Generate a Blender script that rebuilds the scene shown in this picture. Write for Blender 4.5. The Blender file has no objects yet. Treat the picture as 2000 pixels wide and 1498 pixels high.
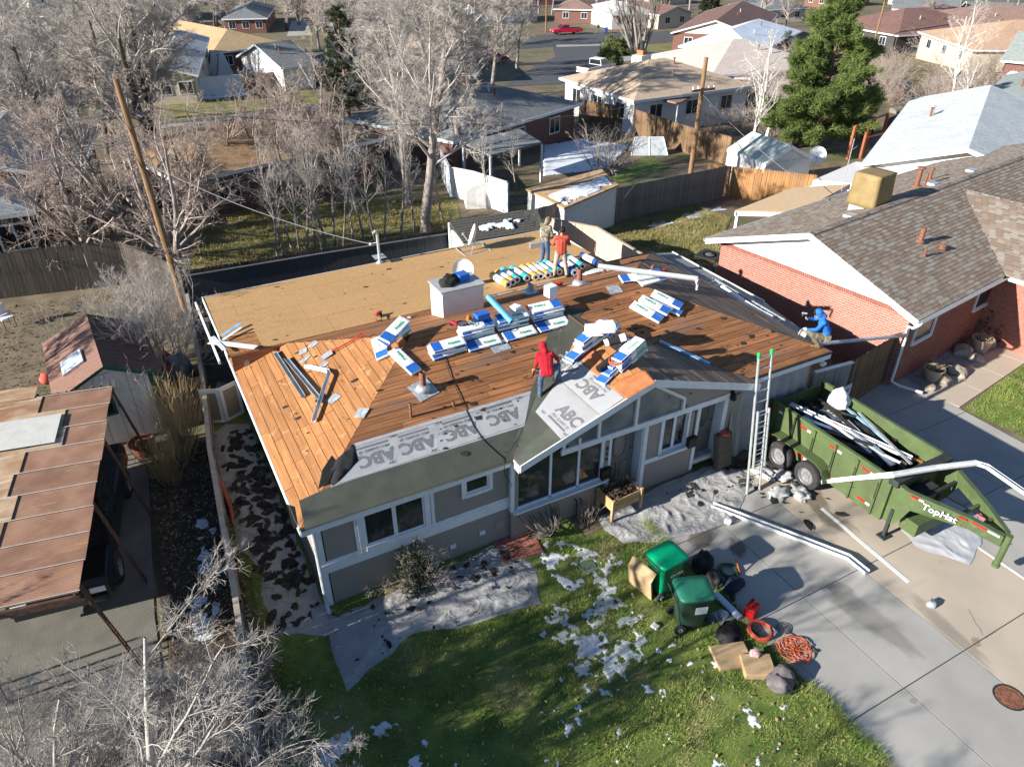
import bpy, bmesh, math, random
import numpy as np
from mathutils import Vector, Matrix, Euler, noise as mnoise
from mathutils.geometry import tessellate_polygon
R = math.radians
scene = bpy.context.scene
col = scene.collection

# ---------------- camera ----------------
CAM = Vector((-1.69, -11.81, 13.0)); PITCH = R(32.5); HEAD = R(28.2); FPX = 1440.0
cd = bpy.data.cameras.new('camera'); cam = bpy.data.objects.new('camera', cd); col.objects.link(cam)
cd.sensor_fit = 'HORIZONTAL'; cd.sensor_width = 36.0; cd.lens = FPX / 2000.0 * 36.0
cd.clip_start = 0.1; cd.clip_end = 3000.0
cam.location = CAM; cam.rotation_euler = (R(90) - PITCH, 0, -HEAD)
scene.camera = cam
# ---------------- sky, sun, exposure ----------------
SUN_EL = R(21.0)
wd = bpy.data.worlds.new('World'); scene.world = wd; wd.use_nodes = True
nt = wd.node_tree; bg = nt.nodes['Background']
sky = nt.nodes.new('ShaderNodeTexSky'); sky.sky_type = 'NISHITA'; sky.sun_disc = False
sky.sun_elevation = SUN_EL; sky.sun_rotation = R(-91.0); sky.altitude = 1600; sky.dust_density = 0.3; sky.ozone_density = 3.0
nt.links.new(sky.outputs[0], bg.inputs[0]); bg.inputs[1].default_value = 0.07
sl = bpy.data.lights.new('sun', 'SUN'); sl.energy = 5.0; sl.angle = R(0.5); sl.color = (1.0, 0.95, 0.87)
sun = bpy.data.objects.new('sun', sl); col.objects.link(sun)
sdir = Vector((math.cos(SUN_EL), -0.02, -math.sin(SUN_EL))).normalized()
sun.rotation_euler = sdir.to_track_quat('-Z', 'Y').to_euler(); sun.location = (-40, 0, 30)
vs = scene.view_settings; vs.view_transform = 'Standard'; vs.look = 'None'; vs.exposure = 1.18; vs.gamma = 1.0
vs.use_curve_mapping = False
scene.cycles.use_denoising = True
scene.cycles.max_bounces = 5; scene.cycles.diffuse_bounces = 2; scene.cycles.glossy_bounces = 2
scene.cycles.transparent_max_bounces = 6

# ---------------- measuring the place from the camera ----------------
_f = Vector((math.sin(HEAD)*math.cos(PITCH), math.cos(HEAD)*math.cos(PITCH), -math.sin(PITCH)))
_r = Vector((math.cos(HEAD), -math.sin(HEAD), 0)); _u = _r.cross(_f)
def ray(x, y): return _f + _r*((x-1000)/FPX) - _u*((y-749)/FPX)
def PL(x, y, p, n):                       # sight line met with a plane
    d = ray(x, y); n = Vector(n); return CAM + d*((Vector(p)-CAM).dot(n)/d.dot(n))
def G(x, y, z=0.0): return PL(x, y, (0,0,z), (0,0,1))
def PY(x, y, Y): return PL(x, y, (0,Y,0), (0,1,0))
def PX(x, y, X): return PL(x, y, (X,0,0), (1,0,0))
UX, UY, U0, US, U1 = .4726, .8813, 18.0, .055, 130.0
def tz(x, y): return -US*min(max(UX*x+UY*y-U0, 0), U1-U0)
def T(x, y, h=0.0):                       # sight line met with the ground (h above it)
    p = G(x, y, h); u = UX*p.x+UY*p.y
    if u <= U0: return p
    q = PL(x, y, (U0*UX, U0*UY, h), (US*UX, US*UY, 1.0))
    if UX*q.x+UY*q.y <= U1: return q
    return G(x, y, h-US*(U1-U0))
EZ, SL = 2.7, .333
def FR(x, y, o=0): return PL(x, y, (0,-.3,EZ+o), (0,-SL,1))          # front roof slope
def LH(x, y, o=0): return PL(x, y, (-.3,0,EZ+o), (-SL,0,1))          # left hip
def RH(x, y, o=0): return PL(x, y, (14.6,0,EZ+o), (SL,0,1))          # right hip
def BK(x, y, o=0): return PL(x, y, (0,3.8,4.06+o), (0,SL,1))         # back slope
OSY, OSZ, OSS = 6.4, 3.2, .055
def OS(x, y, o=0): return PL(x, y, (0,OSY,OSZ+o), (0,OSS,1))         # low slope addition
GX, GZ = 8.05, 3.88
def GL(x, y, o=0): return PL(x, y, (GX,0,GZ+o), (-SL,0,1))           # gable, left side
def GR(x, y, o=0): return PL(x, y, (GX,0,GZ+o), (SL,0,1))            # gable, right side
NRM = dict(FR=(0,-SL,1), LH=(-SL,0,1), RH=(SL,0,1), BK=(0,SL,1), OS=(0,OSS,1), GL=(-SL,0,1), GR=(SL,0,1), G=(0,0,1))
PFN = dict(FR=FR, LH=LH, RH=RH, BK=BK, OS=OS, GL=GL, GR=GR, G=lambda x, y, o=0: G(x, y, o), T=lambda x, y, o=0: T(x, y, o))
NRM['T'] = (0,0,1)

# ---------------- materials ----------------
MATS = {}
def mat(name, c, rough=.8, var=.12, scale=6.0, bump=0.0, bscale=40.0, metal=0.0, stretch=(1,1,1), rand=0.0, c2=None, detail=5.0, spec=.3, coord='Object', thr=(.35,.65)):
    """plain surface: base colour with noise variation, optional second colour in blotches, bump, per-object shade"""
    if name in MATS: return MATS[name]
    m = bpy.data.materials.new(name); m.use_nodes = True; MATS[name] = m
    t = m.node_tree; N = t.nodes; L = t.links; b = N['Principled BSDF']
    b.inputs['Roughness'].default_value = rough; b.inputs['Metallic'].default_value = metal
    b.inputs['Specular IOR Level'].default_value = spec
    tc = N.new('ShaderNodeTexCoord'); mp = N.new('ShaderNodeMapping'); L.new(tc.outputs[coord], mp.inputs[0])
    mp.inputs['Scale'].default_value = stretch
    nz = N.new('ShaderNodeTexNoise'); nz.inputs['Scale'].default_value = scale; nz.inputs['Detail'].default_value = detail
    L.new(mp.outputs[0], nz.inputs['Vector'])
    rp = N.new('ShaderNodeValToRGB'); e = rp.color_ramp.elements
    e[0].position, e[1].position = thr
    if c2 is None:
        e[0].color = (*[max(0, v*(1-var)) for v in c], 1); e[1].color = (*[min(1, v*(1+var)) for v in c], 1)
    else:
        e[0].color = (*c, 1); e[1].color = (*c2, 1)
    L.new(nz.outputs[0], rp.inputs[0]); out = rp.outputs[0]
    if rand > 0:
        oi = N.new('ShaderNodeObjectInfo'); mr = N.new('ShaderNodeMapRange')
        mr.inputs['To Min'].default_value = 1-rand; mr.inputs['To Max'].default_value = 1+rand
        L.new(oi.outputs['Random'], mr.inputs['Value'])
        mx = N.new('ShaderNodeMix'); mx.data_type = 'RGBA'; mx.blend_type = 'MULTIPLY'; mx.inputs[0].default_value = 1
        L.new(out, mx.inputs[6]); L.new(mr.outputs[0], mx.inputs[7]); out = mx.outputs[2]
    L.new(out, b.inputs['Base Color'])
    if bump > 0:
        n2 = N.new('ShaderNodeTexNoise'); n2.inputs['Scale'].default_value = bscale; n2.inputs['Detail'].default_value = 4
        L.new(mp.outputs[0], n2.inputs['Vector'])
        bp = N.new('ShaderNodeBump'); bp.inputs['Strength'].default_value = bump; bp.inputs['Distance'].default_value = .02
        L.new(n2.outputs[0], bp.inputs['Height']); L.new(bp.outputs[0], b.inputs['Normal'])
    return m
def layer(m, c, scale, lo, hi, stretch=(1,1,1), detail=4.0, fac=1.0, coord='Object', off=0.0, dist=0.0):
    """stains, knots, wear: a second noise laid over an existing material"""
    t = m.node_tree; N = t.nodes; L = t.links; b = N['Principled BSDF']
    src = b.inputs['Base Color'].links[0].from_socket
    tc = N.new('ShaderNodeTexCoord'); mp = N.new('ShaderNodeMapping'); L.new(tc.outputs[coord], mp.inputs[0])
    mp.inputs['Scale'].default_value = stretch; mp.inputs['Location'].default_value = (off, off*.7, off*.3)
    nz = N.new('ShaderNodeTexNoise'); nz.inputs['Scale'].default_value = scale; nz.inputs['Detail'].default_value = detail
    nz.inputs['Distortion'].default_value = dist
    L.new(mp.outputs[0], nz.inputs['Vector'])
    mr = N.new('ShaderNodeMapRange'); mr.inputs['From Min'].default_value = lo; mr.inputs['From Max'].default_value = hi
    mr.inputs['To Max'].default_value = fac; L.new(nz.outputs[0], mr.inputs['Value'])
    mx = N.new('ShaderNodeMix'); mx.data_type = 'RGBA'; L.new(mr.outputs[0], mx.inputs[0])
    L.new(src, mx.inputs[6]); mx.inputs[7].default_value = (*c, 1)
    L.new(mx.outputs[2], b.inputs['Base Color'])
    return m
def creases(m, scale=3.0, strength=.6, dist=.05, stretch=(1,1,1), warp=1.2):
    """sharp fold lines as fine relief"""
    t = m.node_tree; N = t.nodes; L = t.links; b = N['Principled BSDF']; tc = N.new('ShaderNodeTexCoord'); mp = N.new('ShaderNodeMapping'); mp.inputs['Scale'].default_value = stretch; L.new(tc.outputs['Object'], mp.inputs[0])
    prev = b.inputs['Normal'].links[0].from_socket if b.inputs['Normal'].links else None
    for s_, k in ((scale, 1.0), (scale*2.7, .5)):
        nz = N.new('ShaderNodeTexNoise'); nz.inputs['Scale'].default_value = s_; nz.inputs['Detail'].default_value = 2; nz.inputs['Distortion'].default_value = warp; L.new(mp.outputs[0], nz.inputs['Vector'])
        a = N.new('ShaderNodeMath'); a.operation = 'MULTIPLY_ADD'; a.inputs[1].default_value = 2; a.inputs[2].default_value = -1; L.new(nz.outputs[0], a.inputs[0])
        ab = N.new('ShaderNodeMath'); ab.operation = 'ABSOLUTE'; L.new(a.outputs[0], ab.inputs[0]); pw = N.new('ShaderNodeMath'); pw.operation = 'POWER'; pw.inputs[1].default_value = .45; L.new(ab.outputs[0], pw.inputs[0])
        bp = N.new('ShaderNodeBump'); bp.invert = True; bp.inputs['Strength'].default_value = strength*k; bp.inputs['Distance'].default_value = dist*k; L.new(pw.outputs[0], bp.inputs['Height'])
        if prev is not None: L.new(prev, bp.inputs['Normal'])
        prev = bp.outputs[0]
    L.new(prev, b.inputs['Normal']); return m
def glassy(name, c=(.02,.025,.03), rough=.08):
    if name in MATS: return MATS[name]
    m = mat(name, c, rough, .3, 2.0, spec=.6); return m
def striped(name, c1, c2, scale, axis=0, sharp=.5, rough=.8):
    if name in MATS: return MATS[name]
    m = bpy.data.materials.new(name); m.use_nodes = True; MATS[name] = m
    t = m.node_tree; N = t.nodes; L = t.links; b = N['Principled BSDF']; b.inputs['Roughness'].default_value = rough
    tc = N.new('ShaderNodeTexCoord'); sp = N.new('ShaderNodeSeparateXYZ'); L.new(tc.outputs['Object'], sp.inputs[0])
    ml = N.new('ShaderNodeMath'); ml.operation = 'MULTIPLY'; ml.inputs[1].default_value = scale; L.new(sp.outputs[axis], ml.inputs[0])
    fr = N.new('ShaderNodeMath'); fr.operation = 'FRACT'; L.new(ml.outputs[0], fr.inputs[0])
    gt = N.new('ShaderNodeMath'); gt.operation = 'GREATER_THAN'; gt.inputs[1].default_value = sharp; L.new(fr.outputs[0], gt.inputs[0])
    mx = N.new('ShaderNodeMix'); mx.data_type = 'RGBA'; mx.inputs[6].default_value = (*c1,1); mx.inputs[7].default_value = (*c2,1)
    L.new(gt.outputs[0], mx.inputs[0]); L.new(mx.outputs[2], b.inputs['Base Color'])
    return m

# ---------------- mesh helpers ----------------
class MB:
    def __init__(s): s.v = []; s.f = []; s.m = []; s.cur = 0
    def add(s, vs, fs):
        o = len(s.v); s.v += [tuple(v) for v in vs]; s.f += [tuple(i+o for i in f) for f in fs]; s.m += [s.cur]*len(fs); return s
    def box(s, c, d, rot=None, taper=1.0):
        hx, hy, hz = d[0]/2, d[1]/2, d[2]/2
        vs = [Vector((x*hx*(taper if z > 0 else 1), y*hy*(taper if z > 0 else 1), z*hz)) for z in (-1,1) for x, y in ((-1,-1),(1,-1),(1,1),(-1,1))]
        if rot is not None: vs = [rot @ v for v in vs]
        c = Vector(c); return s.add([v+c for v in vs], [(3,2,1,0),(4,5,6,7),(0,1,5,4),(1,2,6,5),(2,3,7,6),(3,0,4,7)])
    def bx(s, a, b): return s.box([(a[i]+b[i])/2 for i in range(3)], [abs(b[i]-a[i]) for i in range(3)])
    def tube(s, pts, r, n=8, cap=True, closed=False):
        pts = [Vector(p) for p in pts]; k = len(pts); rs = r if isinstance(r, (list, tuple)) else [r]*k
        vs = []; up = None
        for i, p in enumerate(pts):
            if closed: t = pts[(i+1) % k]-pts[i-1]
            else: t = pts[min(i+1, k-1)]-pts[max(i-1, 0)]
            if t.length < 1e-9: t = Vector((0,0,1))
            t.normalize()
            if up is None or abs(up.dot(t)) > .98: up = Vector((0,0,1)) if abs(t.z) < .95 else Vector((1,0,0))
            a = t.cross(up).normalized(); b = a.cross(t); up = b
            for j in range(n):
                w = 2*math.pi*j/n; vs.append(p+(a*math.cos(w)+b*math.sin(w))*rs[i])
        fs = []
        for i in range(k if closed else k-1):
            i2 = (i+1) % k
            for j in range(n): fs.append((i*n+j, i*n+(j+1) % n, i2*n+(j+1) % n, i2*n+j))
        if cap and not closed: fs += [tuple(range(n))[::-1], tuple(range((k-1)*n, k*n))]
        return s.add(vs, fs)
    def lathe(s, prof, n=16, c=(0,0,0), rot=None, cap=True):
        vs = []; c = Vector(c)
        for r, z in prof:
            for j in range(n):
                w = 2*math.pi*j/n; v = Vector((r*math.cos(w), r*math.sin(w), z)); vs.append((rot @ v if rot is not None else v)+c)
        k = len(prof); fs = [(i*n+j, i*n+(j+1) % n, (i+1)*n+(j+1) % n, (i+1)*n+j) for i in range(k-1) for j in range(n)]
        if cap: fs += [tuple(range(n))[::-1], tuple(range((k-1)*n, k*n))]
        return s.add(vs, fs)
    def slab(s, poly, d):
        """polygon (3D points) thickened by vector d"""
        d = Vector(d); n = len(poly); p = [Vector(q) for q in poly]
        return s.add(p+[q+d for q in p], [tuple(range(n))[::-1], tuple(range(n, 2*n))]+[(i, (i+1) % n, n+(i+1) % n, n+i) for i in range(n)])
    def mesh(s, name, mats, smooth=False):
        me = bpy.data.meshes.new(name); me.from_pydata(s.v, [], s.f)
        if not isinstance(mats, (list, tuple)): mats = [mats]
        for m in mats: me.materials.append(m)
        if len(mats) > 1: me.polygons.foreach_set('material_index', s.m)
        if smooth: me.polygons.foreach_set('use_smooth', [True]*len(me.polygons))
        me.update(); return me
    def build(s, name, mats, parent=None, smooth=False, M=None):
        o = bpy.data.objects.new(name, s.mesh(name, mats, smooth)); col.objects.link(o)
        if parent is not None: o.parent = parent
        if M is not None: o.matrix_local = M
        return o
def fixn(o):
    bm = bmesh.new(); bm.from_mesh(o.data); bmesh.ops.recalc_face_normals(bm, faces=bm.faces); bm.to_mesh(o.data); bm.free(); return o
def bevel(o, w=.01, n=2):
    bm = bmesh.new(); bm.from_mesh(o.data); bmesh.ops.recalc_face_normals(bm, faces=bm.faces)
    es = [e for e in bm.edges if len(e.link_faces) == 2 and e.calc_face_angle(0) > .5]
    bmesh.ops.bevel(bm, geom=es, offset=w, segments=n, profile=.6, affect='EDGES'); bm.to_mesh(o.data); bm.free(); return o
def tag(o, label=None, cat=None, group=None, kind=None):
    if label: o['label'] = label
    if cat: o['category'] = cat
    if group: o['group'] = group
    if kind: o['kind'] = kind
    return o
def thing(name, label, cat, loc=(0,0,0), rz=0, group=None, M=None):
    o = bpy.data.objects.new(name, None); o.empty_display_size = .2; col.objects.link(o)
    if M is not None: o.matrix_world = M
    else: o.location = loc; o.rotation_euler = (0,0,rz)
    return tag(o, label, cat, group)
def struct(o): o['kind'] = 'structure'; return o
def copy_tree(o, M, label=None, parent=None):
    c = o.copy(); col.objects.link(c)
    if parent is None: c.matrix_world = M
    else: c.parent = parent
    if label: c['label'] = label
    for ch in o.children: copy_tree(ch, None, None, c)
    return c
def frame(p, n, ang):
    """matrix with z along n, x at angle ang (from world x, projected), origin p"""
    n = Vector(n).normalized(); x = Vector((math.cos(ang), math.sin(ang), 0)); x = (x-n*x.dot(n)).normalized(); y = n.cross(x)
    M = Matrix((x, y, n)).transposed().to_4x4(); M.translation = Vector(p); return M
def onp(pl, px, py, ang=0, o=0.0, ang_px=None):
    """place on plane pl under pixel (px,py); ang in degrees or pointing to the pixel ang_px"""
    p = PFN[pl](px, py); n = Vector(NRM[pl]).normalized()
    if ang_px is not None:
        q = PFN[pl](*ang_px); a = math.atan2(q.y-p.y, q.x-p.x)
    else: a = R(ang)
    return frame(p+n*o, n, a)
def sheet(name, poly, m, dz=.004, kind='structure', cell=None, parent=None, thick=0):
    """flat sheet following the ground"""
    bm = bmesh.new(); vs = [bm.verts.new((p[0], p[1], 0)) for p in poly]
    for t3 in tessellate_polygon([[Vector((p[0], p[1], 0)) for p in poly]]): bm.faces.new([vs[i] for i in t3])
    for u in (U0, U1):
        bmesh.ops.bisect_plane(bm, geom=bm.verts[:]+bm.edges[:]+bm.faces[:], plane_co=(u*UX, u*UY, 0), plane_no=(UX, UY, 0))
    for v in bm.verts: v.co.z = tz(v.co.x, v.co.y)+dz
    bmesh.ops.recalc_face_normals(bm, faces=bm.faces)
    if bm.faces and sum(f.normal.z for f in bm.faces) < 0: bmesh.ops.reverse_faces(bm, faces=bm.faces)
    me = bpy.data.meshes.new(name); bm.to_mesh(me); bm.free(); me.materials.append(m)
    o = bpy.data.objects.new(name, me); col.objects.link(o)
    if kind: o['kind'] = kind
    if parent is not None: o.parent = parent
    return o
def text_mesh(name, s, size, m, parent=None, M=None, ext=0.0, align='CENTER', bold=0.0):
    cu = bpy.data.curves.new(name, 'FONT'); cu.body = s; cu.size = size; cu.extrude = ext; cu.offset = bold
    cu.align_x = align; cu.align_y = 'CENTER'; cu.resolution_u = 2
    tmp = bpy.data.objects.new(name+'_tmp', cu); col.objects.link(tmp)
    dg = bpy.context.evaluated_depsgraph_get(); me = bpy.data.meshes.new_from_object(tmp.evaluated_get(dg))
    bpy.data.objects.remove(tmp); bpy.data.curves.remove(cu)
    me.materials.clear(); me.materials.append(m)
    o = bpy.data.objects.new(name, me); col.objects.link(o)
    if parent is not None: o.parent = parent
    if M is not None: o.matrix_local = M
    return o
def npmesh(name, V, Q, m, parent=None, smooth=False, tri=False):
    """fast mesh from numpy arrays of quads or triangles"""
    k = 3 if tri else 4
    me = bpy.data.meshes.new(name); me.vertices.add(len(V)); me.vertices.foreach_set('co', np.ascontiguousarray(V, dtype=np.float32).ravel())
    nq = len(Q); me.loops.add(nq*k); me.loops.foreach_set('vertex_index', np.ascontiguousarray(Q, dtype=np.int32).ravel())
    me.polygons.add(nq); me.polygons.foreach_set('loop_start', np.arange(0, nq*k, k, dtype=np.int32))
    if smooth: me.polygons.foreach_set('use_smooth', np.ones(nq, dtype=bool))
    for q in (m if isinstance(m, (list, tuple)) else [m]): me.materials.append(q)
    me.update(calc_edges=True)
    o = bpy.data.objects.new(name, me); col.objects.link(o)
    if parent is not None: o.parent = parent
    return o
def vnoise(x, y, seed=0):
    """smooth value noise in 2D, numpy arrays, 0..1"""
    def h(i, j):
        n = (i.astype(np.int64)*374761393+j.astype(np.int64)*668265263+seed*1442695041) & 0x7fffffff
        n = ((n ^ (n >> 13))*1274126177) & 0x7fffffff
        return ((n ^ (n >> 16)) & 0xffff)/65535.0
    xi = np.floor(x); yi = np.floor(y); fx = x-xi; fy = y-yi; fx = fx*fx*(3-2*fx); fy = fy*fy*(3-2*fy)
    a = h(xi, yi); b = h(xi+1, yi); c = h(xi, yi+1); d = h(xi+1, yi+1)
    return (a*(1-fx)+b*fx)*(1-fy)+(c*(1-fx)+d*fx)*fy
def fbm(x, y, seed=0, o=4):
    s = np.zeros_like(x, dtype=float); a = .5; t = 0
    for i in range(o): s += a*vnoise(x*2**i, y*2**i, seed+i*17); t += a; a *= .5
    return s/t
def inpoly(X, Y, poly):
    c = np.zeros(X.shape, bool); n = len(poly)
    for i in range(n):
        x1, y1 = poly[i][0], poly[i][1]; x2, y2 = poly[(i+1) % n][0], poly[(i+1) % n][1]
        k = ((y1 > Y) != (y2 > Y)); c ^= k & (X < (x2-x1)*(Y-y1)/((y2-y1) if y2 != y1 else 1e-9)+x1)
    return c
rnd = random.Random(7)
# =====================================================================  GROUND
m_dirt = mat('dry_ground', (.13,.095,.065), .95, .3, 1.3, .5, 9, c2=(.2,.16,.1)); layer(m_dirt, (.10,.11,.045), .25, .5, .62, off=3); layer(m_dirt, (.24,.19,.12), 22, .55, .7, off=9, fac=.6)
m_lawn = mat('lawn_grass', (.085,.14,.026), .95, .3, 2.2, .8, 60, c2=(.18,.22,.05)); layer(m_lawn, (.27,.25,.1), 1.1, .52, .72, off=5, fac=.8); layer(m_lawn, (.02,.03,.008), 26, .55, .7, fac=.7)
m_ylawn = mat('winter_lawn', (.17,.16,.055), .95, .3, 1.2, .7, 40, c2=(.25,.21,.09)); layer(m_ylawn, (.09,.12,.03), .7, .5, .65, off=2); layer(m_ylawn, (.06,.05,.02), 18, .58, .7, fac=.6)
m_soil = mat('garden_soil', (.045,.033,.024), .95, .4, 3.5, .8, 30, c2=(.085,.065,.045)); layer(m_soil, (.16,.12,.07), 40, .6, .72, fac=.8)
m_conc = mat('concrete', (.36,.345,.315), .85, .07, .9, .08, 60, rand=.04); layer(m_conc, (.27,.26,.24), .55, .5, .75, fac=.6, off=4); layer(m_conc, (.22,.21,.2), 90, .62, .72, fac=.5)
m_tanconc = mat('tan_concrete', (.46,.39,.305), .85, .06, .8, .08, 60); layer(m_tanconc, (.35,.30,.245), .5, .5, .72, fac=.6, off=4); layer(m_tanconc, (.22,.17,.12), 1.1, .66, .76, fac=.55, off=11); layer(m_tanconc, (.25,.22,.2), 90, .64, .74, fac=.5)
m_oldconc = mat('old_concrete', (.16,.15,.125), .9, .15, 1.5, .3, 30)
m_asph = mat('asphalt', (.085,.088,.09), .9, .15, 2, .3, 60); layer(m_asph, (.05,.05,.052), 1.2, .56, .6, fac=.7, dist=1.5, off=3)
m_snow = mat('snow', (.70,.72,.76), .6, .03, 8, .4, 14)

# terrain sheet to the horizon
def terrain():
    us = sorted(set([-70,-30,0,18,40,70,100,130,170,250,400,700,1200])); ws = [-1200,-600,-300,-150,-80,-40,0,40,80,150,300,600,1200]
    V = []; F = []
    for u in us:
        for w in ws:
            x, y = UX*u+UY*w, UY*u-UX*w; V.append((x, y, tz(x, y)-.012))
    n = len(ws)
    for i in range(len(us)-1):
        for j in range(n-1): F.append((i*n+j, i*n+j+1, (i+1)*n+j+1, (i+1)*n+j))
    b = MB(); b.add(V, F); o = b.build('ground', m_dirt); fixn(o)
    if o.data.polygons[0].normal.z < 0: o.data.flip_normals()
    return struct(o)
terrain()
def TP(*px): return [T(x, y) for x, y in px]
sheet('lawn', [(-1.9,-16),(7.85,-16),(7.85,-.9),(6.2,-.9),(6.2,.3),(-.05,.3),(-.05,8.8),(-1.2,8.8)], m_lawn, .004)
sheet('lawn', TP((372,532),(560,508),(870,458),(900,430),(890,385),(520,395),(385,440)), m_ylawn, .006)
sheet('lawn', TP((1120,450),(1205,425),(1345,392),(1428,425),(1412,470),(1405,520),(1330,520),(1200,470)), m_ylawn, .006)
sheet('lawn', TP((1880,800),(2010,705),(2200,640),(2300,860),(2010,858)), m_lawn, .006)
sheet('lawn', TP((312,192),(600,170),(640,210),(420,232),(315,240)), m_ylawn, .006)
sheet('lawn', TP((1120,345),(1200,340),(1265,305),(1310,325),(1180,368)), m_lawn, .006)
sheet('lawn', [(-7.5,-9),(-2.0,-9),(-1.3,7.5),(-2.6,8.6),(-3.3,8.4),(-3.3,0),(-3.6,-9)], m_soil, .005)
sheet('path', [(-5.6,-9),(-3.75,-9),(-3.5,-2),(-3.45,1.5),(-3.05,6.8),(-3.4,8.2),(-6.5,8.6),(-6.8,0)], m_oldconc, .008)
sheet('back_yard', [(-.9,9),(-.5,15.7),(13.5,13.9),(14.3,8)], m_soil, .012)
sheet('side_path', [(14.5,-.2),(17.3,.2),(16.7,9.5),(14.6,12),(14.4,8)], m_oldconc, .016)
# far pavements and streets
sheet('road', TP((1040,70),(1120,66),(1300,62),(1420,60),(1420,78),(1300,84),(1180,90),(1195,135),(1090,165),(980,170),(1050,128),(1085,112),(1080,92),(1000,98)), m_asph, .02)
sheet('road', TP((-40,190),(150,190),(150,222),(-40,222)), m_conc, .02)
sheet('driveway', TP((-60,224),(150,212),(160,268),(-60,272)), m_conc, .03)
sheet('path', TP((315,243),(620,205),(620,213),(315,252)), m_conc, .03)
sheet('path', TP((570,42),(600,42),(610,70),(560,72)), m_conc, .03)
sheet('path', TP((1085,88),(1180,86),(1182,90),(1088,93)), m_conc, .04)
sheet('field', TP((1180,92),(1340,84),(1350,108),(1180,112)), m_ylawn, .015)
sheet('path', TP((1200,108),(1330,100),(1300,115),(1205,122)), m_conc, .03)
sheet('road', TP((1660,60),(2200,-14),(2200,20),(1720,62)), m_asph, .02)
sheet('field', TP((1760,300),(1700,120),(1880,90),(2020,130),(2020,215)), mat('tall_dry_grass', (.21,.15,.075), .95, .3, 1.5, .8, 12, c2=(.13,.12,.05)), .015)

# driveway of separate slabs with recessed joints
drv = thing('driveway', None, None); drv['kind'] = 'structure'
b = MB(); b.bx((7.86,-16,-.08),(14.4,-.6,-.004)); b.build('joint_bed', mat('joint_dirt', (.06,.055,.045), .95), drv)
xs = [7.86, 9.5, 11.36, 14.4]; ys = [-17.8,-15.2,-12.64,-10.05,-7.46,-4.85,-2.2,-.55]
for i in range(3):
    for j in range(len(ys)-1):
        b = MB(); g = .011; b.bx((xs[i]+g, ys[j]+g, -.07),(xs[i+1]-g, ys[j+1]-g, .012))
        o = b.build('slab', m_tanconc if i == 2 else m_conc, drv)
        tag(o, kind='structure')
b = MB(); b.bx((14.4,-16,0),(14.47,-1.0,.022)); b.build('expansion_strip', mat('white_strip', (.6,.58,.54), .8), drv)
def stain(px, py, rx, ry, ang, c, seed, dens=.8):
    m = bpy.data.materials.new('stain'); m.use_nodes = True; t = m.node_tree; N = t.nodes; L = t.links; b = N['Principled BSDF']; b.inputs['Base Color'].default_value = (*c,1); b.inputs['Roughness'].default_value = .8
    tc = N.new('ShaderNodeTexCoord'); gr = N.new('ShaderNodeTexGradient'); gr.gradient_type = 'SPHERICAL'; L.new(tc.outputs['Object'], gr.inputs[0]); nz = N.new('ShaderNodeTexNoise'); nz.inputs['Scale'].default_value = 2.6; nz.inputs['Detail'].default_value = 6; nz.noise_dimensions = '4D'; nz.inputs['W'].default_value = seed; L.new(tc.outputs['Object'], nz.inputs['Vector'])
    ad = N.new('ShaderNodeMath'); ad.operation = 'ADD'; L.new(gr.outputs['Fac'], ad.inputs[0]); L.new(nz.outputs[0], ad.inputs[1]); mr = N.new('ShaderNodeMapRange'); mr.inputs['From Min'].default_value = .72; mr.inputs['From Max'].default_value = 1.05; mr.inputs['To Max'].default_value = dens; L.new(ad.outputs[0], mr.inputs['Value']); L.new(mr.outputs[0], b.inputs['Alpha'])
    q = MB(); q.lathe([(.001,0),(1,0)], 24, cap=False); o = q.build('oil_stain', m, drv); p = G(px, py, .0); o.location = (p.x, p.y, .0165+.0007*seed); o.rotation_euler[2] = R(ang); o.scale = (rx, ry, 1); return o
for k, a in enumerate(((1372,1048,.75,.45,20,(.12,.1,.075)),(1440,1070,.5,.3,60,(.1,.095,.085)),(1590,975,.7,.5,70,(.16,.12,.08)),(1625,1015,.4,.9,10,(.2,.155,.11)),(1700,1210,.5,1.6,5,(.21,.2,.18)),(1850,1230,.3,1.5,-8,(.2,.19,.175)),(1640,1160,.5,.7,0,(.2,.2,.18)),(1905,1255,.2,.14,30,(.17,.12,.07)),(1783,1370,.12,.1,0,(.2,.18,.1)),(1550,1040,.6,.4,30,(.22,.2,.18)))): stain(*a, k+1, .5 if k < 4 else .28)
def crack(pts, w=.006):
    q = MB(); q.tube([Vector((p.x+rnd.uniform(-.02,.02), p.y+rnd.uniform(-.02,.02), .012)) for p in pts], w, 3); q.build('crack', MATS['joint_dirt'], drv)
for a, c in (((1905,1255),(1945,1235)),((1730,985),(1800,1040)),((1560,1300),(1600,1330)),((1890,1190),(1920,1240))):
    p, q_ = G(*a), G(*c); crack([p+(q_-p)*t/9 for t in range(10)], .004)
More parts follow.
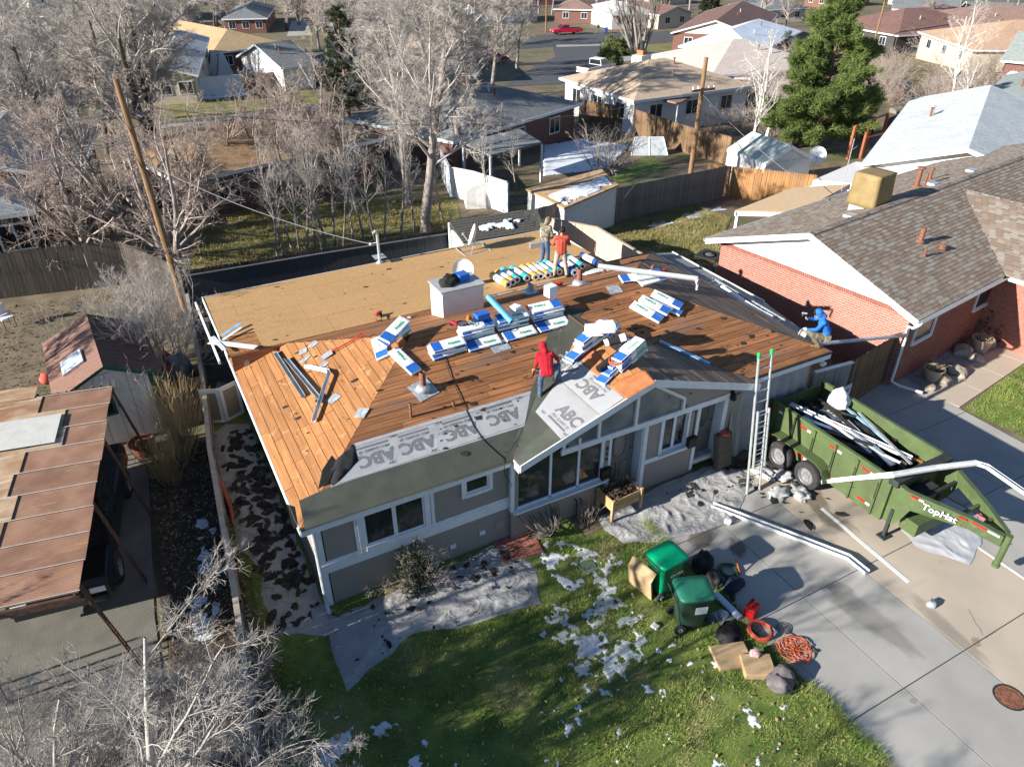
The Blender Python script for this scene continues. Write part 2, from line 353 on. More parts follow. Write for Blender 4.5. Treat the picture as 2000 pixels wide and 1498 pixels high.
# neighbour's driveway and walk on the right
nd = thing('neighbor_driveway', None, None); nd['kind'] = 'structure'
qx = [14.48, 17.1, 19.55]; qy = [-13,-7.5,-4.6,-1.9,-.9,.6]
for i in range(2):
    for j in range(len(qy)-1):
        x1 = qx[i+1]+(.0 if i == 0 else 0); b = MB(); g = .01
        b.bx((qx[i]+g, qy[j]+g, -.07),(x1-g, qy[j+1]-g, .012)); tag(b.build('slab', m_conc, nd), kind='structure')
e8 = Matrix.Rotation(R(8.5), 4, 'Z')
for k in range(8):
    p = Vector((19.6,-1.66,0)) + (e8 @ Vector((k*1.5,0,0))); b = MB(); b.bx((.01,.01,-.06),(1.49,1.05,.014))
    tag(b.build('slab', m_tanconc, nd, M=Matrix.Translation(p) @ e8), kind='structure')
sheet('gravel_bed', [(19.3,.62),(19.6,-.6),(25.6,.3),(33,1.5),(33,3),(20,1.4)], mat('gravel', (.22,.21,.2), .95, .5, 60, .9, 60, c2=(.42,.41,.4), detail=2), .006)
# gravel stones as real pebbles
def pebbles():
    rg = np.random.default_rng(5); n = 2600; V = []; Q = []
    base = np.array([(1,0,0),(0,1,0),(-1,0,0),(0,-1,0),(0,0,.7),(0,0,-.5)])
    fs = np.array([(0,1,4),(1,2,4),(2,3,4),(3,0,4)])
    t = rg.random(n)*12; w = rg.random(n); x = 19.45+t*.989+.1; y = -.55+t*.15+w*(1.25+t*.02)
    s = rg.uniform(.018,.045, n); a = rg.random(n)*6.28
    P = np.empty((n,6,3))
    for k in range(6):
        bx, by, bz = base[k]; P[:,k,0] = x+s*(bx*np.cos(a)-by*np.sin(a)*.7); P[:,k,1] = y+s*(bx*np.sin(a)+by*np.cos(a)*.7); P[:,k,2] = .012+s*bz*.8
    F = (fs[None]+np.arange(n)[:,None,None]*6).reshape(-1,3)
    o = npmesh('gravel_stones', P.reshape(-1,3), F, mat('pebble', (.34,.33,.32), .9, .45, 9, c2=(.16,.155,.15)), tri=True)
    tag(o, 'loose grey gravel stones in the bed along the brick house', 'gravel', kind='stuff')
pebbles()
def rock(name, label, p, s, seed, cat='boulder', group=None, m=None):
    rg = random.Random(seed); bm = bmesh.new(); bmesh.ops.create_icosphere(bm, subdivisions=2, radius=1)
    for v in bm.verts:
        d = mnoise.noise(v.co*1.3+Vector((seed,0,0)))*.45+1; v.co = Vector((v.co.x*s[0], v.co.y*s[1], max(v.co.z,-.35)*s[2]))*d
    me = bpy.data.meshes.new(name); bm.to_mesh(me); bm.free(); me.materials.append(m or mat('boulder_stone', (.3,.25,.2), .9, .35, 5, .5, 14, rand=.2))
    o = bpy.data.objects.new(name, me); col.objects.link(o); o.location = (p[0], p[1], p[2]+s[2]*.3); o.rotation_euler[2] = rg.random()*6
    return tag(o, label, cat, group)
for i, (px, py, s, lb) in enumerate([(1808,700,.34,'tan boulder on the gravel nearest the downspout'),(1835,742,.42,'flat dark boulder in gravel beside the lower flower pot'),(1880,690,.45,'broad grey boulder under the brick house window'),(1905,703,.3,'round tan boulder between the two flower pots'),(1960,660,.5,'pale boulder at far end of gravel bed'),(1868,728,.4,'long low boulder behind the lower flower pot'),(1815,760,.24,'small pale rock by the downspout outlet'),(1930,672,.36,'brown boulder beside the upper flower pot')]):
    rock('boulder', lb, G(px, py), (s, s*.75, s*.55), i+3, group='boulders in the gravel bed')
# =====================================================================  MAIN HOUSE
m_wood = mat('roof_board', (.37,.165,.068), .85, .2, 3.0, .3, 30, stretch=(.35,6,6), rand=.26, c2=(.20,.08,.032), thr=(.3,.7)); layer(m_wood, (.07,.03,.016), 1.6, .6, .75, stretch=(1,3,1), fac=.55, off=2); layer(m_wood, (.03,.018,.012), 11, .69, .73, off=5); layer(m_wood, (.5,.29,.12), 2.2, .6, .75, stretch=(.6,5,1), fac=.5, off=8); layer(m_wood, (.16,.11,.08), .9, .54, .68, stretch=(.5,2,1), fac=.6, off=21); layer(m_wood, (.025,.018,.014), 3.2, .71, .75, stretch=(1,2.5,1), off=31)
m_wood_sun = mat('pale_sunlit_board', (.43,.20,.075), .85, .15, 3.0, .2, 30, stretch=(6,.35,6), rand=.16, c2=(.30,.13,.048), thr=(.3,.7)); layer(m_wood_sun, (.03,.018,.012), 11, .68, .72, off=5); layer(m_wood_sun, (.5,.3,.14), 4, .6, .7, off=15, fac=.6); layer(m_wood_sun, (.3,.13,.05), 2.0, .58, .75, fac=.5, off=3)  # fewer stains, and sunlight on the left slopes brightened into the colour
m_wood_shade = mat('shade_toned_board', (.25,.17,.115), .9, .2, 3.0, .25, 30, stretch=(6,.35,6), rand=.25, c2=(.15,.11,.085)); layer(m_wood_shade, (.03,.02,.015), 11, .68, .73, off=5)  # shade on the slopes facing away from the sun is mixed into this colour
m_osb = mat('strand_board', (.52,.315,.135), .85, .2, 26, .2, 40, c2=(.36,.20,.078), rand=.06, stretch=(1,2.2,1), detail=3); layer(m_osb, (.68,.47,.25), 34, .58, .66, stretch=(2.4,1,1), off=4); layer(m_osb, (.26,.15,.07), 1.1, .58, .8, fac=.5, off=7, stretch=(1,3,1))
m_dark = mat('black_felt', (.02,.02,.022), .9, .3)
m_white = mat('white_trim', (.68,.69,.70), .55, .05, 5); layer(m_white, (.4,.4,.4), 2.0, .66, .8, fac=.4)
m_taupe = striped('taupe_siding', (.27,.235,.205), (.235,.205,.18), 7.5, 2, .9, .7)
m_glass = glassy('window_glass')
m_olive = mat('ice_shield', (.155,.165,.135), .75, .12, 2, .15, 60)
H = thing('roofed_house', 'taupe ranch house with bare plank roof and white gable front', 'house')
# walls
b = MB()
b.bx((0,0,-.1),(4.62,.15,2.6)); b.bx((0,0,-.1),(.15,10.7,2.55)); b.bx((0,10.55,-.1),(11.7,10.7,2.75)); b.bx((14.15,0,-.1),(14.3,7.6,2.6)); b.bx((11.55,7.6,-.1),(11.7,10.7,2.75)); b.bx((11.7,7.45,-.1),(14.3,7.6,2.6)); b.bx((4.55,.35,-.1),(14.15,.5,2.55))
# low slope addition gable triangle on the left
b.slab([(.0,6.3,2.5),(.0,10.7,2.5),(.0,10.7,2.88),(.0,6.45,3.1)], (.12,0,0))
b.build('wall', m_taupe, H)
def PYb(x, y, Y=0.0): return PY(x, y, Y)
# white band
b = MB(); b.bx((-.01,-.025,.97),(4.58,.0,1.31)); b.build('band_board', m_white, H)
b = MB(); b.bx((-.01,-.04,1.19),(4.58,-.024,1.24)); b.build('band_ledge', m_white, H)
# corner boards
b = MB(); b.bx((-.03,-.03,-.05),(.12,0,2.6)); b.bx((-.03,-.03,-.05),(.0,.12,2.6)); b.build('corner_board', m_white, H)
b = MB(); b.tube([(-.07,-.1,2.45),(-.05,-.09,2.2),(-.05,-.09,.15),(-.05,-.3,.05)], .04, 8); b.build('downspout', mat('galvanized_white', (.6,.62,.65), .4, .1, metal=.2), H)
def win(parent, x0, x1, z0, z1, y, depth=.09, mull=(), cas=.1, name='window', sill=True):
    """window seen from -y: casing proud of wall, panes set back"""
    w = thing(name, None, None); w.parent = parent
    b = MB(); c = cas
    b.bx((x0-c,y-.045,z0-c),(x0,y+.02,z1+c)); b.bx((x1,y-.045,z0-c),(x1+c,y+.02,z1+c)); b.bx((x0,y-.045,z1),(x1,y+.02,z1+c)); b.bx((x0,y-.06,z0-c),(x1,y+.02,z0))
    b.build('casing', m_white, w)
    b = MB(); f = .045; xs = [x0]+list(mull)+[x1]
    for i in range(len(xs)-1):
        a, e = xs[i], xs[i+1]
        b.bx((a,y-.02,z0),(a+f,y+.035,z1)); b.bx((e-f,y-.02,z0),(e,y+.035,z1)); b.bx((a+f,y-.02,z0),(e-f,y+.035,z0+f)); b.bx((a+f,y-.02,z1-f),(e-f,y+.035,z1))
    b.build('frame', m_white, w)
    for i in range(len(xs)-1):
        b = MB(); b.bx((xs[i]+f,y+.005,z0+f),(xs[i+1]-f,y+.02,z1-f)); b.build('pane', m_glass, w)
    return w
# bedroom window with white panel frame, small bath window
win(H, 1.02, 2.42, 1.36, 2.36, -.012, mull=(1.72,), cas=.13)
for xa, xb in ((.82,.89),(2.58,2.66)): b = MB(); b.bx((xa,-.02,1.31),(xb,.0,2.6)); b.build('trim_strip', m_white, H)
win(H, 3.42, 4.02, 1.85, 2.25, -.012, cas=.09)
b = MB(); b.bx((-.02,-.012,2.42),(4.55,0,2.6)); b.build('frieze_board', m_white, H)
# vents and pipe on lower wall
b = MB(); b.bx((2.98,-.03,.33),(3.13,0,.45)); b.build('vent_cover', m_white, H)
b = MB(); b.bx((3.75,-.03,.42),(3.9,0,.54)); b.build('vent_cover', m_white, H)
b = MB(); b.bx((4.18,-.02,.4),(4.42,0,.66)); b.build('hose_box', mat('beige_plastic', (.3,.27,.23), .6), H)
win(H, 5.7, 6.3, .04, .26, .338, cas=.04)

# ---- gable wall, standing slightly proud
YG = -.12
def W(x, y): p = PY(x, y, YG); return p.x, p.z
b = MB()
def wb(x0, x1, z0, z1, y0=YG, y1=.4): b.bx((x0,y0,z0),(x1,y1,z1))
# openings: picture window 4.85-7.0, door 7.35-8.3, window 8.85-9.75, door 10.0-10.75 ; wall pieces between
wb(4.55,7.22,-.1,.92); wb(4.55,4.75,.92,2.5); wb(7.05,7.22,.92,2.2); wb(8.38,9.0,-.1,2.12); wb(9.0,10.05,-.1,1.02); wb(10.05,10.2,-.1,2.12); wb(11.05,11.62,-.1,2.2)
b.build('wall', m_taupe, H)
zr = lambda x: GZ-.333*abs(x-GX)-.16
b = MB()
def gpoly(m, pts, y0=YG, y1=YG+.1): m.slab([(x,y0,z) for x, z in pts], (0,y1-y0,0))
gpoly(b, [(11.62,2.12),(9.7,2.12),(9.7,2.35),(8.6,3.35),(8.6,zr(8.6)),(11.62,zr(11.62))])
b.build('gable_panel', m_taupe, H); b = MB(); gpoly(b, [(4.55,2.3),(5.05,2.3),(6.0,2.6),(6.0,zr(6.0)),(4.55,zr(4.55))], YG+.004, YG+.09)
b.build('gable_panel', m_taupe, H)
b = MB(); gpoly(b, [(4.6,2.1),(11.58,2.1),(11.58,zr(11.58)-.02),(GX,zr(GX)-.02),(4.6,zr(4.6)-.02)], YG+.12, YG+.16); b.build('gable_backing', m_taupe, H)
b = MB()  # white frame work of the gable front
def trim(pts, w=.09, y=YG-.03, d=.1):
    for i in range(len(pts)-1):
        p, q = Vector((pts[i][0],0,pts[i][1])), Vector((pts[i+1][0],0,pts[i+1][1])); t = (q-p).normalized(); n = Vector((-t.z,0,t.x))*w/2
        b.slab([(v.x,y-.0007*len(b.f)/6,v.z) for v in (p-n,q-n,q+n,p+n)], (0,d,0))
trim([(4.6,.86),(7.25,.86)], .13); trim([(4.58,.9),(4.58,2.5)], .1); trim([(7.12,.9),(7.12,2.2)], .12); trim([(5.9,2.2),(11.0,2.2)], .16)
trim([(7.3,2.12),(7.3,.25)], .1); trim([(8.42,2.12),(8.42,.05)], .12); trim([(8.95,2.12),(8.95,1.0)], .1); trim([(8.42,.95),(10.12,.95)], .14); trim([(9.82,2.12),(9.82,1.0)], .09); trim([(10.12,2.12),(10.12,.1)], .1); trim([(11.05,2.3),(11.05,.1)], .14)
trim([(7.3,.3),(8.42,.3)], .1); trim([(10.12,.3),(11.1,.3)], .1); trim([(8.05,2.28),(8.05,zr(8.05))], .09); trim([(6.95,2.28),(6.95,zr(6.95))], .08); trim([(5.95,2.28),(6.05,zr(6.05)-.05)], .07)
trim([(8.12,zr(8.12)-.1),(9.55,2.62),(9.55,2.28)], .08); trim([(5.4,zr(5.4)-.06),(8.05,zr(8.05)-.04)], .09)
b.build('gable_trim', m_white, H)
# gable glass
gw = thing('window', None, None); gw.parent = H
def pane(pts, y=YG+.03): q = MB(); q.slab([(x,y,z) for x, z in pts], (0,.02,0)); q.build('pane', m_glass2, gw)
m_glass2 = glassy('pale_window_glass', (.16,.17,.17), .12)
pane([(6.0,2.28),(6.91,2.28),(6.91,zr(6.91)-.05),(6.1,zr(6.1)-.1)]); pane([(6.99,2.28),(8.0,2.28),(8.0,zr(8.0)-.06),(6.99,zr(6.99)-.06)]); pane([(8.1,2.28),(9.5,2.28),(9.5,2.6),(8.1,3.58)])
b = MB(); b.slab([(6.0,.3,2.05),(9.6,.3,2.05),(9.6,.3,2.6),(8.05,.3,3.55),(6.6,.3,3.1),(6.0,.3,2.6)],(0,.03,0)); b.build('curtain', mat('pale_curtain', (.35,.34,.32), .9), gw)
pw = thing('picture_window', None, None); pw.parent = H
b = MB()
for x in (5.62,6.42): b.bx((x-.03,YG-.02,.95),(x+.03,YG+.06,2.45))
b.bx((4.7,YG-.02,.93),(7.06,YG+.06,.99)); b.build('frame', m_white, pw)
for x0, x1, za, zb in ((4.7,5.59,2.25,2.45),(5.65,6.39,2.5,2.2),(6.45,7.06,2.2,2.2)):
    b = MB(); b.slab([(x0,YG+.02,.99),(x1,YG+.02,.99),(x1,YG+.02,zb),(x0,YG+.02,za)], (0,.02,0)); b.build('pane', m_glass, pw)
b = MB(); b.bx((4.6,YG-.16,.9),(7.2,YG-.02,.945)); b.build('sill', m_white, pw)
# doors
m_door = mat('taupe_door', (.17,.155,.14), .5, .06)
def door(x0, x1, z0, z1):
    d = thing('door', None, None); d.parent = H
    yb = YG+.3
    b = MB(); b.bx((x0,yb,z0),(x1,yb+.05,z1)); b.build('door_leaf', m_door, d)
    cx = (x0+x1)/2; cz = z0+1.25
    ring = [(cx+.2*math.cos(t*math.pi/10), yb-.01, cz+.42*math.sin(t*math.pi/10)) for t in range(20)]
    b = MB(); b.tube(ring, .025, 6, closed=True); b.build('oval_moulding', m_door, d)
    b = MB(); b.slab([(cx+.19*math.cos(t*math.pi/10), yb-.012, cz+.41*math.sin(t*math.pi/10)) for t in range(20)], (0,.01,0)); fixn(b.build('oval_pane', glassy('leaded_glass', (.1,.11,.1), .15), d))
    for s in (-1, 1):
        b = MB(); b.tube([(cx+s*.19-.13,yb-.008,z0+.2),(cx+s*.19+.13,yb-.008,z0+.2),(cx+s*.19+.13,yb-.008,z0+.66),(cx+s*.19-.13,yb-.008,z0+.66)], .014, 5, closed=True); b.build('door_panel', m_door, d)
    b = MB(); b.lathe([(.02,0),(.035,.02),(.03,.06),(.0,.075)], 10, (x1-.09,yb,z0+1.0), Matrix.Rotation(R(90),3,'X')); b.build('knob', mat('brass', (.35,.27,.12), .3, metal=1.0), d)
    b = MB(); b.bx((x0-.06,YG-.05,z0-.06),(x1+.06,yb,z0)); b.build('threshold', mat('threshold_stone', (.38,.37,.34), .8, .25, 12), d)
    b = MB(); b.bx((x0-.07,YG+.0,z0),(x0-.005,yb+.06,z1)); b.bx((x1+.005,YG+.0,z0),(x1+.07,yb+.06,z1)); b.build('jamb', m_white, d)
door(7.4,8.32,.32,2.18); door(10.22,11.0,.32,2.18)
win(H, 9.0, 9.8, 1.05, 2.1, YG+.06, mull=(9.4,), cas=.02)
b = MB(); b.bx((8.9,YG-.12,1.0),(9.85,YG+.04,1.045)); b.build('sill', m_white, H)
# house number strip, mail boxes, lamp
b = MB(); b.bx((7.16,YG-.045,1.25),(7.28,YG-.034,2.1)); b.build('number_board', m_taupe, H)
b = MB(); b.bx((9.86,YG-.05,1.3),(9.96,YG-.034,2.1)); b.build('number_board', m_taupe, H)
for k, ch in enumerate('809'):
    text_mesh('house_number', ch, .17, mat('black_metal', (.012,.012,.013), .4), H, Matrix.Translation((7.22,YG-.055,1.88-k*.17)) @ Matrix.Rotation(R(90),4,'X'), .006)
for x in (7.16, 9.92):
    mbx = thing('mailbox', None, None); mbx.parent = H
    b = MB(); b.bx((x-.12,YG-.17,1.0),(x+.16,YG-.052,1.28)); bevel(b.build('mailbox_body', MATS['black_metal'], mbx), .012)
    b = MB(); b.bx((x-.13,YG-.19,1.285),(x+.17,YG-.05,1.31)); b.build('lid', MATS['black_metal'], mbx)
b = MB(); b.lathe([(.04,0),(.07,-.04),(.085,-.16),(.05,-.2)], 12, (11.2,YG-.1,2.28)); b.bx((11.17,YG-.1,2.26),(11.23,YG,2.34)); b.build('wall_lamp', MATS['black_metal'], H)
b = MB(); b.lathe([(.03,0),(.06,.03),(.075,.12),(.03,.14)], 10, (4.4,-.18,2.42)); b.build('flood_lamp', mat('lamp_brass', (.5,.33,.15), .4), H)

# ---- roof boards: each one its own piece
bc = [0]
def board(poly, n, th, m, parent, nm='roof_board', jit=.0025):
    """poly on the plane, thickened downwards"""
    n = Vector(n).normalized(); d = rnd.uniform(-jit, jit); b = MB()
    b.slab([Vector(p)+n*d for p in poly], -n*th); o = b.build(nm, m, parent)
    me = o.data
    if me.polygons[0].normal.dot(n) > 0: me.flip_normals()
    return o
def rp_front(x, y, o=0): return Vector((x, y, EZ+SL*(y+.3)+o))
def rp_left(x, y, o=0): return Vector((x, y, EZ+SL*(x+.3)+o))
def rp_right(x, y, o=0): return Vector((x, y, EZ+SL*(14.6-x)+o))
def rp_back(x, y, o=0): return Vector((x, y, 4.06-SL*(y-3.8)+o))
def rp_osb(x, y, o=0): return Vector((x, y, OSZ-OSS*(y-OSY)+o))
def rp_gl(x, y, o=0): return Vector((x, y, GZ-SL*(GX-x)+o))
def rp_gr(x, y, o=0): return Vector((x, y, GZ-SL*(x-GX)+o))
RF = thing('roof', None, None); RF.parent = H
# black sheet right beneath the boards, its colour standing in for shade in the gaps
b = MB()
for pts, fn in (([(-.3,-.3),(4.5,-.3),(8.05,3.25),(8.05,3.8),(3.8,3.8)], rp_front), ([(11.6,-.3),(14.6,-.3),(10.5,3.8),(8.05,3.8),(8.05,3.25)], rp_front), ([(-.3,-.3),(3.8,3.8),(-.3,7.9)], rp_left), ([(14.6,-.3),(14.6,7.9),(10.5,3.8)], rp_right), ([(3.8,3.8),(10.5,3.8),(14.6,7.9),(-.3,7.9)], rp_back), ([(4.5,-.65),(GX,-.65),(GX,3.25),(4.5,-.3)], rp_gl), ([(11.6,-.65),(GX,-.65),(GX,3.25),(11.6,-.3)], rp_gr), ([(-.35,6.45),(12,6.45),(12,11),(-.35,11)], rp_osb)):
    b.slab([fn(x, y, -.03) for x, y in pts], (0,0,-.03))
fixn(b.build('roof_deck', m_dark, RF))
def rows(lo, hi, w):
    n = max(1, round((hi-lo)/w)); return [(lo+(hi-lo)*i/n, lo+(hi-lo)*(i+1)/n) for i in range(n)]
def cuts(a, c, L):
    out = [a]; x = a+rnd.uniform(.3, 1)*L
    while x < c-.6: out.append(x); x += rnd.uniform(.7, 1.2)*L
    return out+[c]
g = .006
for y0, y1 in rows(-.3, 3.8, .185):
    runs = [(y0, y1, 4.8+y0, 4.8+y1), (11.3-y0, 11.3-y1, 14.3-y0, 14.3-y1)] if y1 < 3.25 else [(y0, y1, 14.3-y0, 14.3-y1)]
    for X0, X0b, X1, X1b in runs:
      cs = cuts(max(X0, X0b), min(X1, X1b), 3.6); cs[0] = X0; cs[-1] = X1
      for i in range(len(cs)-1):
        a, c = cs[i]+g, cs[i+1]-g
        a1 = X0b+g if i == 0 else a; c1 = X1b-g if i == len(cs)-2 else c
        if c1-a1 < .05: continue
        board([rp_front(a,y0+g), rp_front(c,y0+g), rp_front(c1,y1-g), rp_front(a1,y1-g)], (0,-SL,1), .02, m_wood, RF)
for x0, x1 in rows(-.3, 3.8, .2):
    Y0, Y1 = x0, 7.6-x0; cs = cuts(Y0, Y1, 3.2)
    for i in range(len(cs)-1):
        a, c = cs[i]+g, cs[i+1]-g; a1 = x1+g if i == 0 else a; c1 = 7.6-x1-g if i == len(cs)-2 else c
        if c1-a1 < .05: continue
        board([rp_left(x0+g,a), rp_left(x1-g,a1), rp_left(x1-g,c1), rp_left(x0+g,c)], (-SL,0,1), .02, m_wood_sun, RF)
for x0, x1 in rows(10.5, 14.6, .19):
    Y0, Y1 = 14.3-x1, x1-6.7; cs = cuts(Y0, Y1, 3.4)
    for i in range(len(cs)-1):
        a, c = cs[i]+g, cs[i+1]-g; a1 = 14.3-x0+g if i == 0 else a; c1 = x0-6.7-g if i == len(cs)-2 else c
        if c1-a1 < .05: continue
        board([rp_right(x0+g,a1), rp_right(x1-g,a), rp_right(x1-g,c), rp_right(x0+g,c1)], (SL,0,1), .02, m_wood_shade, RF)
for y0, y1 in rows(3.8, 6.6, .185):
    X0, X1 = 7.6-y0, y0+6.7; cs = cuts(X0, X1, 3.4)
    for i in range(len(cs)-1):
        a, c = cs[i]+g, cs[i+1]-g
        board([rp_back(a,y0+g), rp_back(c,y0+g), rp_back(c,y1-g), rp_back(a,y1-g)], (0,SL,1), .02, m_wood, RF)
for y0, y1 in rows(6.6, 7.9, .185):       # back slope right of the addition
    board([rp_back(12.05,y0+g), rp_back(y0+6.7,y0+g), rp_back(y1+6.7,y1-g), rp_back(12.05,y1-g)], (0,SL,1), .02, m_wood, RF)
for x0, x1 in rows(4.5, GX, .19):
    c0, c1 = x0-4.8, x1-4.8
    board([rp_gl(x0+g,-.65,.004), rp_gl(x1-g,-.65,.004), rp_gl(x1-g,c1,.004), rp_gl(x0+g,c0,.004)], (-SL,0,1), .02, m_wood_sun, RF)
for x0, x1 in rows(GX, 11.6, .19):
    c0, c1 = 11.3-x0, 11.3-x1
    board([rp_gr(x0+g,-.65,.004), rp_gr(x1-g,-.65,.004), rp_gr(x1-g,c1,.004), rp_gr(x0+g,c0,.004)], (SL,0,1), .02, m_wood_shade, RF)
ry = [6.45,7.62,8.84,10.06,11.0]
for j in range(4):
    x = -.35; first = [1.3,2.44,.7,1.9][j]
    if j == 0: x = .55; first = 2.0
    k = 0
    while x < 11.95:
        x2 = min(12.0, x+(first if k == 0 else 2.44)); k += 1
        board([rp_osb(x+.003,ry[j]+.003,.012), rp_osb(x2-.003,ry[j]+.003,.012), rp_osb(x2-.003,ry[j+1]-.003,.012), rp_osb(x+.003,ry[j+1]-.003,.012)], (0,OSS,1), .012, m_osb, RF, 'sheathing_sheet', .0015); x = x2
for k in range(4):                          # bare boards in the notch at the left end
    board([rp_osb(-.35,6.47+k*.28,.005), rp_osb(.545,6.47+k*.28,.005), rp_osb(.545,6.73+k*.28,.005), rp_osb(-.35,6.73+k*.28,.005)], (0,OSS,1), .012, m_wood_sun, RF)
# fascias, black eave strips painted in for the gutter shadow
for xa, xb in ((-.3,4.52),(11.62,14.6)): b = MB(); b.bx((xa,-.325,2.48),(xb,-.3,2.66)); b.build('fascia', m_white, RF)
for xa, xb in ((-.3,4.5),(11.62,14.62)): b = MB(); b.bx((xa,-.36,2.655),(xb,-.29,2.69)); b.build('eave_shadow_strip', m_dark, RF)
b = MB(); b.bx((-.325,-.3,2.5),(-.3,7.9,2.705)); b.build('fascia', m_white, RF)
b = MB(); b.bx((14.6,-.3,2.5),(14.625,7.9,2.69)); b.build('fascia', m_white, RF)
b = MB(); b.slab([(-.38,6.5,3.04),(-.38,11,2.79),(-.38,11,2.975),(-.38,6.5,3.21)], (.025,0,0)); b.build('rake_board', m_white, RF)
b = MB(); b.slab([(-.62,6.55,2.96),(-.62,11,2.75),(-.62,11,2.86),(-.62,6.55,3.06)], (.05,0,0)); b.build('gutter_rail', m_white, RF)
b = MB(); b.bx((-.38,11.0,2.78),(12.02,11.025,2.965)); b.build('fascia', m_white, RF)
b = MB(); b.bx((12.0,6.6,2.8),(12.02,11,3.1)); b.build('rake_board', m_white, RF)
b = MB(); b.bx((-.3,6.42,2.6),(12.0,6.46,3.19)); b.build('step_board', m_wood, RF)
b = MB()
for s, e in ((-1,4.5),(1,11.6)):
    p, q = (GX,GZ), (e,GZ-SL*abs(e-GX)); b.slab([(p[0],-.68,p[1]+.02),(q[0],-.68,q[1]+.02),(q[0],-.68,q[1]-.17),(p[0],-.68,p[1]-.17)], (0,.03,0))
b.bx((4.47,-.65,2.5),(4.5,-.3,2.69)); b.bx((11.6,-.65,2.5),(11.63,-.3,2.69)); fixn(b.build('rake_board', m_white, RF))
b = MB()
for e in (4.5,11.6):
    q = (e,GZ-SL*abs(e-GX)); b.slab([(GX,-.65,GZ-.13),(q[0],-.65,q[1]-.13),(q[0],-.13,q[1]-.13),(GX,-.13,GZ-.13)], (0,0,-.012))
fixn(b.build('soffit', m_white, RF))
b = MB(); b.bx((-.3,-.3,2.5),(4.5,0,2.515)); b.bx((11.6,-.3,2.5),(14.6,0,2.515)); b.bx((-.3,0,2.5),(0,7.6,2.515)); b.build('soffit', m_white, RF)
# ridge planks in dark seams: valley cloth etc. come with the roofing goods
# chimney
CH = thing('chimney', None, None); CH.parent = H
cx, cy = 5.75, 5.3
b = MB(); b.bx((cx-.62,cy-.42,3.2),(cx+.62,cy+.42,4.42)); bevel(b.build('chimney_box', mat('white_painted_metal', (.7,.69,.67), .6, .05, 3), CH), .015)
b = MB(); b.bx((cx-.66,cy-.46,4.423),(cx+.66,cy+.46,4.46)); b.build('cap', mat('cap_metal', (.5,.5,.5), .45, .1, metal=.3), CH)
# =====================================================================  ROOFING GOODS AND ROOF FITTINGS
m_bw = creases(mat('bundle_wrap', (.80,.81,.82), .35, .04, 6, .3, 18), 5, .35, .02); m_blue = mat('label_blue', (.025,.13,.46), .45, .1); m_green = mat('label_green', (.02,.3,.12), .5, .05); m_teal = mat('label_teal', (.01,.22,.19), .45, .08); m_cyan = mat('wrap_cyan', (.08,.3,.48), .4, .1)
def wsheet(name, label, cat, pts, n, m, o=.008, th=.003, parent=None, amp=.0, res=.12, seed=1):
    """thin sheet on a plane; polygon cut into a grid, with slight wrinkles"""
    n = Vector(n).normalized(); p = [Vector(q)+n*o for q in pts]; c = sum(p, Vector())/len(p)
    ax = (p[1]-p[0]).normalized(); ay = n.cross(ax)
    bm = bmesh.new(); vs = [bm.verts.new(((q-c).dot(ax), (q-c).dot(ay), 0)) for q in p]; bm.faces.new(vs)
    xs = [v.co.x for v in bm.verts]; ysv = [v.co.y for v in bm.verts]
    if amp > 0:
        for a0, a1, nv in ((min(xs), max(xs), (1,0,0)), (min(ysv), max(ysv), (0,1,0))):
            k = int((a1-a0)/res)
            for i in range(1, k):
                t = a0+(a1-a0)*i/k; bmesh.ops.bisect_plane(bm, geom=bm.verts[:]+bm.edges[:]+bm.faces[:], plane_co=Vector(nv)*t, plane_no=nv)
        for v in bm.verts: v.co.z = amp*max(0, mnoise.noise(Vector((v.co.x*2.3+seed, v.co.y*5, seed))))
    r = bmesh.ops.solidify(bm, geom=bm.faces[:], thickness=th) if th else None
    me = bpy.data.meshes.new(name); bm.to_mesh(me); bm.free(); me.materials.append(m)
    for q in me.polygons: q.use_smooth = amp > 0
    ob = bpy.data.objects.new(name, me); col.objects.link(ob)
    M = Matrix((ax, ay, n)).transposed().to_4x4(); M.translation = c; ob.matrix_world = M
    if parent is not None: ob.parent = parent; ob.matrix_parent_inverse = parent.matrix_world.inverted()
    return tag(ob, label, cat)
m_und = mat('underlayment', (.68,.69,.70), .6, .05, 3, .12, 9)
m_ink = striped('striped_ink', (.035,.035,.04), (.45,.46,.47), 34, 1, .72); m_ink1 = mat('print_ink', (.05,.05,.055), .7)
# olive self-adhered membrane
is1 = wsheet('ice_shield_membrane', 'olive grey membrane strip along the front eave', 'roof membrane', [FR(x, y) for x, y in ((584,978),(596,1036),(1004,903),(1024,838),(1036,800),(650,948))], NRM['FR'], m_olive, .006, .003)
wsheet('valley_membrane', 'olive grey membrane up the left side of the gable valley', 'roof membrane', [FR(x, y) for x, y in ((1008,897),(1052,790),(1085,690),(1113,640),(1143,607),(1083,597),(1050,735),(1035,765),(1003,868),(985,905))], NRM['FR'], m_olive, .012, .003)
wsheet('valley_membrane', 'lighter olive membrane on the gable side of the valley', 'roof membrane', [rp_gl(x, y, .004) for x, y in ((4.51,-.64),(5.75,-.64),(5.75,-.1),(8.02,2.2),(8.02,3.17),(4.51,-.31))], NRM['GL'], m_olive, .008, .003)
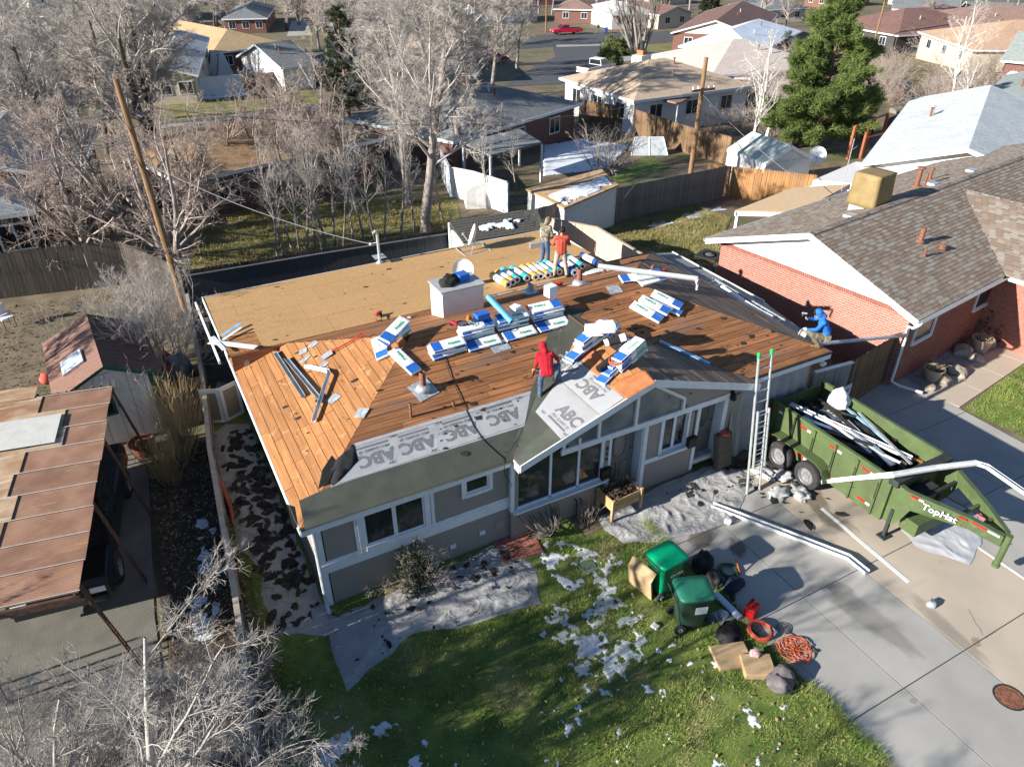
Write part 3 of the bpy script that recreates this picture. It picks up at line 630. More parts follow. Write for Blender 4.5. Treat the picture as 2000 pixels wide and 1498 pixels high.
# printed underlayment
def prints(par, pl, px, py, ang, s=.43, o=.017):
    M = onp(pl, px, py, ang, o); X = par.matrix_world.inverted()
    text_mesh('brand_print', 'ABC', s, m_ink, par, X @ M, 0, bold=.018)
    text_mesh('grade_print', 'PRO GUARD 20', s*.235, m_ink1, par, X @ M @ Matrix.Translation((-.03,-s*.55,0)), 0)
    q = MB(); q.bx((-.36,-.026,0),(.36,.026,.0006)); q.build('bar_print', m_ink, par, M=X @ M @ Matrix.Translation((-.03,-s*.55-.1,0)))
def smallp(par, pl, px, py, ang, o=.0165): text_mesh('small_print', 'ABC', .1, m_ink1, par, par.matrix_world.inverted() @ onp(pl, px, py, ang, o))
u1 = wsheet('underlayment_strip', 'long grey ABC printed underlayment strip above the eave', 'underlayment', [FR(x, y) for x, y in ((645,953),(690,937),(1024,833),(1037,764),(690,867),(672,895))], NRM['FR'], m_und, .013, .002, amp=.0)
for px, py in ((735,894),(815,869),(900,843),(983,814)): prints(u1, 'FR', px, py, 180)
for px, py in ((768,903),(850,880),(940,855)): smallp(u1, 'FR', px, py, 0)
for px, py in ((768,852),(855,827),(940,802),(1014,778)): smallp(u1, 'FR', px, py, 180)
for f0, f1 in (((690,874),(1035,771)),((660,945),(1024,828))):
    a, c = FR(*f0, .0165), FR(*f1, .0165); q = MB(); q.tube([a, c], .004, 4); o = q.build('edge_line', m_ink1); o.parent = u1; o.matrix_parent_inverse = u1.matrix_world.inverted()
u2 = wsheet('underlayment_strip', 'ABC printed underlayment laid on the lower gable slope', 'underlayment', [GL(x, y, .004) for x, y in ((1046,805),(1096,858),(1172,812),(1092,742))], NRM['GL'], m_und, .013, .002)
u3 = wsheet('underlayment_strip', 'ABC printed underlayment nearest the gable ridge goods', 'underlayment', [GL(x, y, .004) for x, y in ((1092,741),(1172,811),(1219,778),(1106,686))], NRM['GL'], m_und, .018, .002)
prints(u2, 'GL', 1112,814, -90, o=.021); smallp(u2, 'GL', 1062,806, -90, .021); smallp(u2, 'GL', 1105,850, -90, .021)
for px, py in ((1104,712),(1152,762)): prints(u3, 'GL', px, py, 90, o=.026)
# torn black felt corner at the hip, red rosin paper by the gable ridge
wsheet('felt_scrap', 'torn black felt flap over the left hip corner', 'felt', [FR(x, y) for x, y in ((645,940),(655,900),(690,868),(700,900),(668,935),(650,950))], NRM['FR'], m_dark, .018, .002, amp=.015)
wsheet('felt_scrap', 'ragged black felt scrap stuck at the left eave corner', 'felt', [LH(x, y) for x, y in ((630,918),(648,890),(660,905),(640,945),(622,955))], NRM['LH'], m_dark, .012, .002)
wsheet('felt_scrap', 'small black felt patch at the very front corner', 'felt', [LH(x, y) for x, y in ((560,985),(575,990),(582,1030),(574,1034))], NRM['LH'], m_dark, .012, .002)
wsheet('felt_scrap', 'long black felt strip lying near the chimney step', 'felt', [LH(x, y) for x, y in ((495,697),(530,676),(556,664),(548,674),(515,694))], NRM['LH'], m_dark, .02, .002, amp=.03)
m_rosin = mat('red_rosin', (.42,.15,.06), .9, .2, 4, .2, 20)
wsheet('rosin_paper', 'red brown rosin paper along the gable ridge front', 'building paper', [GL(x, y, .004) for x, y in ((1226,780),(1281,748),(1262,722),(1215,741),(1188,757))], NRM['GL'], m_rosin, .02, .004, amp=.02)
wsheet('rosin_paper', 'red brown rosin paper beneath the gable stacks', 'building paper', [GL(x, y, .004) for x, y in ((1112,690),(1135,705),(1180,750),(1205,735),(1150,672),(1120,670))], NRM['GL'], m_rosin, .02, .004, amp=.02)
# dark hip and ridge lines, cracks along the slope change
m_metal = mat('flashing_metal', (.42,.45,.47), .5, .25, 9, metal=.35, rand=.1); layer(m_metal, (.7,.72,.74), 5, .55, .7, fac=.6)
def plate(pl, px, py, w, h, ang, label, o=.012):
    b = MB(); b.bx((-w/2,-h/2,0),(w/2,h/2,.003)); ob = b.build('flashing_plate', m_metal); ob.matrix_world = onp(pl, px, py, ang, o); tag(ob, label, 'metal sheet', 'flashing plates on the roof boards')
plate('FR', 976,677,.5,.36,3,'large flashing plate in the middle of the front roof'); plate('FR',1200,566,.42,.32,-5,'flashing plate near the right end bundles')
plate('LH',612,673,.26,.2,20,'upper flashing plate beside the red handled fork'); plate('LH',592,687,.22,.22,70,'square flashing plate left of the red fork'); plate('LH',596,702,.3,.16,30,'curled flashing plate below the square one'); plate('LH',632,713,.26,.2,20,'flashing plate under the fork head'); plate('LH',652,779,.3,.26,15,'flashing plate at foot of the bent gutter'); plate('LH',706,807,.3,.3,40,'flashing plate straddling the left hip')
for i in range(4): plate('BK',950+i*38,582-i*9,.55,.25,3,['flashing plate behind the blue roll','flashing plate left of the grey vent','flashing plate right of the grey vent','flashing plate before the red nailer'][i])
# shingle bundle
def bundle_proto():
    r = thing('shingle_bundle', 'proto', 'shingle bundle', group='shingle bundles on the roof')
    b = MB(); b.bx((-.48,-.168,0),(.48,.168,.075)); o = b.build('wrapper', m_bw, r); bevel(o, .022, 3)
    for p in o.data.polygons: p.use_smooth = True
    b = MB(); b.bx((-.47,-.155,.0752),(-.2,.155,.077)); b.build('label_panel', m_blue, r)
    text_mesh('brand_print', 'Pristine', .115, m_green, r, Matrix.Translation((.17,-.03,.0768)), 0, bold=.006)
    b = MB(); b.bx((-.46,-.1702,.012),(-.1,-.1682,.062)); b.build('side_label', m_blue, r)
    b = MB(); b.bx((.1,-.1702,.02),(.44,-.1682,.055)); b.build('side_print', m_green, r)
    return r
BP = bundle_proto(); bused = [0]
def bundle(M, label):
    M = M @ Matrix.Scale(rnd.uniform(.93,.98), 4)
    if not bused[0]: BP.matrix_world = M; BP['label'] = label; bused[0] = 1; return BP
    return copy_tree(BP, M, label)
up = lambda k: Matrix.Translation((0,0,.077*k))
def jit(a=.02): return Matrix.Translation((rnd.uniform(-a,a), rnd.uniform(-a,a), 0)) @ Matrix.Rotation(rnd.uniform(-.04,.04), 4, 'Z')
colr = ['left','middle','right']
for c, (x, y) in enumerate(((5.37,2.92),(6.42,2.95),(7.46,2.96))):
    bundle(frame(rp_front(x, y, .003), NRM['FR'], 0) @ jit(), f'flat shingle bundle in front at {colr[c]} of ridge row')
    n = 4
    for k in range(n):
        M = frame(rp_front(x-.02, y+.36+.02*k, .003), NRM['FR'], math.pi if (k+c) % 2 else 0) @ up(k+.06*(k+1)) @ jit(.03)
        bundle(M, f'shingle bundle {["at bottom","second up","third up","on top"][k]} of the {colr[c]} ridge stack')
for k in range(3): bundle(frame(rp_front(4.42, 2.98+.03*k, .003), NRM['FR'], .02 if k != 1 else math.pi) @ up(k*1.06) @ jit(), f'shingle bundle {["at bottom","second up","on top"][k]} of stack just left of ridge row')
# draped over hip apex, left end
bundle(onp('FR',790,708,o=.02,ang_px=(758,676)) @ Matrix.Rotation(math.pi,4,'Z') @ Matrix.Rotation(math.pi,4,'Z'), 'shingle bundle with green end label pointing at the pipe')
bundle(onp('LH',744,683,o=.03,ang_px=(738,660)), 'shingle bundle draped on the left hip')
for k in range(3): bundle(onp('FR',770,662,20+8*k,o=.08) @ up(k*1.1) @ jit(.04), f'shingle bundle {["lowest","middle","topmost"][k]} in the crooked pile at hip apex')
# gable ridge stacks (bundles lie level across the ridge)
def lev(x, y, z, a): return Matrix.Translation((x, y, z)) @ Matrix.Rotation(R(a), 4, 'Z')
for k in range(5): bundle(onp('GL',1232,704,12,.02) @ up(k*1.03) @ jit(.05), f'bundle {["lowest","second","third","fourth","topmost"][k]} of the near gable stack by the orange cord')
for k in range(3): bundle(onp('GL',1196+8*k,727-8*k,14,.02) @ up(k*1.03) @ jit(.05), f'{["lowest","middle","upper"][k]} sliding bundle before the near gable stack')
for k in range(5): bundle(onp('GL',1158,672,8+180*(k % 2),.02) @ up(k*1.03) @ jit(.05), f'bundle {["lowest","second","third","fourth","topmost"][k]} of the far gable stack')
for k in range(2): bundle(onp('GL',1136,688,14,.02) @ up(k*1.03) @ jit(.05), f'{["lower","upper"][k]} bundle jutting before the far gable stack')
bundle(frame(rp_gr(8.75,1.05,.05), NRM['GR'], R(60)) @ jit(), 'blue backed bundle slid over the gable ridge')
bundle(frame(rp_gr(8.6,1.95,.12), NRM['GR'], R(35)) @ Matrix.Rotation(R(-12),4,'Y'), 'curled shingle bundle beyond the gable ridge')
# right pair and right hip group
for k, (px, py, a, dz) in enumerate(((1262,612,-62,0),(1276,603,-60,1.1),(1302,600,-60,0),(1300,592,-58,1.1))):
    bundle(onp('FR', px, py, a, .01) @ up(dz) @ Matrix.Rotation(math.pi,4,'Z'), ['lower left bundle of the right roof pair','upper left bundle of the right roof pair','lower right bundle of the right roof pair','upper right bundle of the right roof pair'][k])
for k, (px, py, a, dz) in enumerate(((1238,545,-8,0),(1272,548,182,0),(1262,544,176,1.1))):
    bundle(onp('FR', px, py, a, .02) @ up(dz), ['left bundle under the long white gutter','right bundle under the long white gutter','upper bundle under the long white gutter'][k])
# white cartons, dark rolls
def carton(M, d, label, name='carton', m=None, cat='box'):
    b = MB(); b.bx((-d[0]/2,-d[1]/2,0),(d[0]/2,d[1]/2,d[2])); o = bevel(b.build(name, m or mat('white_carton', (.72,.72,.73), .6, .04, 5)), .008); o.matrix_world = M; return tag(o, label, cat)
fz = .31
carton(frame(GL(1160,652,.36), (0,0,1), R(-20)), (.42,.3,.22), 'white nail carton, left of two on the gable stack'); carton(frame(GL(1183,646,.36), (0,0,1), R(-20)), (.42,.3,.22), 'white nail carton, right of two on the gable stack')
carton(frame(rp_front(7.72,3.55,.36), (0,0,1), R(10)), (.28,.24,.3), 'upright white carton at right end of ridge row')
carton(frame(rp_front(6.55,3.38,.38), (0,0,1), R(25)), (.26,.22,.08), 'small white carton on the middle ridge stack')
carton(frame(rp_gr(8.55,2.1,.12), NRM['GR'], R(20)), (.3,.24,.2), 'open white and blue carton past the gable ridge')
carton(frame((5.95,5.35,4.463), (0,0,1), R(8)), (.32,.3,.2), 'blue lidded pail box on the chimney cap', m=m_blue); carton(frame(rp_front(5.55,3.33,.38), (0,0,1), R(5)), (.36,.24,.16), 'blue crate on the left ridge stack', m=m_blue)
def roll(p, q, r, m, label, name='roofing_roll', group=None, band=None, cat='roofing roll', core=None):
    p, q = Vector(p), Vector(q); L = (q-p).length; t = (q-p).normalized()
    T_ = thing(name, label, cat, group=group, M=Matrix.Translation(p) @ t.to_track_quat('Z','Y').to_matrix().to_4x4())
    b = MB(); n = 20; b.lathe([(r,0),(r,L)], n, cap=False); b.lathe([(r*.45,0),(r,0)], n, cap=False); b.lathe([(r,L),(r*.45,L)], n, cap=False)
    o = b.build('wrap', m, T_, smooth=False)
    b = MB(); b.lathe([(r*.45,L+.001),(r*.45,L-.1)], n, cap=False); b.lathe([(.001,L-.06),(r*.45,L-.06)], n, cap=False); b.build('core', core or m_dark, T_)
    if band:
        b = MB(); b.lathe([(r+.003,L*.72),(r+.003,L*.99)], n, cap=False); b.build('band', band, T_)
        b = MB(); b.lathe([(r+.003,L*.01),(r+.003,L*.2)], n, cap=False); b.build('band', band, T_)
    return T_
m_or = mat('band_orange', (.72,.33,.06), .5, .05); m_tq = mat('band_turquoise', (.03,.42,.40), .5, .05); m_nv = mat('band_navy', (.03,.07,.22), .5, .05)
RL = [((645,550),(745,610),0),((690,530),(790,595),0),((730,510),(830,580),1),((800,500),(910,570),1),((880,490),(975,560),0),((930,480),(1015,550),0),((970,475),(1050,530),0),((1010,465),(1100,530),1),((1060,450),(1150,510),1),((1175,455),(1235,495),2),((1210,440),(1272,490),2),((1240,410),(1345,480),1),((1345,395),(1460,452),2)]
cn = ['orange','turquoise','navy']; od = ['first','second','third','fourth','fifth','sixth','seventh','eighth','ninth','tenth','eleventh','twelfth','last']
for i, (a, c, k) in enumerate(RL):
    f = lambda q: OS(800+q[0]/4, 400+q[1]/4, .14)
    p, q = f(a), f(c); d = (q-p).normalized(); q = p+d*1.0
    roll(p, q, .115, m_bw, f'{cn[k]} banded white roll, {od[i]} from the chimney', group='underlayment rolls in a row', band=(m_or, m_tq, m_nv)[k])
roll(rp_front(6.0,3.85,.5), rp_front(6.22,2.95,.42), .085, m_cyan, 'pale blue roll lying across the ridge stacks')
roll(GL(1168,722,.25), GL(1215,688,.3), .1, m_dark, 'black membrane roll leaning on the gable stacks'); roll(GL(1180,672,.34), GL(1222,658,.34), .1, m_dark, 'black roll with white band near the cartons', band=m_bw)
# pipes and vents are fixed to the house
m_rust = mat('rusty_pipe', (.20,.085,.05), .8, .35, 12); m_galv = mat('galvanized', (.5,.53,.55), .4, .12, 7, metal=.5)
def vent(pl, px, py, r, h, base=.0, rust=True):
    p = PFN[pl](px, py); v = thing('vent_pipe', None, None); v.parent = H; v.location = p
    if base:
        b = MB(); b.bx((-base/2,-base/2,0),(base/2,base/2,.006)); o = b.build('flashing', m_metal, v); o.matrix_local = frame((0,0,.015), NRM[pl], .25)
        b = MB(); b.lathe([(r*2.6,.0),(r*2.0,.1),(r*1.6,.13)], 14, (0,0,.02)); b.build('collar', m_galv, v, smooth=True)
    b = MB(); b.lathe([(r,0),(r,h),(r*.8,h),(r*.8,h-.1)], 14, (0,0,0), cap=False); b.build('pipe', m_rust if rust else m_galv, v)
    b = MB(); b.lathe([(.001,h-.08),(r*.82,h-.08)], 14, cap=False); b.build('bore', m_dark, v)
    return v
vent('FR',827,762,.075,.5,.55); vent('BK',1131,556,.085,.52,.5); vent('BK',1036,574,.09,.34,.4,False); vent('FR',886,793,.035,.14); vent('FR',803,815,.03,.4); vent('FR',1180,533,.05,.22); vent('RH',1274,529,.05,.2)
# service mast at rear edge with wires
p = OS(742,514); ms = thing('service_mast', 'white service mast at rear edge of the low roof', 'mast', p)
b = MB(); b.tube([(0,0,-.3),(0,0,1.05),(-.06,0,1.15),(-.14,0,1.08)], .045, 10); b.build('pole', m_galv, ms)
b = MB(); b.lathe([(.16,0),(.1,.05),(.06,.1)], 12, (0,0,.0)); b.bx((-.2,-.2,.23),(.2,.2,.24)); b.build('collar', m_galv, ms)
b = MB(); b.tube([(0,0,.75),(-.25,.05,.72)], .012, 6); b.lathe([(.03,0),(.045,.03),(.03,.07)], 8, (-.25,.05,.68)); b.build('insulator', m_bw, ms)
# satellite dishes
def dish(p, face, r, label, legs, name='satellite_dish'):
    d = thing(name, label, 'satellite dish', p); q = Vector(face).normalized().to_track_quat('Z','Y').to_matrix()
    b = MB(); n = 24; pr = [(r*t, (t*t)*r*.28) for t in (0.02,.25,.5,.75,1)]; b.lathe(pr+[(r,r*.28+.012),(r*.98,r*.28-.005)]+[(a*.97, z-.018) for a, z in pr[::-1]], n, (0,0,.55), q, cap=False); b.build('reflector', mat('dish_white', (.72,.72,.72), .5, .04), d, smooth=True)
    b = MB(); b.tube([Vector((0,0,.5)), Vector((0,0,.55))+q @ Vector((0,-r*.75,r*.4)), Vector((0,0,.55))+q @ Vector((0,-r*.25,r*1.05))], .016, 6); b.build('arm', m_galv, d)
    b = MB(); b.box(Vector((0,0,.55))+q @ Vector((0,-r*.2,r*1.08)), (.08,.1,.07), q); b.build('feed_horn', mat('dish_grey', (.3,.31,.32), .5), d)
    b = MB(); b.tube([(0,0,.56),(0,0,.1)], .02, 8); b.build('mast', m_galv, d)
    b = MB()
    for a in legs: b.tube([a[0], a[1]], .016, 6)
    b.build('base_frame', m_galv, d); return d
dish(OS(905,558), (-.35,-.8,.3), .34, 'white satellite dish beside the chimney', [((0,0,.12),(-.3,-.1,.02)),((0,0,.12),(.1,.25,.02))])
dish(OS(928,489), (-.75,.35,.3), .38, 'tilted satellite dish on tubular base at rear roof edge', [((-.55,-.4,.03),(.45,-.4,.03)),((.45,-.4,.03),(.45,.45,.03)),((.45,.45,.03),(-.55,.45,.03)),((-.55,.45,.03),(-.55,-.4,.03)),((-.55,.0,.03),(.45,0,.03)),((-.35,-.4,.03),(0,0,.4)),((.3,.45,.03),(0,0,.4))])
# cinder block and white post box by the two men
b = MB(); b.bx((-.2,-.1,0),(.2,.1,.19)); b.bx((-.2,-.1,.0),(-.17,.1,.191)); o = bevel(b.build('concrete_block', mat('block_concrete', (.35,.34,.32), .9, .15, 12)), .008); o.matrix_world = onp('OS',1045,484,-8); tag(o, 'grey concrete block on the rear roof near two men', 'concrete block')
b = MB(); b.bx((-.14,-.1,0),(.14,.1,.42)); o = bevel(b.build('siding_offcut', m_bw), .01); o.matrix_world = onp('OS',1064,468,-8); tag(o, 'upright white offcut at the rear roof corner', 'offcut')
# gutter lengths: open channels
m_gut = mat('gutter_white', (.7,.71,.72), .45, .06, 4, metal=.1); m_gutg = mat('gutter_grey', (.33,.36,.38), .5, .15, 4, metal=.2)
def channel(name, pts, label, w=.11, h=.08, m=None, cat='gutter', roll_=0.0, nrm=(0,0,1), group=None):
    """K-style gutter along a polyline: floor, back and lipped front"""
    prof = [(-w/2,h),(-w/2,0),(w/2*.6,0),(w/2,h*.6),(w/2,h),(w/2*.85,h),(w/2*.82,h*.65),(w/2*.5,.008),(-w/2+.008,.008),(-w/2+.008,h)]
    b = MB(); n = len(prof); vs = []; pts = [Vector(p) for p in pts]; N_ = Vector(nrm).normalized()
    for i, p in enumerate(pts):
        t = (pts[min(i+1,len(pts)-1)]-pts[max(i-1,0)]).normalized(); s = t.cross(N_).normalized(); u = s.cross(t)
        s2 = s*math.cos(roll_)+u*math.sin(roll_); u2 = u*math.cos(roll_)-s*math.sin(roll_)
        vs += [p+s2*a+u2*c for a, c in prof]
    fs = [(i*n+j, i*n+(j+1) % n, (i+1)*n+(j+1) % n, (i+1)*n+j) for i in range(len(pts)-1) for j in range(n)]+[tuple(range(n)), tuple(range((len(pts)-1)*n, len(pts)*n))[::-1]]
    b.add(vs, fs); o = fixn(b.build(name, m or m_gut)); return tag(o, label, cat, group)
channel('gutter_length', [LH(538,690,.03), LH(594,776,.03)], 'straight grey gutter length on the left hip', m=m_gutg, nrm=NRM['LH'])
channel('gutter_length', [LH(560,702,.03), LH(630,786,.03)], 'longer grey gutter length crossing the bent one', m=m_gutg, nrm=NRM['LH'])
channel('gutter_length', [LH(612,824,.05), LH(642,732,.10), LH(640,727,.10), LH(598,718,.06)], 'bent V shaped gutter piece on the left hip', m=m_gut, w=.09, nrm=NRM['LH'], roll_=-.5)
channel('gutter_length', [FR(1168,523,.28), FR(1362,548,.30)], 'long white gutter lying over bundles at the roof right', m=m_gut, w=.13, h=.1, nrm=NRM['FR'])
b = MB(); b.tube([FR(1360,550,.33), FR(1362,556,.2), FR(1361,566,.02)], .035, 8); tag(b.build('downspout_elbow', m_gut), 'white downspout elbow hanging off the long roof gutter', 'downspout')
# film wrapped strip, broken siding at left rake
b = MB(); p, q = GR(1288,668,.06), FR(1386,712,.05); d = (q-p).normalized(); s = d.cross(Vector((0,0,1)))*.06
b.slab([p-s,q-s,q+s,p+s], (0,0,.05)); tag(fixn(b.build('wrapped_trim', mat('film_blue', (.25,.42,.6), .35, .15, 5))), 'long trim piece in bluish film across the right gable slope', 'trim piece')
for i, (a, c, w, lb) in enumerate((((435,655),(470,632),.12,'blue faced siding strip sticking out at left rake'),((436,664),(472,640),.1,'narrow siding strip beside the blue faced one'),((410,668),(500,679),.22,'torn white soffit panel at the left hip corner'),((415,658),(438,684),.12,'snapped white trim hanging at the left eave'))):
    p, q = OS(*a, .06), OS(*c, .12); d = (q-p).normalized(); s = d.cross(Vector((0,0,1)))*w/2
    b = MB(); b.slab([p-s,q-s,q+s*.8,p+s], (0,0,.012)); tag(fixn(b.build('siding_scrap', mat('film_blue', (0,0,0)) if i == 0 else m_gut)), lb, 'siding scrap', 'broken siding at the left roof edge')
# black cord down the front roof
pts = [(865,690),(880,735),(905,790),(925,832),(945,862),(970,885),(981,893),(985,903)]
b = MB(); b.tube([FR(x, y, .025) for x, y in pts]+[PY(985,925,-.4), PY(1000,950,-.2)], .008, 6); tag(b.build('air_hose', mat('black_rubber', (.012,.012,.013), .6)), 'black air hose running down the front roof to the eave', 'hose')
# tools
def tool_fork(M, label):
    t = thing('tear_off_fork', label, 'fork', M=M)
    b = MB(); b.tube([(0,0,.05),(.8,0,.05)], .018, 8); b.build('handle', mat('tool_red', (.5,.02,.02), .45), t)
    b = MB(); b.tube([(.8,-.07,.05),(.93,-.07,.05),(.93,.07,.05),(.8,.07,.05)], .014, 6, closed=True); b.build('grip', MATS['tool_red'], t)
    b = MB(); b.slab([(-.28,-.11,.01),(0,-.11,.045),(0,.11,.045),(-.28,.11,.01)], (0,0,.006)); b.build('blade', m_galv, t)
    for k in range(5):
        b = MB(); b.slab([(-.36,-.1+k*.045,.005),(-.28,-.105+k*.045,.01),(-.28,-.08+k*.045,.01)], (0,0,.006)); b.build('tine', m_galv, t)
tool_fork(onp('LH',650,690,o=.01,ang_px=(688,669)), 'red handled shingle fork on the left hip')
def nailer(M, label, c=(.45,.03,.02)):
    t = thing('nail_gun', label, 'nail gun', M=M); mc = mat('nailer_'+str(c), c, .45)
    b = MB(); b.lathe([(.045,0),(.055,.03),(.055,.14),(.03,.2),(.02,.26)], 12, (0,0,.06), Matrix.Rotation(R(80),3,'Y')); b.build('body', mc, t)
    b = MB(); b.tube([(.05,0,.1),(.02,-.16,.07),(.0,-.2,.06)], .022, 8); b.build('handle', MATS['black_rubber'], t)
    b = MB(); b.lathe([(.07,0),(.075,.02),(.07,.05)], 14, (.16,.0,.02)); b.build('magazine', MATS['black_rubber'], t)
    b = MB(); b.tube([(.02,-.2,.06),(-.1,-.3,.03),(-.2,-.22,.02),(-.12,-.12,.02)], .01, 6); b.build('hose_tail', MATS['black_rubber'], t)
nailer(onp('OS',735,622,30,.03) , 'red and black nail gun by the slope change'); nailer(onp('BK',1085,562,-20,.02), 'red nail gun near the rusty vent pipe'); nailer(onp('FR',1290,537,20,.02), 'small red nail gun right of the rusty pipe')
nailer(frame(rp_front(5.15,3.3,.38), (0,0,1), 1.0), 'orange nail gun on the left ridge stack', (.55,.2,.04)); nailer(frame(rp_front(4.85,3.28,.36), (0,0,1), 2.2), 'dark red nail gun at left end of the ridge stacks', (.3,.02,.03))
def hammer(M, label):
    t = thing('hammer', label, 'hammer', M=M); b = MB(); b.tube([(0,0,.02),(.32,0,.02)], .014, 8); b.build('handle', m_rust, t); b = MB(); b.bx((-.02,-.07,.0),(.02,.07,.04)); b.build('head', m_galv, t)
hammer(onp('BK',800,622,20,.01), 'hammer lying left of the chimney')
def coil(p, R0, r, n, turns, m, label, name='cord_coil', cat='cord', nrm=(0,0,1), mess=.25, seed=1):
    rg = random.Random(seed); pts = []; M = frame(p, nrm, 0); k = 22*turns
    for i in range(k):
        a = 2*math.pi*i/22; q = R0*(1+mess*math.sin(i*.37+seed)+mess*.6*rg.uniform(-1,1)*.3); pts.append(M @ Vector((q*math.cos(a), q*math.sin(a), r+abs(math.sin(i*.21))*r*4+.004*i/22)))
    b = MB(); b.tube(pts, r, n); return tag(b.build(name, m, smooth=True), label, cat)
m_orc = mat('orange_cord', (.62,.12,.03), .5, .1)
coil(GL(1206,706,.3), .16, .012, 6, 6, m_orc, 'orange cord heap on the gable bundles', seed=4, nrm=NRM['GL'])
# dark jacket heap on chimney cap
def heap(name, label, cat, M, d, m, seed=1, sub=3, amp=.35):
    bm = bmesh.new(); bmesh.ops.create_icosphere(bm, subdivisions=sub, radius=1)
    for v in bm.verts:
        k = 1+amp*mnoise.noise(v.co*1.8+Vector((seed*3.1,0,0)))+amp*.5*mnoise.noise(v.co*4.5+Vector((0,seed,0)))
        v.co = Vector((v.co.x*d[0]*k, v.co.y*d[1]*k, max(0, (v.co.z*.8+.35))*d[2]*k))
    me = bpy.data.meshes.new(name); bm.to_mesh(me); bm.free(); me.materials.append(m)
    for q in me.polygons: q.use_smooth = True
    o = bpy.data.objects.new(name, me); col.objects.link(o); o.matrix_world = M; return tag(o, label, cat)
m_cloth = mat('dark_cloth', (.025,.025,.022), .95, .4, 12, .5, 14)
heap('jacket', 'black and olive jacket dropped on the chimney cap', 'jacket', frame((5.52,5.3,4.46),(0,0,1),.4), (.32,.22,.2), m_cloth, 2)
heap('plastic_film', 'crumpled grey plastic film beside the rusty pipe', 'plastic film', onp('BK',1172,532,-15,.01), (.55,.2,.1), mat('film_grey', (.5,.5,.5), .35, .2, 6), 5, 3, .6)
# litter of shingle crumbs on the boards
def crumbs():
    rg = np.random.default_rng(11); V = []; F = []
    for k in range(430):
        if k < 300: x, y = rg.uniform(3,14), rg.uniform(-.2,3.7); fn = rp_front
        elif k < 345: x, y = rg.uniform(-.2,3), rg.uniform(.5,7); fn = rp_left
        elif k < 390: x, y = rg.uniform(3,12), rg.uniform(3.9,6.3); fn = rp_back
        else: x, y = rg.uniform(-.2,11.8), rg.uniform(6.6,10.8); fn = rp_osb
        if fn is rp_front and (x < y or x > 14.3-y): continue
        if fn is rp_left and (y < x or y > 7.6-x): continue
        s = rg.uniform(.015,.06) if rg.random() < .8 else rg.uniform(.06,.13); n = rg.integers(4,7); a0 = rg.random()*6; o = len(V)
        for j in range(n):
            a = a0+6.283*j/n; q = s*rg.uniform(.5,1.2); V.append(tuple(fn(x+q*math.cos(a), y+q*math.sin(a)*.6, .014+rg.uniform(0,.012))))
        F.append(tuple(range(o, o+n)))
    b = MB(); b.add(V, F); o = b.build('shingle_crumbs', mat('shingle_black', (.035,.03,.028), .95, .4, 20)); fixn(o)
    tag(o, 'black shingle crumbs littering the bare roof boards', 'debris', kind='stuff')
crumbs()
# =====================================================================  BRICK HOUSE ON THE RIGHT
m_brick = mat('brick_red', (.29,.10,.072), .9, .2, 9, .3, 40, rand=.12, c2=(.36,.15,.11)); m_mortar = mat('mortar', (.6,.52,.45), .95, .1, 20)
m_shin = mat('brown_shingle', (.17,.135,.115), .95, .3, 3.2, .3, 60, c2=(.24,.205,.18)); layer(m_shin, (.30,.30,.27), 4.2, .58, .63, fac=.8, off=3); layer(m_shin, (.085,.065,.055), 3.7, .6, .64, fac=.8, off=9)
BO = Vector((18.35,-.25,0)); BA = R(8.2)
BH = thing('brick_house', 'red brick ranch house with white gable end and brown shingles', 'house', BO, BA)
LB, DB, EB, SB = 17.0, 8.25, 2.7, .36
RZ = EB+SB*DB/2
def brk_wall(x0, y0, x1, y1, z0, z1, parent, holes=(), nm=300):
    """wall of single bricks in running bond: nearest ones as parts, the rest joined"""
    p, q = Vector((x0,y0,0)), Vector((x1,y1,0)); L = (q-p).length; t = (q-p)/L; n = Vector((t.y,-t.x,0))
    b = MB(); b.slab([p+n*-.006+Vector((0,0,z0)), q+n*-.006+Vector((0,0,z0)), q+n*-.006+Vector((0,0,z1)), p+n*-.006+Vector((0,0,z1))], -n*.12); fixn(b.build('mortar_wall', m_mortar, parent))
    bw, bh, g = .2, .062, .017; rows_ = int((z1-z0)/(bh+g)); items = []
    for r in range(rows_):
        s = -(bw+g)/2*(r % 2)
        while s < L:
            a, c = max(s, 0), min(s+bw, L); z = z0+r*(bh+g)
            if c-a > .03 and not any(h[0]-.02 < (a+c)/2 < h[1]+.02 and h[2] < z+.03 < h[3] for h in holes): items.append((a, c, z))
            s += bw+g
    return items, p, t, n, bh
def lay_bricks(data, parent, npart):
    items, p, t, n, bh = data
    M0 = parent.matrix_world
    items.sort(key=lambda i: (M0 @ (p+t*i[0]+Vector((0,0,i[2]))) - CAM).length)
    rest = MB(); cache = {}
    for k, (a, c, z) in enumerate(items):
        if k < npart:
            key = round(c-a, 2)
            if key not in cache:
                b = MB(); b.bx((0,-.012,0),(c-a,.012,bh)); cache[key] = b.mesh('brick', m_brick)
            o = bpy.data.objects.new('brick', cache[key]); col.objects.link(o); o.parent = parent
            o.location = p+t*a+Vector((0,0,z)); o.rotation_euler[2] = math.atan2(t.y, t.x)
        else:
            q = p+t*a; u = t*(c-a); e = n*.012
            rest.add([q-e+Vector((0,0,z)), q+u-e+Vector((0,0,z)), q+u-e+Vector((0,0,z+bh)), q-e+Vector((0,0,z+bh)), q+e+Vector((0,0,z)), q+u+e+Vector((0,0,z)), q+u+e+Vector((0,0,z+bh)), q+e+Vector((0,0,z+bh))], [(4,5,6,7),(3,7,6,2),(0,4,7,3),(1,2,6,5)])
    if rest.v: tag(rest.build('brickwork', m_brick, parent), kind='stuff')
bpy.context.view_layer.update()
ov = .42
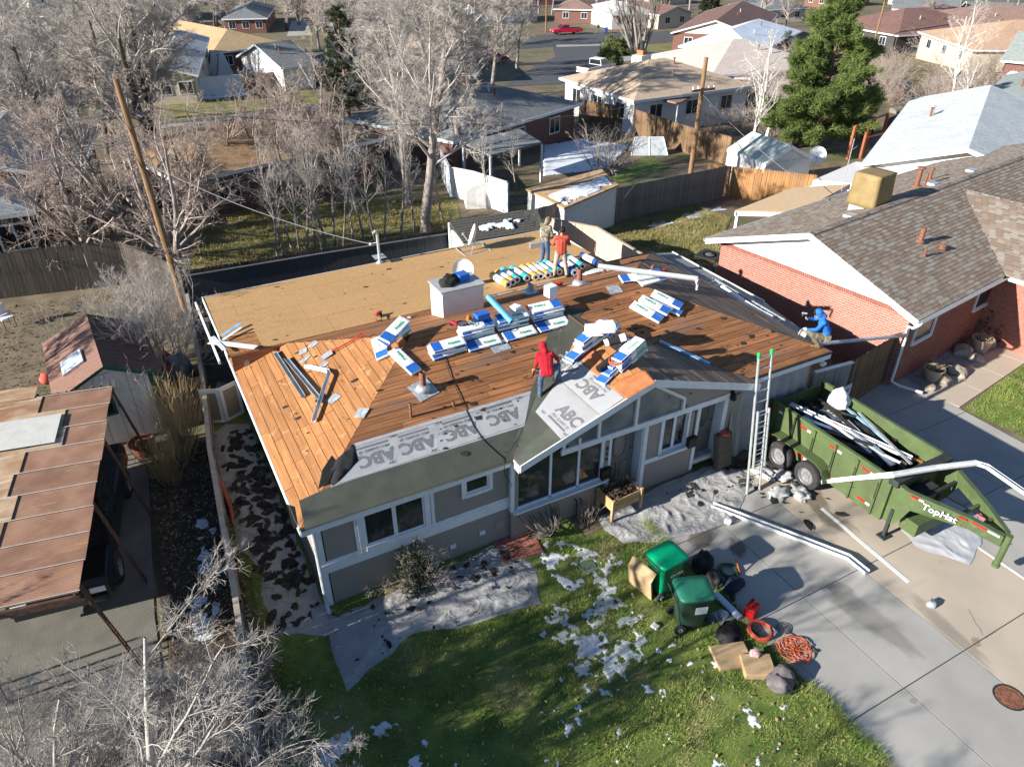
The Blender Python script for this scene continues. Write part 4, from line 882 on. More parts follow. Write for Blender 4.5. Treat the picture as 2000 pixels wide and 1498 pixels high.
d1 = brk_wall(ov, DB-ov, ov, ov, -.05, 2.5, BH); lay_bricks(d1, BH, 300)
WH = [(.6,1.75,1.35,2.25),(4.6,5.7,1.35,2.25)]
d2 = brk_wall(ov, ov, LB, ov, -.05, 2.32, BH, WH); lay_bricks(d2, BH, 0)
# soldier course at the gable
b = MB()
for k in range(int((DB-2*ov)/.078)): y = ov+.02+k*.078; b.bx((ov-.02,y,2.48),(ov+.06,y+.066,2.68))
tag(b.build('soldier_course', m_brick, BH), kind='stuff')
b = MB(); b.bx((ov+.2,DB-ov-.15,-.05),(LB,DB-ov,2.6)); b.build('rear_wall', m_mortar, BH)
# white gable siding: one lap board after another
m_ws = mat('white_siding', (.76,.74,.71), .6, .03, 3)
z = 2.66; k = 0
while z < RZ-.12:
    h = min(.2, RZ-.1-z); e0 = (z-EB)/SB; e1 = (z+h-EB)/SB; y0, y1 = max(e0,.05)+.15, min(DB-e0, DB-.05)-.15; Y0, Y1 = max(e1,.05)+.12, min(DB-e1, DB-.05)-.12
    if Y1 > Y0:
        b = MB(); b.add([(ov-.035,y0,z),(ov-.035,y1,z),(ov-.01,Y1,z+h),(ov-.01,Y0,z+h),(ov+.05,y0,z),(ov+.05,y1,z),(ov+.05,Y1,z+h),(ov+.05,Y0,z+h)], [(0,1,2,3),(4,7,6,5),(0,4,5,1),(2,6,7,3)]); fixn(b.build('siding_board', m_ws, BH))
    z += .2
# roof slabs
b = MB()
for y0, z0, y1, z1 in ((0,EB,DB/2,RZ),(DB,EB,DB/2,RZ)):
    b.slab([(0,y0,z0-.02),(LB+4,y0,z0-.02),(LB+4,y1,z1-.02),(0,y1,z1-.02)], (0,0,-.05))
BR = thing('roof', None, None); BR.parent = BH
fixn(b.build('roof_deck', MATS['shade_toned_board'], BR))
def shingle_plane(o, ex, ey, nx, ny, w, h, parent, m, npart=0, mask=None, th=.012, name='shingle', W=None):
    """overlapping tabs over a plane: o origin at eave, ex along eave, ey up slope (unit vectors)"""
    o, ex, ey = Vector(o), Vector(ex), Vector(ey); n = ex.cross(ey).normalized()
    if n.z < 0: n = -n
    rg = random.Random(3); items = []
    for j in range(ny):
        off = (j % 3)*w/3+rg.uniform(-.02,.02)
        for i in range(-1, nx):
            ww = w
            x = i*w+off; y = j*h
            if mask and not mask(x+ww/2, y+h/2): continue
            e = x+ww; x = max(x, 0); e = min(e, W or nx*w); ww = e-x
            if ww < .04: continue
            items.append((x, y, ww, rg.uniform(0,.006)))
    P0 = parent.matrix_world
    if npart: items.sort(key=lambda t: ((P0 @ (o+ex*t[0]+ey*t[1]))-CAM).length)
    rest = MB(); base = None
    for k, (x, y, ww, d) in enumerate(items):
        a = o+ex*x+ey*y; t0 = n*(th+d); t1 = n*(.002); u = ex*(ww-.006); v = ey*(h*1.04)
        vs = [a+t0, a+u+t0, a+u+v+t1, a+v+t1, a, a+u]; fs = [(0,1,2,3),(4,5,1,0),(4,0,3),(1,5,2)]
        if k < npart and abs(ww-w) < 1e-4:
            if base is None:
                q = MB(); q.add([(0,0,th),(ww-.006,0,th),(ww-.006,h*1.04,.002),(0,h*1.04,.002),(0,0,0),(ww-.006,0,0)], fs); base = q.mesh(name, m)
            ob = bpy.data.objects.new(name, base); col.objects.link(ob); ob.parent = parent
            M = Matrix((ex, ey, n)).transposed().to_4x4(); M.translation = a+n*d; ob.matrix_basis = M
        else: rest.add(vs, fs)
    if rest.v:
        ro = tag(rest.build('shingles', m, parent), kind='stuff'); at = ro.data.attributes.new('tone', 'FLOAT', 'FACE'); rr = np.random.default_rng(len(rest.f)).random(len(rest.f)//4); at.data.foreach_set('value', np.repeat(rr, 4).astype(np.float32))
m_shin1 = m_shin
sl_ = math.hypot(1, SB); up_ = Vector((0,1,SB)).normalized(); dn_ = Vector((0,-1,SB)).normalized(); Ls = DB/2*sl_
# wing: front gable roof with its left slope turned to the sun
WX = 5.55; WR = 9.2
def val(x, y): # hidden by the wing roof
    return True
bpy.context.view_layer.update()
def mshade(name, base):
    """shingle blend with per-tab tone from a cell pattern"""
    m = bpy.data.materials.new(name); m.use_nodes = True; t = m.node_tree; N = t.nodes; L = t.links; b = N['Principled BSDF']; b.inputs['Roughness'].default_value = .95
    tc = N.new('ShaderNodeTexCoord'); at = N.new('ShaderNodeAttribute'); at.attribute_name = 'tone'; oi = N.new('ShaderNodeObjectInfo')
    sm = N.new('ShaderNodeMath'); sm.operation = 'ADD'; L.new(at.outputs['Fac'], sm.inputs[0]); L.new(oi.outputs['Random'], sm.inputs[1]); sp = N.new('ShaderNodeMath'); sp.operation = 'FRACT'; L.new(sm.outputs[0], sp.inputs[0])
    rp = N.new('ShaderNodeValToRGB'); rp.color_ramp.interpolation = 'CONSTANT'; e = rp.color_ramp.elements; e[0].color = (*base[0],1); e[1].position = .4; e[1].color = (*base[1],1); k = e.new(.75); k.color = (*base[2],1)
    L.new(sp.outputs[0], rp.inputs[0])
    nz = N.new('ShaderNodeTexNoise'); nz.inputs['Scale'].default_value = 60; L.new(tc.outputs['Object'], nz.inputs['Vector'])
    mx = N.new('ShaderNodeMix'); mx.data_type = 'RGBA'; mx.blend_type = 'OVERLAY'; mx.inputs[0].default_value = .6; L.new(rp.outputs[0], mx.inputs[6]); L.new(nz.outputs[0], mx.inputs[7]); L.new(mx.outputs[2], b.inputs['Base Color']); return m
m_shin = mshade('weathered_shingle', ((.19,.142,.105),(.23,.178,.137),(.262,.238,.195),1))
shingle_plane((0,0,EB), (1,0,0), up_, int(21/.25), int(Ls/.145), .25, .145, BR, m_shin, 300)
shingle_plane((0,DB,EB), (1,0,0), dn_, int(21/.25), int(Ls/.145), .25, .145, BR, m_shin)
b = MB()
for k in range(80): x = k*.26; b.slab([(x,DB/2-.14,RZ-.025),(x+.27,DB/2-.14,RZ-.02),(x+.27,DB/2,RZ+.03),(x,DB/2,RZ+.025)], (0,0,.012)); b.slab([(x,DB/2+.14,RZ-.025),(x+.27,DB/2+.14,RZ-.02),(x+.27,DB/2,RZ+.03),(x,DB/2,RZ+.025)], (0,0,.012))
tag(fixn(b.build('ridge_caps', m_shin1, BR)), kind='stuff')
# wing roof left slope
wy0 = -3.2; wz = lambda x: EB+SB*(x-WX)
b = MB(); b.slab([(WX,0,EB+.03),(WX,wy0,EB+.03),(WR,wy0,wz(WR)+.03),(WR,(WR-WX),wz(WR)+.03)], (0,0,-.05)); fixn(b.build('wing_deck', m_shin1, BR))
ws_ = Vector((1,0,SB)).normalized()
shingle_plane((WX,wy0,EB+.035), (0,1,0), ws_, int(8/.25), int(3.9/.145), .25, .145, BR, m_shin, 0, mask=lambda x, y: x < -wy0+y*.94)
b = MB(); b.bx((WX+.45,wy0+.4,-.05),(WR+4,ov,2.5)); b.build('wing_wall', m_brick, BH)
# rakes, gutters, downspout
m_tr = mat('white_gloss_trim', (.76,.75,.73), .5, .03)
b = MB()
for y0, y1 in ((0,DB/2),(DB,DB/2)): b.slab([(-.03,y0,EB-.2),(-.03,y1,RZ-.2),(-.03,y1,RZ+.0),(-.03,y0,EB+.0)], (.04,0,0))
fixn(b.build('rake_board', m_tr, BH))
b = MB(); b.slab([(0,0,EB-.16),(0,DB/2,RZ-.16),(ov,DB/2,RZ-.16),(ov,0,EB-.16)], (0,0,-.015)); b.slab([(0,DB,EB-.16),(0,DB/2,RZ-.16),(ov,DB/2,RZ-.16),(ov,DB,EB-.16)], (0,0,-.015)); fixn(b.build('soffit', m_tr, BH))
def local_gutter(pts, par, nm='gutter'):
    o = channel(nm, pts, None, .12, .1, m_tr, None); 
    o.parent = par; return o
local_gutter([(0,-.06,EB-.12),(WX-.1,-.06,EB-.12)], BH); local_gutter([(WX-.06,-.15,EB-.12),(WX-.06,wy0,EB-.12)], BH); local_gutter([(0,DB+.06,EB-.12),(LB,DB+.06,EB-.12)], BH)
b = MB(); b.tube([(.02,-.06,EB-.12),(.02,.1,EB-.3),(.36,.36,EB-.45),(.36,.36,.25),(.45,.1,.16),(.75,-.5,.1)], .045, 8); b.build('downspout', m_tr, BH)
b = MB(); b.bx((ov,.05,EB-.19),(WX,ov,EB-.175)); b.build('soffit', m_tr, BH)
for h in WH: win(BH, ov+h[0], ov+h[1], 1.38, 2.22, ov-.02, cas=.06)
# roof furniture
def bpx(px, py): # point on the front slope
    n = BH.matrix_world.to_3x3() @ Vector((0,-SB,1)); return PL(px, py, BH.matrix_world @ Vector((0,0,EB)), n)
def bpb(px, py):
    n = BH.matrix_world.to_3x3() @ Vector((0,SB,1)); return PL(px, py, BH.matrix_world @ Vector((0,DB,EB)), n)
def bvent(p, r, h, cap=False):
    v = thing('vent_pipe', None, None); v.parent = BH; v.location = BH.matrix_world.inverted() @ p
    b = MB(); b.lathe([(r,0),(r,h)], 12); b.build('pipe', m_rust, v)
    b = MB(); b.lathe([(r*2,.0),(r*1.2,.08)], 12, (0,0,.02)); b.build('collar', m_rust, v)
    if cap: b = MB(); b.lathe([(r*1.8,h),(r*1.7,h+.05),(.01,h+.09)], 12); b.build('cap', m_rust, v)
bvent(bpx(1797,473), .08, .5); bvent(bpx(1805,501), .035, .3); bvent(bpx(1840,487), .07, .1, True); bvent(bpb(1789,366), .09, .75, True); bvent(bpb(1805,364), .05, .5); bvent(bpb(1815,352), .06, .45, True)
for px, py in ((1822,362),(1897,336),(1660,424)):
    p = bpb(px, py); b = MB(); b.bx((-.22,-.16,0),(.22,.16,.1)); o = bevel(b.build('roof_vent', m_galv, BH), .02); o.location = BH.matrix_world.inverted() @ p
# covered cooler on the roof
pc = bpb(1694,404); K = thing('rooftop_cooler', 'evaporative cooler under a yellow cover on brown roof', 'cooler', pc, BA)
bm = bmesh.new(); bmesh.ops.create_cube(bm, size=1); bmesh.ops.subdivide_edges(bm, edges=bm.edges[:], cuts=7, use_grid_fill=True)
for v in bm.verts:
    t = v.co.z+.5; s = 1.08-.1*t; v.co = Vector((v.co.x*1.1*s, v.co.y*1.0*s, t*1.15+.12))
    if t < .95: v.co += Vector((mnoise.noise(Vector((v.co.x*5,v.co.y*5,.3))), mnoise.noise(Vector((v.co.y*5,v.co.x*5,7))), 0))*.05
me = bpy.data.meshes.new('cover'); bm.to_mesh(me); bm.free(); me.materials.append(layer(mat('yellow_tarp', (.23,.165,.07), .7, .12, 3, .4, 9), (.36,.3,.16), 1.2, .5, .8, fac=.5))
for q in me.polygons: q.use_smooth = True
o = bpy.data.objects.new('cover', me); col.objects.link(o); o.parent = K
b = MB(); b.bx((-.5,-.45,-.15),(.5,.45,.12)); b.build('stand', m_galv, K)
# antenna rod
b = MB(); q = bpb(1643,374); b.tube([q, q+Vector((.05,.02,2.3))], .018, 6); b.tube([q+Vector((.04,.02,1.8)), q+Vector((.45,.1,1.9))], .01, 5); tag(b.build('antenna', m_galv), 'thin antenna rod beside the yellow cooler', 'antenna')
# patio cover behind, tan deck on white posts
PC = thing('patio_cover', 'tan topped patio cover with white posts behind brick house', 'patio cover')
pts = [G(1436,413,2.3), G(1548,369,2.3), G(1660,362,2.3), G(1560,416,2.3)]
b = MB(); b.slab(pts, (0,0,.05)); fixn(b.build('deck', mat('tan_membrane', (.56,.40,.24), .9, .06), PC))
b = MB()
for i in range(4): p, q = pts[i], pts[(i+1) % 4]; n = (q-p).cross(Vector((0,0,1))).normalized()*.05; b.slab([p+n,q+n,q+n*.1,p+n*.1], (0,0,-.2))
fixn(b.build('fascia', m_tr, PC))
for i in (0,1):
    p = pts[i]*.97+pts[2]*.03; b = MB(); b.bx((p.x-.07,p.y-.07,tz(p.x,p.y)-.05),(p.x+.07,p.y+.07,2.3)); b.build('post', m_tr, PC)
# low side roof between the houses and stuff on it
SR = thing('side_lean_to', 'grey roll roofed lean-to between the two houses', 'lean-to')
b = MB(); a = [(14.64,.8,2.52),(14.64,8.1,2.52),(15.75,8.1,2.36),(15.75,3.4,2.36),(15.2,.8,2.42)]; b.slab(a, (0,0,-.06)); fixn(b.build('roof', mat('grey_roll_roofing', (.17,.18,.185), .9, .2, 4, .2, 30, c2=(.24,.25,.25)), SR))
for p in ((15.65,3.6),(15.65,8.0),(15.15,.95)): b = MB(); b.bx((p[0]-.05,p[1]-.05,-.05),(p[0]+.05,p[1]+.05,2.32)); b.build('post', m_white, SR)
b = MB(); b.bx((15.75,3.4,2.25),(15.78,8.1,2.4)); b.build('fascia', m_white, SR)
def ladder(p, q, w, n, label, side, m=None, tips=None, bow=0):
    p, q = Vector(p), Vector(q); t = (q-p).normalized(); s = Vector(side).normalized(); f = t.cross(s); L = (q-p).length; m = m or mat('aluminium', (.55,.57,.58), .35, .08, 8, metal=.6)
    T_ = thing('ladder', label, 'ladder', p)
    for k in (-1, 1):
        a = s*k*w/2; e1, e2 = s*.014, f*.035; b = MB(); b.slab([a-e1-e2, a+e1-e2, a+e1+e2, a-e1+e2], t*L); fixn(b.build('rail', m, T_))
        if tips: b = MB(); b.slab([a-e1*1.6-e2*1.2+t*(L-.12), a+e1*1.6-e2*1.2+t*(L-.12), a+e1*1.6+e2*1.2+t*(L-.12), a-e1*1.6+e2*1.2+t*(L-.12)], t*.16); fixn(b.build('rail_tip', tips, T_))
    for i in range(n):
        c = t*(L*(i+.6)/n); b = MB(); b.tube([c-s*w/2, c+s*w/2], .016, 6); b.build('rung', m, T_)
    return T_
ladder((15.05,5.3,2.52),(14.95,1.9,2.5), .36, 12, 'ladder lying flat on the lean-to beside brick wall', (1,0,.1))
b = MB(); b.tube([(15.0,4.6,2.56),(14.9,3.5,2.56),(14.86,2.6,2.55),(14.9,2.2,2.55)], .06, 8); tag(b.build('wrapped_pipe', m_bw), 'white plastic wrapped tube beside the flat ladder', 'tube')
b = MB(); b.lathe([(.13,0),(.13,.18)], 16, (14.62,.75,2.74), Matrix.Rotation(R(90),3,'X')); b.lathe([(.2,0),(.2,.02)], 16, (14.62,.78,2.74), Matrix.Rotation(R(90),3,'X')); tag(b.build('flashing_coil', m_galv), 'coil of metal flashing in front of the blue hooded man', 'metal coil')
# long metal pipe leaning from house corner to fence
b = MB(); b.tube([(14.75,.35,2.56),(18.7,.2,1.9)], .055, 8); tag(b.build('long_pipe', mat('lilac_pipe', (.4,.4,.45), .5)), 'long grey pipe bridging from the roof corner to the fence', 'pipe')
# wooden fence with gate between the houses
def fence(name, label, pts, h, pw, m, top=None, posts=True, cap=None, dz=0, gap=.006, rail=True, group=None, dog=.05, limit=300):
    """board fence along a polyline on the ground: each picket a part sharing one mesh"""
    Fn = thing(name, label, 'fence', group=group); shape = MB(); t = .018
    if dog: shape.slab([(0,0,0),(pw-gap,0,0),(pw-gap,0,h-dog),(pw-gap-dog*.7,0,h),(dog*.7,0,h),(0,0,h-dog)], (0,t,0))
    else: shape.bx((0,0,0),(pw-gap,t,h))
    me = shape.mesh('picket', m); n_ = 0
    for i in range(len(pts)-1):
        p, q = Vector((pts[i][0],pts[i][1],0)), Vector((pts[i+1][0],pts[i+1][1],0)); L = (q-p).length; d = (q-p)/L; a = math.atan2(d.y, d.x); k = int(L/pw)
        for j in range(k):
            c = p+d*(L*j/k); 
            if n_ >= limit: break
            o = bpy.data.objects.new('picket', me); col.objects.link(o); o.parent = Fn; o.location = (c.x, c.y, tz(c.x, c.y)+dz+rnd.uniform(-.012,.012)); o.rotation_euler[2] = a; o.rotation_euler[1] = rnd.uniform(-.008,.008); n_ += 1
        nv = Vector((-d.y, d.x, 0))*.045
        if rail:
            for z in (.3, h-.35):
                b = MB(); b.tube([Vector((p.x,p.y,tz(p.x,p.y)+z+dz))+nv, Vector((q.x,q.y,tz(q.x,q.y)+z+dz))+nv], .035, 4); b.build('rail', m, Fn)
        if posts:
            kk = max(1, int(L/2.4))
            for j in range(kk+1):
                c = p+d*(L*j/kk)+nv*1.5; b = MB(); b.bx((c.x-.045,c.y-.045,tz(c.x,c.y)-.1),(c.x+.045,c.y+.045,tz(c.x,c.y)+h-.05+dz)); b.build('post', m, Fn)
        if cap: b = MB(); b.slab([Vector((p.x,p.y,tz(p.x,p.y)+h+dz))-nv, Vector((q.x,q.y,tz(q.x,q.y)+h+dz))-nv, Vector((q.x,q.y,tz(q.x,q.y)+h+dz))+nv*1.6, Vector((p.x,p.y,tz(p.x,p.y)+h+dz))+nv*1.6], (0,0,.03)); b.build('cap_board', cap, Fn)
    return Fn
m_fbr = mat('brown_fence_wood', (.16,.10,.055), .9, .25, 4, .3, 30, stretch=(3,3,.4), rand=.25); m_fgr = mat('grey_fence_wood', (.17,.155,.14), .9, .2, 4, .3, 30, stretch=(3,3,.4), rand=.18); m_fdk = mat('dark_fence_wood', (.06,.05,.042), .9, .3, 4, .3, 30, stretch=(3,3,.4), rand=.25); m_ftan = mat('tan_fence_panel', (.52,.40,.30), .85, .08, 3, .1, 20)
fence('wooden_fence', 'brown board fence by the brick house corner', [(16.2,-.05),(18.75,.45)], 1.85, .14, m_fbr, dog=0)
fence('side_gate', 'short taupe gate beside the trailer rear', [(14.7,.1),(16.15,-.02)], 1.75, .2, m_taupe, dog=0, cap=m_white)
b = MB(); b.bx((14.9,-.02,.35),(16.0,.03,1.5)); o = None
GT = thing('framed_gate', 'white framed gate leaning behind the trailer', 'gate', (15.35,-.45,.0), R(8))
b = MB(); b.bx((-.5,0,0),(.5,.03,.1)); b.bx((-.5,0,1.2),(.5,.03,1.3)); b.bx((-.5,.001,.1),(-.4,.031,1.2)); b.bx((.4,.001,.1),(.5,.031,1.2)); b.build('frame', m_white, GT)
b = MB(); b.bx((-.4,.008,.1),(.4,.02,1.2)); b.build('panel', m_taupe, GT)
b = MB(); b.lathe([(.05,0),(.09,.1),(.06,.16)], 10, (14.45,-.32,2.35), Matrix.Rotation(R(-120),3,'X')); b.tube([(14.3,-.05,2.4),(14.42,-.28,2.4)], .025, 6); tag(b.build('flood_lamp', m_white), 'white flood lamp under the right front eave', 'lamp')
# flower pots on the gravel
def flowerpot(p, label, s=1.0):
    t = thing('flower_pot', label, 'flower pot', p, group='pots on the gravel bed'); b = MB(); b.lathe([(.2*s,0),(.3*s,.4*s),(.33*s,.42*s),(.33*s,.46*s),(.28*s,.46*s),(.27*s,.4*s)], 18); b.build('pot', mat('clay_pot', (.45,.33,.24), .85, .1), t, smooth=False)
    b = MB(); b.lathe([(.01,.41*s),(.275*s,.41*s)], 18, cap=False); b.build('soil', m_soil, t)
    rg = random.Random(int(p[0]*10)); b = MB()
    for k in range(90):
        a = rg.random()*6.28; r = rg.random()*.22*s; q = Vector((r*math.cos(a), r*math.sin(a), .42*s)); e = q+Vector((rg.uniform(-.25,.25)*s, rg.uniform(-.25,.25)*s, rg.uniform(.03,.22)*s)); b.tube([q, (q+e)/2+Vector((0,0,.05)), e], [.008,.006,.003], 3)
    tag(b.build('dead_stems', mat('straw_stems', (.42,.33,.2), .95, .25), t), kind='stuff')
flowerpot(G(1818,742), 'clay pot of dead stems nearer the driveway'); flowerpot(G(1912,685), 'clay pot of dead stems farther along the gravel', 1.1)
b = MB(); b.lathe([(.4,0),(.42,.02),(.3,.03)], 20, G(1868,672)); tag(b.build('dark_saucer', mat('slate_disc', (.05,.06,.07), .8)), 'dark round disc lying on the gravel', 'disc')
# fire pit on patio behind
FP = thing('fire_pit', 'black square metal fire pit behind the houses', 'fire pit', G(1383,520), .4)
b = MB(); b.slab([(-.5,-.5,.5),(.5,-.5,.5),(.5,.5,.5),(-.5,.5,.5)], (0,0,.04)); b.build('top', mat('black_iron', (.03,.03,.032), .7), FP)
b = MB(); b.lathe([(.3,.545),(.22,.545),(.05,.62)], 12); b.build('mesh_lid', mat('iron_grey', (.09,.09,.09), .7), FP)
for x in (-.45,.45):
    for y in (-.45,.45): b = MB(); b.bx((x-.02,y-.02,0),(x+.02,y+.02,.5)); b.build('leg', MATS['black_iron'], FP)
for k in range(9):
    x = -.4+k*.1
    for y in (-.45,.45): b = MB(); b.bx((x-.008,y-.008,.1),(x+.008,y+.008,.5)); b.build('bar', MATS['black_iron'], FP)
# =====================================================================  TARPS, TRAILER, DRIVEWAY THINGS
m_tarp = mat('canvas_tarp', (.33,.325,.32), .9, .1, 1.6, .25, 16); layer(m_tarp, (.28,.26,.24), 2.4, .55, .75, fac=.5, off=2); layer(m_tarp, (.2,.12,.07), 3.5, .68, .78, fac=.5, off=6); creases(m_tarp, 1.5, .5, .06, (1,1.6,1))
TARPS = {}
def fold(X, Y, seed, amp, fs):
    wx = fbm(X*.9, Y*.9, seed+5, 3)*2.2; wy = fbm(X*.9+9, Y*.9, seed+6, 3)*2.2
    a = 1-np.abs(2*fbm(X*fs+wx, Y*fs*.7+wy, seed, 3)-1)*1.0; c = 1-np.abs(2*fbm(X*fs*2.3-wy, Y*fs*2.3+wx, seed+3, 2)-1)
    r3 = 1-np.abs(2*vnoise(X*fs*2.1+wx*1.6, Y*fs*1.3-wy*1.6, seed+11)-1); r4 = 1-np.abs(2*vnoise(X*fs*4.6+wy*3, Y*fs*3.3+wx*3, seed+12)-1)
    return .012+amp*(np.clip(a-.5, 0, 1)*1.6)**2+amp*.5*r3**7+amp*.3*r4**6+amp*.12*c**4+.004*fbm(X*14, Y*14, seed+8, 2)
def tarp(name, label, poly, amp=.12, fs=.9, seed=1, cell=.045, m=None, z0=0.0, edge=.25):
    P = [Vector((p[0], p[1])) for p in poly]
    # roughen the outline
    Q = []; rg = random.Random(seed)
    for i in range(len(P)):
        a, c = P[i], P[(i+1) % len(P)]; k = max(1, int((c-a).length/.28)); nrm = Vector((-(c-a).y, (c-a).x)).normalized()
        for j in range(k): t = j/k; Q.append(a+(c-a)*t+(nrm*rg.uniform(-.05,.05) if j else Vector((0,0))))
    xs = np.arange(min(p.x for p in Q)-cell, max(p.x for p in Q)+2*cell, cell); ys = np.arange(min(p.y for p in Q)-cell, max(p.y for p in Q)+2*cell, cell)
    X, Y = np.meshgrid(xs, ys, indexing='ij'); ins = inpoly(X, Y, Q)
    f = ins[:-1,:-1] | ins[1:,:-1] | ins[1:,1:] | ins[:-1,1:]
    # distance to outline
    D = np.full(X.shape, 9.0); NX, NY = X.copy(), Y.copy()
    for i in range(len(Q)):
        a, c = Q[i], Q[(i+1) % len(Q)]; d = c-a; L2 = max(d.length_squared, 1e-9)
        t = np.clip(((X-a.x)*d.x+(Y-a.y)*d.y)/L2, 0, 1); qx, qy = a.x+t*d.x, a.y+t*d.y; dd = np.hypot(X-qx, Y-qy); k = dd < D
        D[k] = dd[k]; NX[k] = qx[k]; NY[k] = qy[k]
    X = np.where(ins, X, NX); Y = np.where(ins, Y, NY); D = np.where(ins, D, 0)
    Z = z0+fold(X, Y, seed, amp, fs)*np.clip(.15+D/edge, 0, 1)
    TARPS[label] = (seed, amp, fs, z0)
    idx = np.arange(X.size).reshape(X.shape); Qd = np.stack([idx[:-1,:-1], idx[1:,:-1], idx[1:,1:], idx[:-1,1:]], -1)[f]
    V = np.stack([X, Y, Z], -1).reshape(-1, 3); used = np.unique(Qd); re = np.full(len(V), -1); re[used] = np.arange(len(used))
    o = npmesh(name, V[used], re[Qd], m or m_tarp, smooth=True); return tag(o, label, 'tarp', 'canvas tarps round the house')
def th(label, x, y):
    s, a, f, z0 = TARPS[label]; return z0+float(fold(np.array([x]), np.array([y]), s, a, f)[0])
def gp(*px): return [G(x, y) for x, y in px]
TL = 'debris strewn canvas tarp beside the left wall'; TB = 'grey canvas tarp spread on lawn below bedroom window'; TR = 'wrinkled canvas tarp before the front doors'
tarp('tarp', TL, [(-1.22,7.9),(-.75,8.25),(-.12,7.9),(-.1,.2),(-.06,-.12),(.32,-1.0),(-.55,-.62),(-1.15,-.25),(-1.28,.7),(-1.1,1.6),(-1.45,3.0),(-1.25,4.6),(-1.5,5.6),(-1.25,6.6)], .07, 1.0, 3)
tarp('tarp', TB, [(-.2,-.42),(1.6,-.3),(3.3,-.22),(4.0,-.06),(4.45,-.1),(4.6,-1.2),(4.2,-2.2),(2.6,-2.0),(1.35,-1.62),(.5,-1.95),(-.3,-2.3),(-.28,-1.2)], .055, .8, 8, z0=.006)
tarp('tarp', TR, [(6.85,-.45),(8.9,-.25),(11.15,-.2),(11.5,-1.2),(10.6,-1.75),(9.6,-2.25),(8.4,-2.05),(7.75,-1.95),(6.9,-1.55),(6.75,-.95)], .06, .8, 14, z0=.016)
tarp('tarp', 'crumpled tarp bundle in the left side gate', [(-1.0,8.95),(-.2,8.9),(-.2,10.2),(-.6,10.5),(-1.05,9.9)], .55, .9, 21, z0=.02)
tarp('tarp', 'pale tarp under the trailer tongue on driveway', [(13.3,-4.3),(15.4,-4.05),(15.5,-5.0),(14.6,-5.7),(13.7,-6.0),(13.1,-5.0)], .04, 1.0, 31, z0=.02, m=mat('pale_tarp', (.42,.43,.45), .7, .06, 3, .2, 10))
b = MB(); b.tube([(-1.3,6.9,.1),(-1.42,6.0,.14),(-1.36,5.0,.12),(-1.32,4.2,.1),(-1.38,3.6,.06)], [.05,.08,.06,.05,.03], 7); tag(b.build('red_tarp_edge', mat('faded_red_cloth', (.5,.1,.07), .9, .2, 8)), 'faded red tarp edge bunched along the left fence', 'cloth')
b = MB(); b.tube([(15.3,-3.6,.03),(15.45,-4.6,.03),(15.5,-5.2,.03),(15.3,-5.3,.03)], .02, 6); tag(b.build('red_strap', mat('red_strap', (.55,.06,.06), .6)), 'red strap on driveway past the trailer tongue', 'strap')
# hanging plastic over the garage wall
def hang():
    n, k = 40, 16; V = []; F = []
    for i in range(n):
        for j in range(k):
            x = 11.3+2.75*i/(n-1); z = 2.5*(j/(k-1))**.9+.02; s = 1-j/(k-1)
            V.append((x+.1*math.sin(i*.7)*s, -.06-.12*s-.05*math.sin(i*1.1+j*.25)*(.3+s), min(z, 2.46)))
    for i in range(n-1):
        for j in range(k-1): F.append((i*k+j, (i+1)*k+j, (i+1)*k+j+1, i*k+j+1))
    b = MB(); b.add(V, F); return tag(b.build('hanging_tarp', m_tarp, smooth=True), 'grey canvas hung over the garage wall behind trailer', 'tarp')
hang()
# torn shingle scraps
SC = []
for s in range(8):
    rg = random.Random(s+40); b = MB(); n = rg.randint(7,11); L, Wd = rg.uniform(.7,1.2), rg.uniform(.3,.6); pts = []
    for j in range(n): a = 6.283*j/n; q = rg.uniform(.55,1.1); pts.append(Vector((L*.5*q*math.cos(a), Wd*.5*q*math.sin(a), .03*rg.random())))
    c = Vector((0,0,.04)); b.add(pts+[c]+[p-Vector((0,0,.012)) for p in pts], [(j, (j+1) % n, n) for j in range(n)]+[(j, n+1+j, n+1+(j+1) % n, (j+1) % n) for j in range(n)])
    SC.append(b.mesh('shingle_scrap', mat('scrap_shingle', (.038,.03,.025), .95, .5, 14, rand=.5)))
def scraps(n, region, label, tl, smin, smax, group, seed, dens=None):
    rg = random.Random(seed); k = 0; t = 0
    while k < n and t < n*30:
        t += 1; x = rg.uniform(*region[0]); y = rg.uniform(*region[1])
        if dens and rg.random() > dens(x, y): continue
        o = bpy.data.objects.new('shingle_scrap', rg.choice(SC)); col.objects.link(o); s = rg.uniform(smin, smax)*rg.choice((.5,.7,1))
        z = th(tl, x, y) if tl else .02
        o.location = (x, y, z+.02); o.rotation_euler = (rg.uniform(-.25,.25), rg.uniform(-.25,.25), rg.random()*6.28); o.scale = (s, s*rg.uniform(.7,1.2), s); tag(o, label, 'shingle scrap', group); k += 1
from math import exp
scraps(235, ((-1.25,-.15),(-.3,7.7)), 'torn black shingle scrap on the tarp beside the left wall', TL, .3, .62, 'scraps on the left tarp', 1, lambda x, y: .35+.65*exp(-((x+.55)/.45)**2) if y > .6 else .35)
scraps(46, ((0,4.4),(-1.9,-.25)), 'torn black shingle scrap on the lawn tarp', TB, .12, .32, 'scraps on the lawn tarp', 2, lambda x, y: .25+.75*(y > -1.2))
scraps(12, ((2.9,4.2),(-.95,-.3)), 'torn black shingle scrap heaped at right end of lawn tarp', TB, .3, .6, 'scrap heap on the lawn tarp', 9)
scraps(18, ((8.8,11.4),(-1.6,-.5)), 'torn black shingle scrap on the doorway tarp', TR, .12, .45, 'scraps on the doorway tarp', 3)
scraps(46, ((11.1,12.6),(-2.2,-.45)), 'torn black shingle scrap heaped between ladder and trailer', None, .3, .75, 'scraps beside the trailer', 4)
